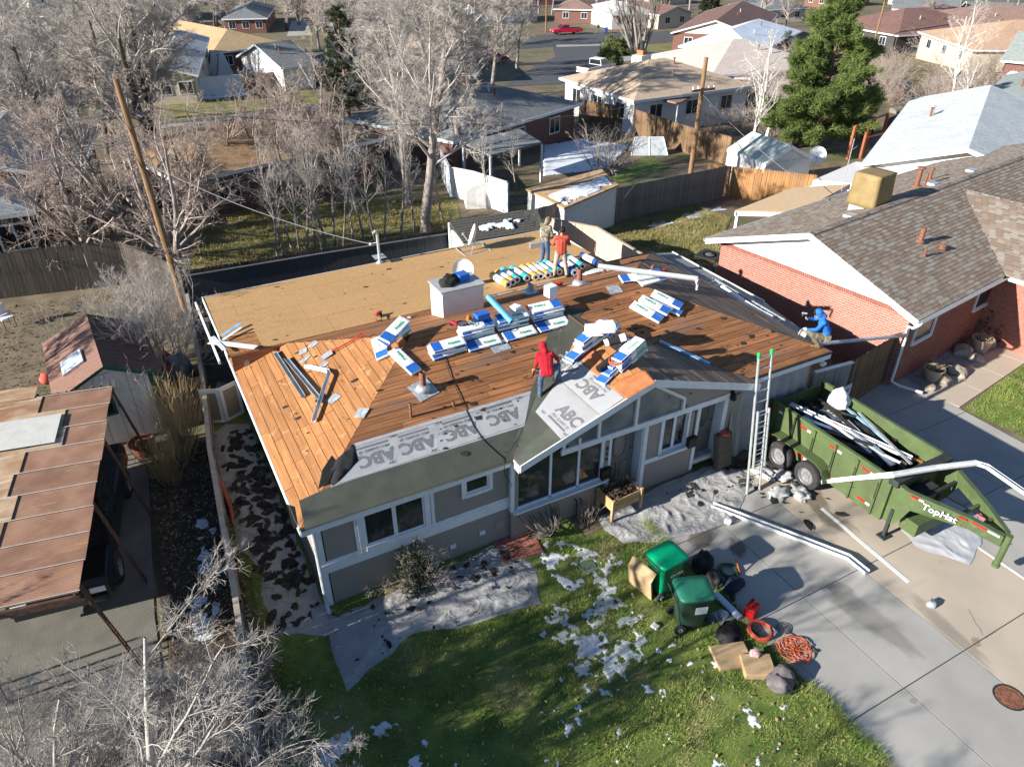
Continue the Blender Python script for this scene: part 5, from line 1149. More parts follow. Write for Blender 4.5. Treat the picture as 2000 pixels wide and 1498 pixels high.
scraps(7, ((11.1,12.9),(-3.4,-2.3)), 'stray black shingle scrap on driveway near the white gutters', None, .2, .6, 'stray scraps on driveway', 5)
for k, (x, y) in enumerate(((11.6,-2.0),(12.1,-2.25),(11.85,-1.2),(12.3,-1.5))): heap('plastic_sheet', ['crumpled pale plastic left of trailer wheels','crumpled pale plastic under the front trailer tyre','crumpled pale plastic near the ladder foot','crumpled pale plastic behind the trailer tyre'][k], 'plastic sheet', frame((x,y,.02),(0,0,1),k), (.32,.22,.11), mat('pale_plastic', (.42,.42,.41), .5, .12, 5, .3, 9), k+2, 3, .75)
# ladder against the eave
ladder((11.05,-1.62,.02),(11.72,-.5,3.55), .42, 13, 'aluminium extension ladder with green tips against the gable eave', (1,-.05,0), tips=mat('green_cap', (.02,.4,.12), .5))
ladder((11.0,-1.66,.9),(11.27,-1.2,2.35), .36, 5, 'short inner ladder section hooked in the tall ladder', (1,-.05,0))
# leaning brown mattress like roll by right door
b = MB(); b.bx((-.28,-.12,0),(.28,.12,1.05)); o = bevel(b.build('rolled_carpet', mat('burlap_brown', (.12,.10,.075), .95, .2, 9, .4, 20)), .08, 3); o.location = (11.05,-.42,.03); o.rotation_euler = (R(-12),R(3),R(6)); tag(o, 'brown burlap pad leaning by the right front door', 'pad')
b = MB(); b.lathe([(.12,0),(.12,.06)], 10, (11.05,-.3,1.07)); tag(b.build('red_rag', MATS['faded_red_cloth']), 'red rag on top of the burlap pad', 'rag')
# ------------------------------------------------------------------ trailer
m_tg = mat('trailer_green', (.078,.11,.042), .55, .1, 2.5, .08, 20); layer(m_tg, (.15,.18,.09), 5, .6, .75, fac=.5, off=2); layer(m_tg, (.07,.06,.04), 9, .66, .75, fac=.7, off=5); layer(m_tg, (.05,.05,.035), 1.3, .5, .75, stretch=(1,1,.4), fac=.5, off=9); layer(m_tg, (.28,.3,.22), 30, .68, .72, stretch=(.3,1,1), fac=.6, off=13)
m_tgd = mat('trailer_dark', (.03,.035,.03), .7, .2)
TX0, TX1, TY0, TY1, TZ0, TZ1 = 12.62, 14.6, -4.2, -.3, .45, 1.68
TR_ = thing('dump_trailer', 'green gooseneck dump trailer full of torn roofing on driveway', 'trailer', (13.6,-2.2,0)); OFF = Vector((-13.6,2.2,0))
def tb(nm, m, *boxes, bev=0, sub=None):
    b = MB()
    for a, c in boxes: b.bx(Vector(a)+OFF, Vector(c)+OFF)
    o = b.build(nm, m, sub or TR_); 
    return bevel(o, bev) if bev else o
tb('side_panel', m_tg, ((TX0,TY0,TZ0),(TX0+.04,TY1,TZ1))); tb('side_panel', m_tg, ((TX1-.04,TY0,TZ0),(TX1,TY1,TZ1)))
tb('front_panel', m_tg, ((TX0+.04,TY0,TZ0),(TX1-.04,TY0+.04,TZ1))); tb('bed_floor', m_tgd, ((TX0+.04,TY0+.04,TZ0),(TX1-.04,TY1,TZ0+.05)))
tb('front_cap', m_tgd, ((TX0-.02,TY0-.16,TZ1-.12),(TX1+.02,TY0+.1,TZ1+.06)), bev=.03)
tb('top_rail', m_tg, ((TX0-.02,TY0+.1,TZ1),(TX0+.07,TY1,TZ1+.06))); tb('top_rail', m_tg, ((TX1-.07,TY0+.1,TZ1),(TX1+.02,TY1,TZ1+.06)))
for x in (TX0-.03, TX1+.03):
    for k in range(6): y = TY0+.25+k*.68; tb('stake', m_tg if k not in (4,) else m_tgd, ((x-.025,y,TZ0),(x+.025,y+.05,TZ1-.02)))
for x in (TX0, TX1): tb('corner_post', m_tgd, ((x-.05,TY1-.08,TZ0-.1),(x+.05,TY1+.02,TZ1+.05)))
o = tb('rear_gate', m_tg, ((TX0+.05,-.34,TZ0),(TX0+.99,-.30,TZ1-.05)))
tb('rear_gate', m_tg, ((TX0+1.0,-.34,TZ0),(TX1-.05,-.3,TZ1-.05)))
tb('chassis_rail', m_tgd, ((12.95,TY0-.1,.3),(13.05,TY1,.44))); tb('chassis_rail', m_tgd, ((14.15,TY0-.1,.3),(14.25,TY1,.44)))
# reflective tape
m_red = mat('reflector_red', (.55,.02,.02), .4); m_wt = mat('reflector_white', (.75,.75,.75), .4)
for z, off in ((.62,.0),(TZ1-.2,.55)):
    for k in range(4):
        y = TY0+.35+k*1.0+off*.2
        if y+.36 > TY1: continue
        tb('reflector', m_red, ((TX0-.012,y+.13,z),(TX0-.001,y+.38,z+.06))); tb('reflector', m_wt, ((TX0-.012,y,z),(TX0-.001,y+.12,z+.06)))
# latches
for k in range(5): y = TY0+.28+k*.68; b = MB(); b.tube([Vector((TX0-.07,y,.95))+OFF, Vector((TX0-.07,y,1.45))+OFF], .012, 5); b.build('latch_rod', m_tgd, TR_)
m_tyre = mat('tyre_rubber', (.03,.03,.031), .85, .2, 20, .2, 40); m_rim = mat('rim_grey', (.24,.24,.25), .5, .1, metal=.4)
def wheel(p, axis, r, w, parent, rim=None, name='wheel'):
    q = Vector(axis).to_track_quat('Z','Y').to_matrix(); Wl = thing(name, None, None); Wl.parent = parent; Wl.location = p
    b = MB(); b.lathe([(r*.6,-w/2),(r*.92,-w/2),(r,-w*.36),(r,w*.36),(r*.92,w/2),(r*.6,w/2)], 26, (0,0,0), q, cap=False); b.build('tyre', m_tyre, Wl, smooth=True)
    b = MB(); b.lathe([(.001,w*.30),(r*.2,w*.32),(r*.25,w*.18),(r*.52,w*.2),(r*.58,w*.46),(r*.62,w*.5),(r*.62,-w*.5)], 20, (0,0,0), q, cap=False); b.build('rim', rim or m_rim, Wl)
    for k in range(6):
        a = k*math.pi/3; b = MB(); b.lathe([(.018,0),(.018,.03),(.001,.035)], 6, q @ Vector((r*.33*math.cos(a), r*.33*math.sin(a), w*.2)), q); b.build('lug_nut', m_galv, Wl)
    return Wl
for x, sx in ((12.47,-1),(14.75,1)):
    for y in (-2.1,-1.12): wheel(Vector((x,y,.4))+OFF, (sx,0,0), .4, .24, TR_)
for x0, x1 in ((12.3,12.62),(14.6,14.92)):
    b = MB(); prof = [(-2.68,.55),(-2.55,.88),(-2.3,.98),(-.9,.98),(-.65,.88),(-.52,.55)]
    for i in range(5): (ya, za), (yb_, zb) = prof[i], prof[i+1]; b.slab([Vector((x0,ya,za))+OFF, Vector((x1,ya,za))+OFF, Vector((x1,yb_,zb))+OFF, Vector((x0,yb_,zb))+OFF], (0,0,.02))
    fixn(b.build('fender', m_tg, TR_))
# gooseneck: side plates narrowing to the coupler
tip = Vector((13.72,-6.45,1.18))
for s, x in ((-1,12.72),(1,14.5)):
    A = [Vector((x,-4.2,TZ0)), Vector((x,-4.2,TZ1-.05)), Vector((x,-4.55,TZ1-.1)), Vector((tip.x+s*.35,-5.75,1.42)), Vector((tip.x+s*.08,-6.4,1.3)), Vector((tip.x+s*.08,-6.4,1.0)), Vector((tip.x+s*.35,-5.75,1.12)), Vector((x,-4.75,1.15)), Vector((x,-4.6,.72)), Vector((x,-4.45,TZ0))]
    A2 = [p+OFF for p in A]; b = MB(); n = len(A2); d = Vector((.05,0,0)); b.add(A2+[p+d for p in A2], [tuple(range(n))[::-1], tuple(range(n,2*n))]+[(i,(i+1) % n,n+(i+1) % n,n+i) for i in range(n)])
    o = b.build('neck_beam', m_tg, TR_); bm = bmesh.new(); bm.from_mesh(o.data); bmesh.ops.triangulate(bm, faces=[f for f in bm.faces if len(f.verts) > 4]); bmesh.ops.recalc_face_normals(bm, faces=bm.faces); bm.to_mesh(o.data); bm.free()
    b = MB(); top = [A[1],A[2],A[3],A[4]]
    for i in range(3): p, q = top[i]+OFF, top[i+1]+OFF; b.slab([p+Vector((-.04,0,.01)),p+Vector((.09,0,.01)),q+Vector((.09,0,.01)),q+Vector((-.04,0,.01))], (0,0,.025))
    fixn(b.build('neck_flange', mat('trailer_green_dark', (.07,.095,.045), .6, .15), TR_))
    if s < 0:
        p, q = A[2], A[3]; d = (q-p).normalized(); nrm = Vector((-d.y, d.x, 0)).normalized()*-1; 
        xax = d; zax = Vector((-1, d.x/ (d.y if abs(d.y)>1e-6 else 1) *1.0, 0)); zax = Vector((d.y, -d.x, 0)).normalized()
        if zax.x > 0: zax = -zax
        yax = zax.cross(xax).normalized()
        M = Matrix((xax, yax, zax)).transposed().to_4x4(); M.translation = (p*.45+q*.55)+OFF+zax*.085+Vector((0,0,-.15)); text_mesh('brand_print', 'TopHat', .24, m_wt, TR_, M, .002, bold=.004)
        for t0, t1, mm in ((.06,.2,m_red),(.2,.28,m_wt),(.82,.95,m_red)):
            a_, c_ = p+(q-p)*t0+OFF+zax*.05+Vector((0,0,-.07)), p+(q-p)*t1+OFF+zax*.05+Vector((0,0,-.07)); b = MB(); b.slab([a_,c_,c_+Vector((0,0,.05)),a_+Vector((0,0,.05))], zax*.004); fixn(b.build('reflector', mm, TR_))
        p, q = A[3], A[4]
        for t0, t1, mm in ((.05,.5,m_red),(.55,.9,m_wt)):
            dd = (q-p).normalized(); zz = Vector((dd.y,-dd.x,0)).normalized(); zz = zz if zz.x < 0 else -zz
            a_, c_ = p+(q-p)*t0+OFF+zz*.012+Vector((0,0,-.08)), p+(q-p)*t1+OFF+zz*.012+Vector((0,0,-.08)); b = MB(); b.slab([a_,c_,c_+Vector((0,0,.05)),a_+Vector((0,0,.05))], zz*.004); fixn(b.build('reflector', mm, TR_))
tb('crossmember', m_tg, ((13.2,-5.5,1.2),(14.15,-5.42,1.3))); tb('crossmember', m_tg, ((13.45,-5.95,1.2),(13.98,-5.87,1.3))); tb('crossmember', m_tgd, ((12.77,-4.7,1.2),(14.5,-4.62,1.28)))
b = MB(); b.lathe([(.075,.42),(.085,.42),(.085,.5),(.07,.5),(.07,1.32),(.075,1.36)], 14, Vector((tip.x,-6.47,0))+OFF); b.build('coupler', m_tg, TR_)
b = MB(); b.tube([Vector((tip.x+.1,-6.45,1.05))+OFF, Vector((tip.x+.18,-6.5,1.05))+OFF], .02, 6); b.build('coupler_pin', m_galv, TR_)
tb('tool_box', m_tg, ((12.95,-4.95,.35),(14.1,-4.5,.72)), bev=.015)
tb('hydraulic_box', m_tgd, ((13.3,-4.6,.8),(13.95,-4.3,1.3)), bev=.02)
for x in (12.72,14.5): b = MB(); b.bx(Vector((x-.04,-4.42,.05))+OFF, Vector((x+.04,-4.34,.9))+OFF); b.bx(Vector((x-.13,-4.5,.012))+OFF, Vector((x+.13,-4.26,.05))+OFF); b.build('jack', m_tgd, TR_)
b = MB(); b.tube([Vector((13.3,-4.7,1.1))+OFF, Vector((13.5,-5.3,.9))+OFF, Vector((13.7,-5.9,1.15))+OFF, Vector((13.75,-6.3,1.2))+OFF], .015, 6); b.build('brake_line', MATS['black_rubber'], TR_)
# load in the trailer: gutters, siding, bags, shingles
LG = 'torn roofing piled in the trailer'
rg = random.Random(77)
heap('roofing_heap', 'dark heap of torn shingles filling the trailer bed', 'debris', frame((13.6,-1.9,.48),(0,0,1),R(90)), (1.75,.88,.72), mat('heap_black', (.03,.028,.027), .95, .6, 9, .8, 12), 9, 4, .5)
for k in range(34):
    o = bpy.data.objects.new('shingle_scrap', rg.choice(SC)); col.objects.link(o); o.location = (rg.uniform(12.85,14.4), rg.uniform(-3.6,-.6), rg.uniform(1.0,1.3)); o.rotation_euler = (rg.uniform(-.5,.5), rg.uniform(-.5,.5), rg.random()*6); s = rg.uniform(.4,.8); o.scale = (s,s,s); tag(o, 'torn dark shingle scrap inside the trailer', 'shingle scrap', 'scraps inside the trailer')
for k in range(36):
    a = rg.uniform(-.5,.5); L = rg.uniform(.5,2.4); c = Vector((rg.uniform(13.2,14.35), rg.uniform(-2.8,-1.3), rg.uniform(1.2,1.5))); d = Vector((math.sin(a), -math.cos(a), rg.uniform(-.12,.1)))
    p, q = c-d*L/2, c+d*L/2; p.y = min(max(p.y,-4.0),-.45); q.y = min(max(q.y,-4.0),-.45); p.x = min(max(p.x,12.8),14.45); q.x = min(max(q.x,12.8),14.45); s = Vector((math.cos(a), math.sin(a), 0))*rg.choice((.04,.06,.1))
    b = MB(); b.slab([p-s,q-s,q+s,p+s], (0,0,.025)); o = fixn(b.build('trim_scrap', rg.choice((m_gut, m_gutg, m_gutg, mat('film_blue', (0,0,0)), MATS['trailer_dark'], MATS['trailer_dark'], m_rosin, MATS['scrap_shingle'])))); tag(o, 'broken trim strip thrown in the trailer', 'trim scrap', LG)
channel('gutter_length', [(13.0,-.6,1.55),(14.2,-3.6,1.3)], 'long white gutter lying lengthwise in the trailer', w=.14, h=.1)
heap('white_bag', 'white plastic bag caught on the trailer edge', 'bag', frame((14.35,-1.1,1.45),(0,0,1),.5), (.28,.3,.42), mat('white_plastic', (.8,.8,.8), .5, .05, 5), 6, 3, .4)
heap('blue_tub', 'dark blue tub at rear of the trailer bed', 'tub', frame((13.05,-.8,.9),(0,0,1),.2), (.32,.3,.2), mat('dark_blue_plastic', (.02,.04,.12), .5, .2), 12, 2, .15)
# long white gutters
channel('gutter_length', [G(1588,946,.12), PX(1690,936,12.42), PX(1745,931,12.5), G(1830,917,1.85), G(1905,908,1.85), G(1925,914,1.8), G(2000,966,1.35), G(2080,1030,.8)], 'long bent white gutter arching over the trailer', w=.13, h=.1)
channel('gutter_length', [G(1390,990,.02), G(1560,1055,.02), G(1655,1092,.03), G(1692,1122,.03)], 'kinked white gutter on the driveway middle', w=.16, h=.12)
channel('gutter_length', [G(1605,992,.02), G(1776,1136,.02)], 'straight white gutter on the tan concrete', w=.13, h=.07, roll_=math.pi)
# ------------------------------------------------------------------ bins
def bin_(p, ang, m, ml, label, sticker=None, H_=1.02):
    t = thing('wheelie_bin', label, 'bin', p, R(ang)); b = MB(); prof = [(0,.22,.25),(.12,.235,.265),(.85,.28,.33),(.9,.31,.355),(H_-.04,.31,.355)]
    vs = []; n = 16
    for z, hx, hy in prof:
        for j in range(n):
            a = 2*math.pi*j/n; c, s = math.cos(a), math.sin(a); e = .28; vs.append((math.copysign(abs(c)**e, c)*hy, math.copysign(abs(s)**e, s)*hx, z+.06))
    fs = [(i*n+j, i*n+(j+1) % n, (i+1)*n+(j+1) % n, (i+1)*n+j) for i in range(len(prof)-1) for j in range(n)]+[tuple(range(n))[::-1]]
    b.add(vs, fs); b.build('body', m, t, smooth=True)
    b = MB(); vs = []
    for z, k in ((H_+.0,1.06),(H_+.05,1.06),(H_+.085,.95),(H_+.09,.6)):
        for j in range(n): a = 2*math.pi*j/n; c, s = math.cos(a), math.sin(a); e = .3; vs.append((math.copysign(abs(c)**e, c)*.37*k+.01, math.copysign(abs(s)**e, s)*.325*k, z))
    b.add(vs, [(i*n+j, i*n+(j+1) % n, (i+1)*n+(j+1) % n, (i+1)*n+j) for i in range(3) for j in range(n)]+[tuple(range(3*n,4*n)), tuple(range(n))[::-1]]); b.build('lid', ml, t, smooth=True)
    b = MB(); b.tube([(-.42,-.26,H_-.02),(-.46,-.26,H_),(-.46,.26,H_),(-.42,.26,H_-.02)], .016, 6); b.build('handle', m_tgd, t)
    for y in (-.24,.24):
        wq = wheel((-.27,y*1.12,.13), (0,math.copysign(1,y),0), .13, .06, t, rim=m_tgd)
    if sticker == 'paper':
        b = MB(); b.bx((-.04,-.347,.66),(.22,-.337,.86)); o = b.build('paper_sticker', mat('paper', (.7,.7,.68), .8, .1, 30), t)
    else:
        text_mesh('print', 'RECYCLE', .09, m_wt, t, Matrix.Translation((.06,-.325,.72)) @ Matrix.Rotation(R(86),4,'X'), .001)
    return t
bin_((6.85,-3.12,0), 3, mat('bin_green', (.0,.23,.10), .45, .08), mat('bin_lid_green', (.0,.28,.13), .4, .06), 'bright green wheelie bin beside the cardboard', None)
bin_((6.74,-4.15,0), -20, mat('bin_dark_green', (.025,.055,.04), .5, .1), mat('bin_lid_teal', (.02,.14,.09), .45, .08), 'dark green wheelie bin with paper sticker', 'paper')
m_card = mat('cardboard', (.42,.29,.16), .9, .08, 6)
b = MB(); b.bx((-.02,-.35,0),(.02,.35,.62)); b.slab([(-.02,-.35,.62),(.02,-.35,.62),(.02,.35,.62),(-.02,.35,.62)], (.16,0,.16)); o = fixn(b.build('cardboard_box', m_card)); o.location = (6.38,-2.95,.01); o.rotation_euler = (0,R(-10),R(10)); tag(o, 'flattened cardboard propped behind the bright green bin', 'cardboard')
def flatbox(p, d, ang, tilt, label):
    b = MB(); b.bx((-d[0]/2,-d[1]/2,0),(d[0]/2,d[1]/2,d[2])); o = bevel(b.build('cardboard_box', m_card), .012); o.location = p; o.rotation_euler = (tilt[0], tilt[1], R(ang)); return tag(o, label, 'cardboard box')
flatbox(G(1428,1284,.02), (.75,.55,.1), -18, (.05,.0), 'crumpled brown carton lying flat on lawn edge'); flatbox(G(1478,1306,.02), (.62,.5,.16), -28, (0,0), 'brown carton beside the grey backpack')
m_blk = mat('black_bag_cloth', (.012,.012,.013), .7, .3, 9, .4, 12); m_nvy = mat('navy_bag_cloth', (.012,.016,.035), .7, .3, 9, .4, 12); m_gbag = mat('grey_bag_cloth', (.16,.14,.14), .8, .2, 9, .4, 12)
heap('tool_bag', 'black duffel bag behind the dark green bin', 'bag', frame(G(1372,1103,.0),(0,0,1),.5), (.36,.24,.26), m_blk, 3, 3, .3); heap('tool_bag', 'black jacket heap against the dark green bin', 'bag', frame(G(1392,1138),(0,0,1),1.2), (.3,.2,.25), m_blk, 4, 3, .5); heap('tool_bag', 'navy tool bag beside the green hose', 'bag', frame(G(1432,1147),(0,0,1),.1), (.32,.18,.2), m_nvy, 5, 3, .3)
heap('tool_bag', 'black cloth heap on lawn by the red hose', 'bag', frame(G(1423,1243),(0,0,1),.4), (.28,.26,.16), m_blk, 6, 3, .5)
BK_ = thing('backpack', 'grey and black backpack at the lawn edge', 'backpack', G(1523,1335), .3)
h = heap('pack_body', None, None, Matrix(), (.32,.27,.3), m_gbag, 7, 3, .25); h.parent = BK_; 
for x in (-.1,.1): b = MB(); b.tube([(x,-.26,.02),(x*1.1,-.29,.18),(x*1.1,-.12,.33),(x,.1,.32)], .022, 6); b.build('strap', m_blk, BK_)
m_hosg = mat('hose_green', (.02,.1,.04), .5)
coil(G(1422,1117,.02), .2, .011, 6, 8, m_hosg, 'green hose coil beside the black bags', 'hose_coil', 'hose', mess=.2, seed=2)
coil(G(1484,1235,.03), .24, .017, 7, 8, mat('hose_red', (.42,.07,.04), .5, .1), 'red air hose coil on the driveway edge', 'hose_coil', 'hose', mess=.08, seed=3)
coil(G(1551,1270,.02), .18, .008, 5, 9, m_orc, 'tangled orange cord in front of the pitchfork', 'cord_tangle', 'cord', mess=.95, seed=5)
b = MB(); b.tube([G(1437,1090,.35), G(1441,1105,.2), G(1446,1122,.03)], .018, 6); tag(b.build('orange_stick', m_orc), 'orange handle standing in the green hose coil', 'handle')
# pitchfork
PF = thing('pitchfork', 'pitchfork lying on the driveway by orange cord', 'pitchfork', G(1522,1225)); q = G(1592,1272)-G(1522,1225)
b = MB(); b.tube([q*.3+Vector((0,0,.03)), q+Vector((0,0,.03))], .016, 6); b.build('handle', m_rust, PF)
b = MB(); b.tube([q*.97+Vector((0,0,.03)), q*1.06+Vector((0,0,.03))], .03, 6); b.build('grip', MATS['black_rubber'], PF)
d = q.normalized(); s = Vector((-d.y, d.x, 0))
for k in range(5): e = s*(k-2)*.06; b = MB(); b.tube([q*.3+Vector((0,0,.03)), q*.2+e+Vector((0,0,.05)), q*.05+e+Vector((0,0,.06)), -q*.08+e+Vector((0,0,.02))], .008, 5); b.build('tine', MATS['black_iron'], PF)
# gas can
GC = thing('gas_can', 'red plastic gas can on the driveway edge', 'gas can', G(1466,1200), R(20))
b = MB(); b.bx((-.16,-.12,0),(.16,.12,.3)); m_can = mat('can_red', (.5,.015,.015), .4, .08); bevel(b.build('body', m_can, GC), .04, 3); b = MB(); b.tube([(-.1,0,.3),(-.09,0,.37),(.06,0,.37),(.08,0,.3)], .022, 7); b.build('handle', m_can, GC); b = MB(); b.lathe([(.035,.28),(.035,.34),(.02,.35)], 10, (.12,.06,0)); b.build('spout_cap', MATS['black_rubber'], GC)
# small vent cap on sheet, blue film tube, shoes, crushed cap, tissue
b = MB(); b.tube([G(1398,1160,.08), G(1446,1206,.08)], .075, 12); tag(b.build('film_tube', mat('film_bluewhite', (.5,.6,.72), .35, .1, 4)), 'bluish plastic wrapped tube between bin and gas can', 'tube')
VC = thing('vent_cap', 'metal vent cap on a flat grey sheet by the bins', 'vent cap', G(1412,1202,.004)); b = MB(); b.bx((-.2,-.17,0),(.2,.17,.006)); b.build('flange', m_metal, VC); b = MB(); b.lathe([(.11,.006),(.12,.06),(.07,.12),(.001,.13)], 14); b.build('dome', m_galv, VC, smooth=True)
heap('glove', 'white and red work gloves on the carton', 'gloves', frame(G(1475,1276,.17),(0,0,1),.3), (.13,.1,.08), mat('glove_pink', (.5,.2,.2), .8, .5, 9, c2=(.6,.55,.5)), 3, 2, .5); heap('shoe', 'pair of dark shoes on lawn before the bin', 'shoes', frame(G(1388,1210),(0,0,1),.3), (.14,.12,.1), mat('shoe_grey', (.05,.05,.05), .8, .4, 9, c2=(.2,.2,.19)), 4, 2, .5)
heap('power_tool', 'black power tool beside the blue tube', 'power tool', frame(G(1430,1168),(0,0,1),.9), (.15,.07,.1), m_blk, 8, 2, .4)
heap('duct_cap', 'dented grey duct cap lying on tan concrete', 'duct cap', frame(G(1818,1182),(0,0,1),.2), (.13,.1,.13), m_galv, 3, 2, .4); heap('white_clump', 'white and black crumpled piece near the kinked gutter', 'scrap', frame(G(1422,1020),(0,0,1),.2), (.13,.12,.14), mat('white_black_clump', (.65,.65,.65), .6, .3, 6, c2=(.03,.03,.03)), 4, 2, .6)
b = MB(); b.bx((-.06,-.07,0),(.06,.07,.05)); o = b.build('paper_cup', m_wt); o.location = G(1279,1224,.02); o.rotation_euler[2] = .3; tag(o, 'small white carton on the lawn by dark bin', 'litter')
# manhole cover, valve lid
MH = thing('manhole_cover', 'rusty round manhole cover in the driveway', 'manhole cover', G(1972,1361,.013)); b = MB(); b.lathe([(.26,0),(.26,.008),(.22,.008),(.22,.004),(.2,.004),(.2,.01),(.06,.012),(.001,.012)], 28); b.build('lid', m_rust, MH); b = MB(); b.lathe([(.3,0),(.3,.004),(.262,.004)], 28, cap=False); b.build('ring', MATS['black_iron'], MH)
b = MB(); b.lathe([(.2,0),(.2,.03),(.001,.035)], 20, G(1148,1108,0)); tag(b.build('valve_lid', mat('valve_green', (.12,.17,.14), .7)), 'round green valve lid in the lawn', 'valve lid')
# planter box
PB = thing('planter_box', 'raised wooden planter with dead stems by the steps', 'planter', (7.5,-.48,.0), R(4)); m_plk = mat('planter_wood', (.42,.27,.13), .85, .15, 5, stretch=(.5,4,4), rand=.1)
for k in range(3):
    for y in (-.28,.28): b = MB(); b.bx((-.45,y-.012,.35+k*.115),(.45,y+.012,.46+k*.115)); b.build('plank', m_plk, PB)
    for x in (-.44,.44): b = MB(); b.bx((x-.012,-.265,.35+k*.115),(x+.012,.265,.46+k*.115)); b.build('plank', m_plk, PB)
for x in (-.46,.46):
    for y in (-.3,.3): b = MB(); b.bx((x-.035,y-.035,.0),(x+.035,y+.035,.74)); b.build('leg', m_plk, PB)
b = MB(); b.bx((-.42,-.25,.36),(.42,.25,.62)); b.build('soil', m_soil, PB)
b = MB(); rg = random.Random(3)
for k in range(150):
    x, y = rg.uniform(-.4,.4), rg.uniform(-.23,.23); e = Vector((x+rg.uniform(-.15,.15), y+rg.uniform(-.15,.15), .64+rg.uniform(.05,.22))); b.tube([(x,y,.61), Vector((x,y,.7))*.5+e*.5, e], [.012,.01,.004], 3)
for k in range(14): x = rg.uniform(-.1,.3); b.tube([(x,.1,.6),(x+rg.uniform(-.1,.1),.1+rg.uniform(-.05,.1),.95)], .006, 3)
tag(b.build('dead_plants', mat('dead_leaves', (.10,.07,.05), .95, .4, 8), PB), kind='stuff')
# brick patch and concrete step near wall
BPt = thing('brick_patch', 'patch of red paving bricks beside the house wall', 'paving', (4.55,-.42,.0), R(-8)); 
for i in range(5):
    for j in range(8): b = MB(); b.bx((i*.21-.5,j*.105-.4,.005),(i*.21-.3,j*.105-.305,.045+rnd.uniform(0,.01))); b.build('brick', m_brick, BPt)
# coil of cables by the wall
def cables():
    rg = random.Random(12); b = MB()
    for k in range(34):
        x0 = rg.uniform(4.75,5.9); pts = []; L = rg.uniform(.6,1.1)
        for t in range(9):
            a = t/8*math.pi; pts.append((5.35+(x0-5.35)*math.cos(a*.9)*L+rg.uniform(-.03,.03), -.2-.55*math.sin(a)*L*.9+rg.uniform(-.02,.02), .05+.75*(1-t/8)**1.2*L*.9+rg.uniform(-.02,.02)))
        b.tube(pts, .009, 4)
    return tag(b.build('cable_bundle', mat('cable_grey', (.10,.085,.075), .7, .3)), 'tangle of grey cables cut loose by the house wall', 'cables', kind='stuff')
cables()
b = MB(); b.tube([(4.78,.03,2.4),(4.7,-.12,1.9),(4.72,-.05,1.2),(4.65,-.04,.7),(4.6,-.05,.2)], .008, 5); tag(b.build('wall_cable', MATS['black_rubber']), 'thin black cable hanging down the front wall', 'cable')
b = MB(); b.tube([(6.35,-.14,.6),(6.35,-.26,.6),(6.35,-.26,.15),(6.2,-.26,.1)], .02, 6); b.tube([(6.5,-.14,.55),(6.5,-.22,.55),(6.5,-.22,.1)], .02, 6); tag(b.build('gas_pipe', MATS['black_iron']), 'black gas riser pipes beside the planter', 'pipe')
# =====================================================================  LEFT SIDE AND REAR BOUNDARY
fence('rear_fence', 'dark boarded fence right behind the stripped house', [(-.45,15.85),(4.5,15.6),(9.75,15.2)], 1.75, .19, mat('slate_fence_board', (.055,.058,.065), .85, .1, 3, rand=.06), dog=0, cap=mat('slate_cap', (.1,.1,.105), .8))
fence('picket_fence', 'weathered pickets just beyond the dark rear fence', [(-.4,16.5),(9.9,15.9)], 1.72, .13, m_fdk)
fence('corner_fence', 'dark fence corner behind the mossy shed', [(9.9,15.9),(12.8,15.75),(14.45,15.2)], 1.75, .15, m_fdk)
fence('tan_fence', 'sunlit tan panel fence behind the roof right side', [(14.5,15.0),(15.65,12.9),(15.5,9.4)], 1.8, .16, m_ftan, dog=0, cap=mat('tan_cap', (.4,.31,.23), .85), gap=.002)
fence('grey_fence', 'long grey board fence crossing behind the neighboring lawn', [(14.6,16.5),(21.2,17.85),(28.3,18.75)], 1.85, .14, m_fgr, dz=-.02)
fence('cedar_fence', 'orange brown cedar fence below the white shed', [(28.0,19.9),(29.6,17.5),(31.3,15.1)], 1.75, .13, mat('cedar_wood', (.33,.17,.07), .85, .3, 3, .2, 20, stretch=(3,3,.3), rand=.2))
fence('side_fence', 'low grey board fence along the left side of the house', [(-.6,15.7),(-1.05,9.0),(-1.42,5.6),(-1.8,0),(-2.15,-3.6),(-2.5,-8)], 1.12, .14, m_fgr, dog=0, gap=.001, cap=mat('rail_cap', (.36,.31,.25), .85, .15, 5))
fence('dark_fence', 'tall dark fence behind the dry back garden', [(-14,22.2),(-7,21.4),(-2.4,20.5),(-.6,16.6)], 1.9, .15, m_fdk)
# white framed gates by the left wall
for k, (x0, y0, x1, y1, lb) in enumerate(((-1.25,8.45,-.72,8.25,'left white framed side gate'),(-.7,8.25,-.12,8.5,'right white framed side gate by the wall'))):
    p, q = Vector((x0,y0,0)), Vector((x1,y1,0)); L = (q-p).length; g_ = thing('side_gate', lb, 'gate', p, math.atan2(y1-y0, x1-x0), group='white framed side gates')
    b = MB(); b.bx((0,0,.06),(L,.04,.16)); b.bx((0,0,1.12),(L,.04,1.25)); b.bx((0,.001,.16),(.1,.041,1.12)); b.bx((L-.1,.001,.16),(L,.041,1.12)); b.build('frame', m_white, g_)
    b = MB(); b.bx((.1,.012,.16),(L-.1,.028,1.12)); b.build('panel', striped('tan_slat', (.3,.25,.19), (.2,.165,.125), 14, 2, .85), g_)
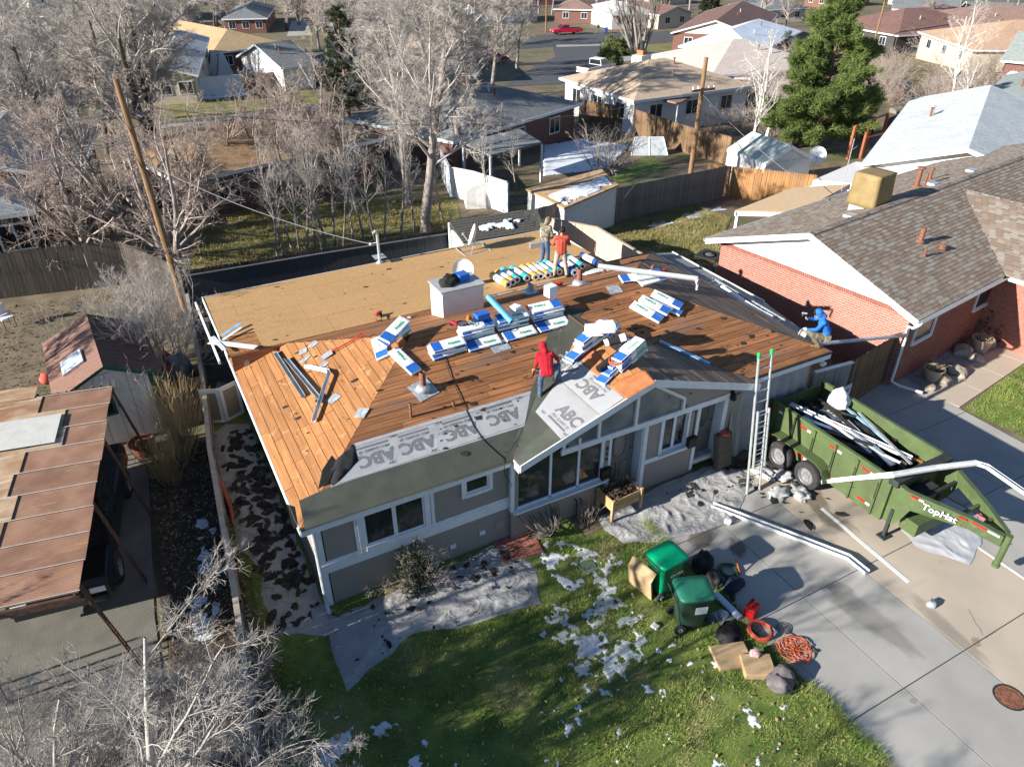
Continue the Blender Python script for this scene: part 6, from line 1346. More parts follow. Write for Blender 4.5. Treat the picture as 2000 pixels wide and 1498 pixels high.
# ---- rusty carport
m_rustp = mat('rusty_sheet', (.235,.125,.08), .75, .15, 2.0, .1, 30, c2=(.33,.19,.125), rand=.14); layer(m_rustp, (.42,.22,.10), 2.2, .6, .72, stretch=(.4,3,1), fac=.8, off=3); layer(m_rustp, (.5,.42,.32), 1.7, .68, .76, stretch=(.5,4,1), fac=.6, off=8)
m_rusty2 = mat('rusty_old_sheet', (.33,.18,.095), .75, .2, 2.0, .1, 30, c2=(.5,.37,.24), rand=.12); layer(m_rusty2, (.62,.55,.43), 1.6, .52, .66, stretch=(.4,3,1), fac=.85, off=3)
m_whs = mat('pale_sheet', (.55,.54,.5), .7, .06, 4); layer(m_whs, (.2,.17,.14), 14, .66, .72)
CPo = Vector((-3.22,7.55,0)); CPa = math.atan2(-.98*7.45, -.06*7.45-1.02)-math.pi*.0
d_y = (Vector((-4.25,.1,0))-CPo).normalized(); d_x = Vector((d_y.y, -d_y.x, 0))      # d_y runs towards the street, d_x to the left
if d_x.x > 0: d_x = -d_x
CPT = thing('carport', 'rusty corrugated metal carport on brown posts', 'carport', CPo)
CPT.matrix_world = Matrix((d_x, d_y, Vector((0,0,-1)) if d_x.cross(d_y).z < 0 else Vector((0,0,1)))).transposed().to_4x4() if False else Matrix.Translation(CPo)
def cpz(u): return 2.62+.035*u
def csheet(u0, u1, v0, v1, m, dz=0.0, nm='roof_sheet'):
    """corrugated sheet, corrugations running along u (left), across v"""
    n = max(4, int((v1-v0)/.0335)); V = []; F = []
    for i in range(n+1):
        v = v0+(v1-v0)*i/n; w = .009*(1 if i % 2 else -1)
        for u in (u0, u1): p = d_x*u+d_y*v; V.append((p.x, p.y, cpz(u)+w+dz))
    for i in range(n): F.append((2*i, 2*i+1, 2*i+3, 2*i+2))
    b = MB(); b.add(V, F); return b.build(nm, m, CPT)
vv = [.22+.81*k for k in range(10)]
for k in range(9):
    lim = 1.62+.12*math.sin(k*2.1)
    if k in (1,2) : lim = 1.0 if k == 1 else .9
    csheet(-.02+.02*math.sin(k*1.7), lim, vv[k]+.012, vv[k+1]+.03, m_rustp, .004*(k % 2))
    csheet(lim-.05, 3.9, vv[k]+.02, vv[k+1]+.035, m_rusty2, .022+.004*(k % 2)); csheet(3.85, 6.6, vv[k]+.02, vv[k+1]+.035, m_rusty2, .04+.004*(k % 2))
csheet(1.0, 4.4, vv[1]+.25, vv[3]-.1, m_whs, .07, 'patch_sheet')
csheet(1.75, 3.9, -.35, .3, m_rusty2, .03)
for k in range(10):
    p = d_x*(-.03)+d_y*(vv[k]+.02); q = d_x*1.7+d_y*(vv[k]+.02); b = MB(); b.tube([(p.x,p.y,cpz(0)+.02),(q.x,q.y,cpz(1.7)+.02)], .012, 4); b.build('seam_strip', mat('seam_pale', (.5,.45,.4), .6), CPT)
m_ptr = mat('truss_brown', (.10,.055,.04), .8, .25, 8)
for v in (.2,2.5,4.9,7.3):
    for w in (0,.09):
        p, q = d_x*.02+d_y*(v+w), d_x*-.05+d_y*(v+w); q = q+Vector((.35,0,0)); b = MB(); b.tube([(p.x,p.y,2.58),(q.x,q.y,.0)], .022, 6); b.build('post', m_ptr, CPT)
    b = MB()
    for k in range(7): t = k/7; a = d_x*.02+d_y*v; e = d_x*-.05+d_y*v+Vector((.35,0,0)); u = d_y*.09; p = a*(1-t)+e*t; b.tube([(p.x,p.y,2.58*(1-t)),(p.x+u.x,p.y+u.y,2.58*(1-t)-.18)], .012, 4)
    b.build('post_lacing', m_ptr, CPT)
for u in (.05,1.7,3.9): p, q = d_x*u, d_x*u+d_y*7.6; b = MB(); b.slab([(p.x,p.y,cpz(u)-.12),(q.x,q.y,cpz(u)-.12),(q.x,q.y,cpz(u)-.03),(p.x,p.y,cpz(u)-.03)], d_x*.05); fixn(b.build('purlin', m_ptr, CPT))
for v in (.05,7.55): p, q = d_y*v, d_y*v+d_x*6.5; b = MB(); b.slab([(p.x,p.y,cpz(0)-.2),(q.x,q.y,cpz(6.5)-.2),(q.x,q.y,cpz(6.5)-.05),(p.x,p.y,cpz(0)-.05)], d_y*.06); fixn(b.build('end_beam', m_ptr, CPT))
for u in (2.0,4.0,6.4):
    for v in (.3,7.3): p = d_x*u+d_y*v; b = MB(); b.tube([(p.x,p.y,0),(p.x,p.y,2.6)], .03, 6); b.build('post', m_ptr, CPT)
for k in range(8): p = d_x*(.1+k*.2)+d_y*-.05; q = d_x*(.1+k*.2)+d_y*.3; b = MB(); b.tube([(p.x,p.y,cpz(0)-.06),(q.x,q.y,cpz(0)-.06)], .03, 4); b.build('rafter_end', m_ptr, CPT)
# ---- vehicle builder
def car(p, ang, label, kind='pickup', paint=(.4,.02,.02), cat=None, L=5.4, Wd=1.9, group=None):
    t = thing('parked_'+kind, label, cat or ('pickup truck' if kind == 'pickup' else 'car'), p, ang, group); mp = mat('paint_%.2f_%.2f_%.2f' % paint, paint, .3, .03, spec=.5); h = L/2
    if kind == 'pickup': low = [(-h,.45),(-h,.98),(-h+.05,1.05),(.02*L,1.05),(.3*L,1.05),(h-.1,.98),(h,.8),(h,.45)]; cab = [(.0*L-.25,1.05),(-.02*L-.2,1.75),(.14*L,1.8),(.3*L,1.06)]
    else: low = [(-h,.4),(-h,.85),(-h+.15,.95),(.3*L,.92),(h-.15,.8),(h,.65),(h,.4)]; cab = [(-h+.5,.94),(-.22*L,1.4),(.1*L,1.42),(.29*L,.92)]
    b = MB(); b.slab([(x,-Wd/2,z) for x, z in low], (0,Wd,0)); o = fixn(b.build('body', mp, t)); bevel(o, .07, 2)
    b = MB(); n = len(cab); k = .86; b.add([(x,-Wd/2*(1 if z < 1.2 else k),z) for x, z in cab]+[(x,Wd/2*(1 if z < 1.2 else k),z) for x, z in cab], [tuple(range(n))[::-1], tuple(range(n,2*n))]+[(i,(i+1) % n,n+(i+1) % n,n+i) for i in range(n)]); fixn(b.build('cab', mp, t))
    gl = glassy('car_glass', (.015,.02,.025), .05); zs = (1.12 if kind == 'pickup' else .98, 1.66 if kind == 'pickup' else 1.34)
    for s in (-1, 1):
        y = s*(Wd/2*.935+.012); b = MB(); x0, x1, x2, x3 = cab[0][0]+.12, cab[1][0]+.12, cab[2][0]-.06, cab[3][0]-.18
        b.slab([(x0,s*(Wd/2*.985),zs[0]),(x3,s*(Wd/2*.985),zs[0]),(x2,s*(Wd/2*k+.03),zs[1]),(x1,s*(Wd/2*k+.03),zs[1])], (0,s*.012,0)); fixn(b.build('side_window', gl, t))
    for (xa, za), (xb, zb) in ((cab[3], cab[2]), (cab[0], cab[1])):
        dx = .02 if xa > 0 else -.02; b = MB(); e = .12
        b.slab([(xa+(xb-xa)*e+dx,-Wd/2*.9,za+(zb-za)*e),(xa+(xb-xa)*e+dx,Wd/2*.9,za+(zb-za)*e),(xa+(xb-xa)*.9+dx,Wd/2*.78,za+(zb-za)*.9),(xa+(xb-xa)*.9+dx,-Wd/2*.78,za+(zb-za)*.9)], (dx*.5,0,.004)); fixn(b.build('windscreen' if xa > 0 else 'rear_window', gl, t))
    if kind == 'pickup': b = MB(); b.bx((-h+.1,-Wd/2+.12,.8),(cab[0][0]-.05,Wd/2-.12,1.075)); b.build('cargo_bed', MATS['black_rubber'], t)
    for x in (-.3*L,.31*L):
        for s in (-1, 1): wheel((x,s*(Wd/2-.08),.38), (0,s,0), .38, .24, t, rim=m_rim)
    for s in (-1, 1): b = MB(); b.bx((h-.02,s*.75-.15,.66),(h+.012,s*.75+.15,.8)); b.build('headlight', m_wt, t); b = MB(); b.bx((-h-.012,s*.85-.08,.7),(-h+.02,s*.85+.08,.92)); b.build('tail_light', m_red, t)
    b = MB(); b.bx((h-.03,-Wd/2+.1,.42),(h+.06,Wd/2-.1,.58)); b.build('bumper', MATS['black_iron'], t)
    return t
pc_ = CPo+d_x*1.12+d_y*3.0; car((pc_.x,pc_.y,.01), math.atan2(d_y.y,d_y.x), 'black pickup parked under the rusty carport', 'pickup', (.012,.013,.015), L=5.1, Wd=2.0)
# ---- garden shed with red brown roof
SH = thing('garden_shed', 'white sided garden shed with red brown roof and skylight', 'shed', (-3.4,8.7,0), R(4))
m_sw = mat('shed_white', (.7,.7,.68), .8, .08, 3, stretch=(3,3,.3)); m_sg = mat('shed_green_trim', (.02,.09,.055), .6)
b = MB()
for pts in ([(-1.1,0,0),(1.1,0,0),(1.1,0,2.05),(0,0,2.56),(-1.1,0,2.05)],): b.slab(pts, (0,.08,0))
b.bx((-1.1,.08,0),(-1.02,3.2,2.05)); b.bx((1.02,.08,0),(1.1,3.2,2.05)); b.bx((-1.02,3.12,0),(1.02,3.2,2.05)); b.build('wall', m_sw, SH)
for k in range(5): x = -.8+k*.42; b = MB(); b.bx((x,-.006,0),(x+.015,0,2.2)); b.build('wall_groove', mat('groove_grey', (.3,.3,.29), .9), SH)
m_rbr = mat('red_brown_shingle', (.21,.115,.085), .95, .15, 7, .3, 40, c2=(.26,.15,.115)); m_rib = mat('brown_rib_metal', (.10,.055,.045), .6, .15)
rs = (2.95-2.05)/1.28
b = MB(); b.slab([(-1.38,-.2,1.98),(0,-.2,2.66),(0,3.4,2.66),(-1.38,3.4,1.98)], (0,0,.05)); fixn(b.build('roof_slope', m_rbr, SH))
bpy.context.view_layer.update()
lsl = math.hypot(1.38,.68); shingle_plane((-1.38,3.4,2.035), (0,-1,0), Vector((1.38,0,.68)).normalized(), 15, 12, .25, lsl/12, SH, m_rbr, 200, th=.01)
b = MB(); n = 56; V = []
for i in range(n+1):
    y = -.2+3.6*i/n; w = .018*(1 if (i//2) % 2 else -1)
    V += [(0,y,2.7+w),(1.38,y,2.01+w)]
b.add(V, [(2*i,2*i+1,2*i+3,2*i+2) for i in range(n)]); b.build('roof_slope', m_rib, SH)
b = MB(); b.slab([(0,-.23,2.71),(1.4,-.23,2.01),(1.4,-.23,1.88),(0,-.23,2.57)], (0,.03,0)); b.slab([(0,-.232,2.71),(-1.4,-.232,2.01),(-1.4,-.232,1.88),(0,-.232,2.57)], (0,.03,0)); fixn(b.build('rake_trim', m_sg, SH))
b = MB(); b.bx((1.0,-.02,0),(1.12,.0,2.05)); b.build('corner_trim', m_sg, SH)
b = MB(); b.bx((-.55,-.03,1.0),(.0,.0,1.75)); b.build('window_trim', m_sg, SH); b = MB(); b.bx((-.46,-.045,1.09),(-.09,-.031,1.66)); b.build('window_pane', m_glass, SH)
def oncol(y, t, d): return Vector((-1.38+1.38*t, y, 2.03+.68*t+d))
skl = [oncol(.55,.3,.0), oncol(.55,.72,.0), oncol(1.35,.72,.0), oncol(1.35,.3,.0)]
b = MB(); b.slab(skl, Vector((-.68,0,1.38)).normalized()*.09); fixn(b.build('skylight_curb', m_white, SH))
c_ = sum(skl, Vector())/4; nn = Vector((-.68,0,1.38)).normalized(); b = MB(); b.slab([c_+(p-c_)*.8+nn*.092 for p in skl], nn*.006); fixn(b.build('skylight_pane', glassy('sky_pane', (.35,.4,.45), .1), SH))
for k in range(3): b = MB(); b.bx((-.3+k*.13,-.04,2.15),(-.2+k*.13,-.0,2.33)); b.build('vent_slat', m_white, SH)
fence('gate_fence', 'tan wooden gate fence between garden shed and side fence', [(-2.35,8.95),(-1.15,8.7)], 1.55, .14, m_fbr, dog=.04)
# bottom left: neighbour's roof corner
NB = thing('neighbor_house', 'grey shingled neighbor roof at the near left corner', 'house')
m_grs = mat('grey_shingle', (.26,.265,.275), .95, .2, 5, .3, 40, c2=(.19,.2,.21))
b = MB(); b.bx((-16,-14,0),(-4.9,-4.4,2.5)); b.build('wall', m_taupe, NB)
b = MB(); b.slab([(-16.4,-14.4,2.5),(-4.5,-14.4,2.5),(-9,-9.2,4.1),(-12,-9.2,4.1)], (0,0,.06)); b.slab([(-4.5,-14.4,2.5),(-4.5,-4.0,2.5),(-9,-9.2,4.1)], (0,0,.06)); b.slab([(-4.5,-4.0,2.5),(-16.4,-4.0,2.5),(-12,-9.2,4.1),(-9,-9.2,4.1)], (0,0,.06)); b.slab([(-16.4,-4.0,2.5),(-16.4,-14.4,2.5),(-12,-9.2,4.1)], (0,0,.06)); fixn(b.build('roof', m_grs, NB))
for k in range(2): b = MB(); b.bx((-4.52-.001*k,-14.4 if k == 0 else -4.02,2.38),(-4.47 if k == 0 else -16.4,-4.0,2.5)); b.build('gutter', m_white, NB)
# chairs, dry garden pieces on the left
def chair(p, ang, label):
    t = thing('patio_chair', label, 'chair', p, ang); b = MB(); b.bx((-.22,-.22,.42),(.22,.22,.46)); b.build('seat', m_white, t); b = MB(); b.bx((-.22,.18,.5),(.22,.22,.9)); b.build('backrest', m_white, t)
    for x in (-.2,.2):
        for y in (-.2,.2): b = MB(); b.tube([(x,y,0),(x,y,.42)], .014, 6); b.build('leg', MATS['black_iron'], t)
chair(G(17,640), .6, 'white garden chair in the dry left yard')
heap('red_tub', 'red bucket clutter left of the garden shed', 'bucket', frame(G(95,745),(0,0,1),0), (.25,.22,.3), MATS['faded_red_cloth'], 3, 2, .3)
for k, (px, py, s, c, lb) in enumerate(((330,735,.32,(.3,.04,.03),'red covered pile behind the gate fence'),(352,735,.34,(.28,.29,.33),'grey covered pile behind the gate fence'))): heap('covered_pile', lb, 'pile', frame(G(px,py),(0,0,1),k), (s,s*1.5,.75), mat('pile_cloth_%d' % k, c, .8, .2, 5), k+2, 3, .25)
b = MB(); b.lathe([(.28,0),(.36,.4),(.38,.42),(.34,.42),(.32,.36)], 16, G(283,885)); tag(b.build('terracotta_pot', mat('terracotta', (.16,.06,.035), .85)), 'large terracotta pot beside the carport drive', 'pot')
# ---- mossy shed behind
m_moss = mat('mossy_shingle', (.055,.052,.045), .95, .4, 6, .6, 30, c2=(.12,.115,.095)); layer(m_moss, (.22,.2,.16), 14, .6, .7, fac=.7)
q4 = [T(856,425,2.3), T(1029,401,2.3), T(1052,432,2.3), T(903,466,2.3)]
q4 = [Vector((9.75,15.0,2.32)), Vector((13.7,14.6,2.32)), Vector((13.1,12.95,2.05)), Vector((9.55,13.2,2.05))]
RS = thing('mossy_shed', 'small white shed with mossy snow dusted roof behind house', 'shed')
b = MB(); b.slab(q4, (0,0,.06)); fixn(b.build('roof', m_moss, RS))
ex_ = (q4[2]-q4[3]).normalized(); ey_ = (q4[0]-q4[3]).normalized(); bpy.context.view_layer.update()
shingle_plane(q4[3]+Vector((0,0,.065)), ex_, ey_, 14, 9, .26, .2, RS, m_moss, 126, th=.02, mask=lambda x, y: x < 3.3)
b = MB()
for i, j in ((3,0),(3,2)):
    p, q = q4[i]*.95+(q4[0]+q4[2])*.025, q4[j]*.95+(q4[1 if j == 0 else 1]+q4[3])*.025; b.slab([(p.x,p.y,0),(q.x,q.y,0),(q.x,q.y,2.0),(p.x,p.y,2.0)], (.05,.05,0))
fixn(b.build('wall', m_sw, RS))
for i in (0,3): b = MB(); b.bx((q4[i].x-.02,q4[i].y-.06,-.1),(q4[i].x+.1,q4[i].y+.06,2.3 if i == 0 else 2.04)); b.build('post', m_white, RS)
b = MB(); p, q = q4[3], q4[2]; b.slab([(p.x,p.y-.02,p.z-.14),(q.x,q.y-.02,q.z-.14),(q.x,q.y-.02,q.z+.03),(p.x,p.y-.02,p.z+.03)], (0,-.03,0)); fixn(b.build('fascia', m_white, RS))
# =====================================================================  NEIGHBORHOOD BEYOND
def shing_mat(name, c, c2, s=3.0):
    m = mat(name, c, .95, .2, s, .3, 40, c2=c2); layer(m, tuple(v*.7 for v in c), 6.0, .5, .62, fac=.5, detail=2, stretch=(1,1,2.5)); layer(m, tuple(v*.8 for v in c), .5, .5, .7, fac=.5, off=4); return m
m_gry = shing_mat('slate_grey_roof', (.15,.16,.165), (.21,.22,.22)); m_blu = shing_mat('blue_grey_roof', (.17,.19,.21), (.24,.26,.27)); m_tan = shing_mat('tan_roof', (.42,.31,.215), (.50,.39,.29)); m_pale = shing_mat('pale_roof', (.5,.5,.48), (.6,.6,.58)); m_obr = shing_mat('orange_brown_roof', (.27,.165,.085), (.35,.23,.13)); m_yel = shing_mat('straw_roof', (.44,.31,.165), (.52,.38,.22)); m_pink = shing_mat('pinkish_roof', (.50,.42,.37), (.56,.48,.43)); m_dred = shing_mat('dark_red_roof', (.16,.085,.07), (.22,.13,.105)); m_whr = shing_mat('white_grey_roof', (.50,.53,.53), (.62,.64,.63)); m_ggr = shing_mat('green_grey_roof', (.25,.28,.26), (.31,.34,.32)); m_brn = shing_mat('brown_roof', (.24,.15,.12), (.3,.2,.165)); m_orn = shing_mat('orange_tan_roof', (.42,.27,.17), (.5,.35,.24))
m_snr = mat('snowy_roof', (.62,.68,.78), .7, .1, .8, c2=(.78,.80,.84))
m_wbrick = mat('far_brick_wall', (.17,.085,.065), .9, .2, 8); m_wbeige = mat('beige_wall', (.48,.42,.32), .9, .08); m_wwhite = mat('white_wall', (.66,.65,.62), .85, .06); m_wgrey = mat('grey_wall', (.28,.28,.27), .9, .1); m_wdark = mat('dark_wall', (.06,.055,.05), .9, .2)
def bhouse(label, A, B, C, eh, pitch, mr, mw, kind='hip', ov=.45, nwin=3, name='house', cat='house', px=True, vents=2, ridge_on='long', group='houses of the neighborhood'):
    a, b_, c = [T(*q, eh) if px else Vector(q) for q in (A, B, C)]
    ex = Vector((a.x-b_.x, a.y-b_.y, 0)); La = ex.length; ex.normalize(); ey = Vector((-ex.y, ex.x, 0)); Lc = (c-b_).dot(ey)
    if Lc < 0: ey = -ey; Lc = -Lc
    Lc = max(Lc, 2.0); z0 = min(tz(b_.x, b_.y), tz(b_.x+ex.x*La+ey.x*Lc, b_.y+ex.y*La+ey.y*Lc))
    ze = tz(b_.x, b_.y)+eh
    Hs = thing(name, label, cat, (b_.x, b_.y, 0), 0, group)
    P = lambda u, v, z: (ex.x*u+ey.x*v, ex.y*u+ey.y*v, z)
    b = MB(); t = .12
    for u0, v0, u1, v1 in ((ov,ov,La-ov,ov),(ov,Lc-ov,La-ov,Lc-ov),(ov,ov,ov,Lc-ov),(La-ov,ov,La-ov,Lc-ov)):
        b.slab([P(u0,v0,z0-.3),P(u1,v1,z0-.3),P(u1,v1,ze-.02),P(u0,v0,ze-.02)], P(t,0,0) if u0 == u1 else P(0,t,0))
    fixn(b.build('wall', mw, Hs))
    along = (La >= Lc) if ridge_on == 'long' else (ridge_on == 'u')
    S, Lg = (Lc, La) if along else (La, Lc); rz_ = ze+pitch*S/2; ins = S/2 if kind == 'hip' else 0
    Q = (lambda s, l, z: P(l, s, z)) if along else (lambda s, l, z: P(s, l, z))
    r0, r1 = Q(S/2, ins, rz_), Q(S/2, Lg-ins, rz_); c00, c01, c10, c11 = Q(0,0,ze), Q(0,Lg,ze), Q(S,0,ze), Q(S,Lg,ze)
    for f in (([c00,c01,r1,r0]), ([c10,c11,r1,r0])): q = MB(); q.slab(f, (0,0,-.1)); fixn(q.build('roof_slope', mr, Hs))
    for f in (([c00,c10,r0]), ([c01,c11,r1])):
        if kind == 'hip': q = MB(); q.slab(f, (0,0,-.1)); fixn(q.build('roof_slope', mr, Hs))
        else:
            l = ov if f[0] == c00 else Lg-ov-.1; k = pitch*.02
            q = MB(); q.slab([Q(.2,l,ze-.05),Q(S-.2,l,ze-.05),Q(S/2,l,rz_-.08)], Vector(Q(0,.1,0))); fixn(q.build('gable_end', mw if mw is not m_wbrick else m_wwhite, Hs))
    q = MB()
    for p, e in ((c00,c01),(c10,c11),(c00,c10),(c01,c11)):
        if kind == 'hip' or (p, e) in ((c00,c01),(c10,c11)):
            q.slab([Vector(p)+Vector((0,0,-.2)),Vector(e)+Vector((0,0,-.2)),Vector(e)+Vector((0,0,.0)),Vector(p)+Vector((0,0,.0))], (Vector(p)-(Vector(c00)+Vector(c11))/2)*.006)
        else:
            for w in (r0 if p == c00 else r1,): q.slab([Vector(p)+Vector((0,0,-.2)),Vector(w)+Vector((0,0,-.2)),Vector(w),Vector(p)], (Vector(p)-(Vector(c00)+Vector(c11))/2)*.005); q.slab([Vector(e)+Vector((0,0,-.2)),Vector(w)+Vector((0,0,-.2)),Vector(w),Vector(e)], (Vector(e)-(Vector(c00)+Vector(c11))/2)*.005)
    fixn(q.build('fascia', m_white, Hs))
    for s, L_ in ((0, La), (1, Lc)):
        for k in range(nwin):
            u = L_*(k+.7)/(nwin+.4)
            if L_ < 3: continue
            w = thing('window', None, None); w.parent = Hs; fr = lambda du, dz, o: (P(u+du, ov-o, ze+dz) if s == 0 else P(ov-o, u+du, ze+dz))
            q = MB(); q.slab([fr(-.65,-1.75,.02),fr(.65,-1.75,.02),fr(.65,-.55,.02),fr(-.65,-.55,.02)], Vector(fr(0,0,.05))-Vector(fr(0,0,.02))); fixn(q.build('frame', m_white, w))
            for i in (0,1): q = MB(); q.slab([fr(-.57+.6*i,-1.67,.055),fr(-.03+.6*i,-1.67,.055),fr(-.03+.6*i,-.63,.055),fr(-.57+.6*i,-.63,.055)], Vector(fr(0,0,.06))-Vector(fr(0,0,.055))); fixn(q.build('pane', m_glass, w))
    rg = random.Random(int(b_.x*7+b_.y)); 
    for k in range(vents):
        l = rg.uniform(.35,.65)*Lg; s = rg.uniform(.2,.42)*S; q = MB(); z = ze+pitch*s; q.lathe([(.07,-.05),(.07,.45),(.11,.45),(.11,.5),(.01,.52)], 8, Q(s, l, z)); q.build('vent_pipe', m_rust if k % 2 else m_galv, Hs)
    Hs['dims'] = (La, Lc); return Hs, P, ze
bhouse('blue grey hip roofed neighbor house left of the utility pole', (-210,445),(65,411),(105,352),2.6,.33,m_blu,m_wdark); bhouse('blue grey rear wing behind left neighbor house', (-260,385),(152,352),(118,272),2.7,.33,m_blu,m_wdark,'gable')
bhouse('beige house with pale snowy roof beyond the green lawn', (240,152),(386,147),(380,98),2.6,.3,m_pale,m_wbeige,'gable')
bhouse('orange brown hip roofed house behind the bare trees', (345,337),(755,268),(690,219),2.6,.3,m_obr,m_wbrick)
bhouse('straw roofed brick house far behind left trees', (412,97),(563,86),(556,55),2.6,.33,m_yel,m_wbrick)
bhouse('dark roofed brick house at far left top', (432,38),(522,36),(520,12),2.6,.33,m_gry,m_wbrick); bhouse('white gabled grey garage by the white fence', (462,118),(548,133),(592,122),2.4,.35,m_gry,m_wwhite,'gable',nwin=0,ridge_on='v')
bhouse('grey roofed garage behind the dark conifer', (592,118),(640,124),(700,85),2.4,.3,m_gry,m_wgrey)
bhouse('dark grey roofed brick house right of center trees', (885,257),(1138,201),(1092,150),2.6,.3,m_gry,m_wbrick)
hh, PP, zz = bhouse('tan hip roofed house with tall white chimney', (1092,164),(1238,197),(1368,157),2.6,.33,m_tan,m_wwhite)
bhouse('pinkish tan hip roofed house behind the utility pole', (1262,121),(1390,148),(1458,110),2.6,.33,m_pink,m_wwhite); bhouse('blue white snow covered hip roof house', (1324,95),(1480,103),(1492,74),2.6,.35,m_snr,m_wbeige); bhouse('dark red roofed house beyond the snowy roof', (1310,68),(1482,73),(1450,40),2.6,.3,m_dred,m_wbrick,'gable')
bhouse('large white grey roofed house behind the brick house', (1772,219),(1684,318),(2080,300),2.7,.3,m_whr,m_wwhite,'gable',ridge_on='u',nwin=0); bhouse('green grey roofed house at right picture edge', (1958,168),(1872,232),(2150,228),2.6,.33,m_ggr,m_wbeige,'gable',ridge_on='u',nwin=0)
bhouse('brown hip roofed house at far upper right', (1738,45),(1800,66),(2020,40),2.6,.3,m_brn,m_wbeige); bhouse('orange tan roofed house at far right', (1790,76),(1900,98),(2120,72),2.6,.3,m_orn,m_wbeige); bhouse('grey roofed white house at the far right top', (1742,6),(1742,18),(1868,12),2.6,.3,m_gry,m_wwhite,'gable',ridge_on='v'); bhouse('grey roofed house with red garage at top right corner', (1880,10),(1890,16),(2060,2),2.6,.3,m_gry,m_wbrick,'gable',ridge_on='v')
bhouse('dark brown roofed house right of the pine', (1610,56),(1755,70),(1770,45),2.6,.33,m_dred,m_wdark); bhouse('brick house with orange door beyond the red pickup', (1080,18),(1166,20),(1170,2),2.6,.3,m_brn,m_wbrick,nwin=2); bhouse('small red brick gable house at right edge', (1990,102),(1955,118),(2090,125),2.6,.4,m_ggr,m_wbrick,'gable',ridge_on='v',nwin=0)
bhouse('dark house half hidden in trees at far left', (-60,165),(10,160),(30,128),2.6,.3,m_blu,m_wdark); bhouse('grey house behind the tangled left tree', (60,32),(200,36),(210,18),2.6,.3,m_gry,m_wbeige); bhouse('grey roofed house behind center tree crowns', (640,38),(760,36),(770,14),2.6,.3,m_gry,m_wwhite); bhouse('tan house hidden behind center crowns', (790,120),(930,116),(930,78),2.6,.3,m_tan,m_wbrick)
bhouse('pale roofed house at the far top center', (1195,30),(1290,26),(1290,8),2.6,.3,m_pale,m_wwhite); bhouse('grey house far beyond the pine', (1490,20),(1580,16),(1585,2),2.6,.3,m_gry,m_wbeige); bhouse('brown house at far top left', (250,18),(360,16),(370,2),2.6,.3,m_brn,m_wbrick)
rgz = random.Random(23)
for k in range(34):       # roofs further out
    u = 150+(k // 9)*38+rgz.uniform(-6,6); w = -150+(k % 9)*38+rgz.uniform(-8,8); x, y = UX*u+UY*w, UY*u-UX*w; a = rgz.uniform(-.4,.4)+(1.57 if rgz.random() < .4 else 0); L, D_ = rgz.uniform(12,16), rgz.uniform(8,10); z = tz(x, y)+2.6
    bhouse('small distant roof among the far trees', (x+L*math.cos(a),y+L*math.sin(a),z),(x,y,z),(x-D_*math.sin(a),y+D_*math.cos(a),z),2.6,.3,rgz.choice((m_gry,m_brn,m_tan,m_pale,m_dred,m_blu)),rgz.choice((m_wbrick,m_wbeige,m_wwhite)),rgz.choice(('hip','gable')),nwin=2,vents=0,px=False,group='distant roofs')
# chimney of tan house
p = T(1243,226); CHm = thing('house_chimney', 'tall white stucco chimney against the tan roofed house', 'chimney', p, R(20)); b = MB(); b.bx((-.75,-.5,-.3),(.75,.5,5.0)); b.build('shaft', m_wwhite, CHm); b = MB(); b.bx((-.3,-.3,5.0),(.3,.3,5.35)); b.build('clay_pot', m_rosin, CHm); b = MB(); b.lathe([(.2,5.35),(.2,5.9),(.3,5.92),(.3,6.0),(.01,6.1)], 10); b.build('flue', MATS['black_iron'], CHm)
def slabroof(label, pts, h, m, th=.12, name='patio_cover', cat='patio cover', posts=True, dz=(0,0,0,0)):
    t = thing(name, label, cat); q = [T(x, y, h)+Vector((0,0,d)) for (x, y), d in zip(pts, dz)]; b = MB(); b.slab(q, (0,0,-th)); fixn(b.build('roof', m, t))
    if posts:
        for p in q: b = MB(); b.bx((p.x-.06,p.y-.06,tz(p.x,p.y)-.1),(p.x+.06,p.y+.06,p.z-th)); b.build('post', m_white, t)
    return t, q
slabroof('grey patio cover on white posts behind the white fence', ((905,278),(1015,252),(1058,278),(958,303)), 2.4, m_gry); slabroof('brown carport roof beside the tall chimney', ((1262,186),(1335,166),(1372,178),(1325,202)), 2.4, m_brn); slabroof('snow covered flat patio roof behind cedar posts', ((1395,150),(1428,122),(1502,128),(1466,154)), 2.3, m_snow); slabroof('white flat roof beside the white grey house', ((1588,352),(1672,316),(1812,334),(1755,366)), 2.5, m_wwhite, .3)
# green drape and clutter under carport
b = MB(); V = []; n = 14
p0, p1 = T(1322,236), T(1358,232)
for i in range(n+1):
    t = i/n; p = p0+(p1-p0)*t; V += [(p.x,p.y+.12*math.sin(i*1.9),p.z+.1),(p.x,p.y+.05*math.sin(i*1.9),p.z+2.2)]
b.add(V, [(2*i,2*i+2,2*i+3,2*i+1) for i in range(n)]); tag(b.build('green_drape', mat('green_cloth', (.01,.12,.075), .8, .15)), 'dark green drape hanging from the brown carport', 'drape')
for k in range(9):
    px, py = [(1280,238),(1290,233),(1300,240),(1312,236),(1338,246),(1350,243),(1262,240),(1272,243),(1305,232)][k]
    heap('yard_item', ['red hand truck under the brown carport','pale boxes under brown carport','grey cooler under brown carport','white tub under brown carport','bicycle heap before green drape','black grill before green drape','teal tarp pile by chimney','dark crate by the chimney foot','tan sack under brown carport'][k], 'yard item', frame(T(px,py),(0,0,1),k), (.45,.35,.6), mat('item_%d' % (k % 5), [(.4,.03,.05),(.5,.5,.48),(.03,.03,.03),(.02,.12,.1),(.25,.2,.14)][k % 5], .7, .2), k, 2, .3)
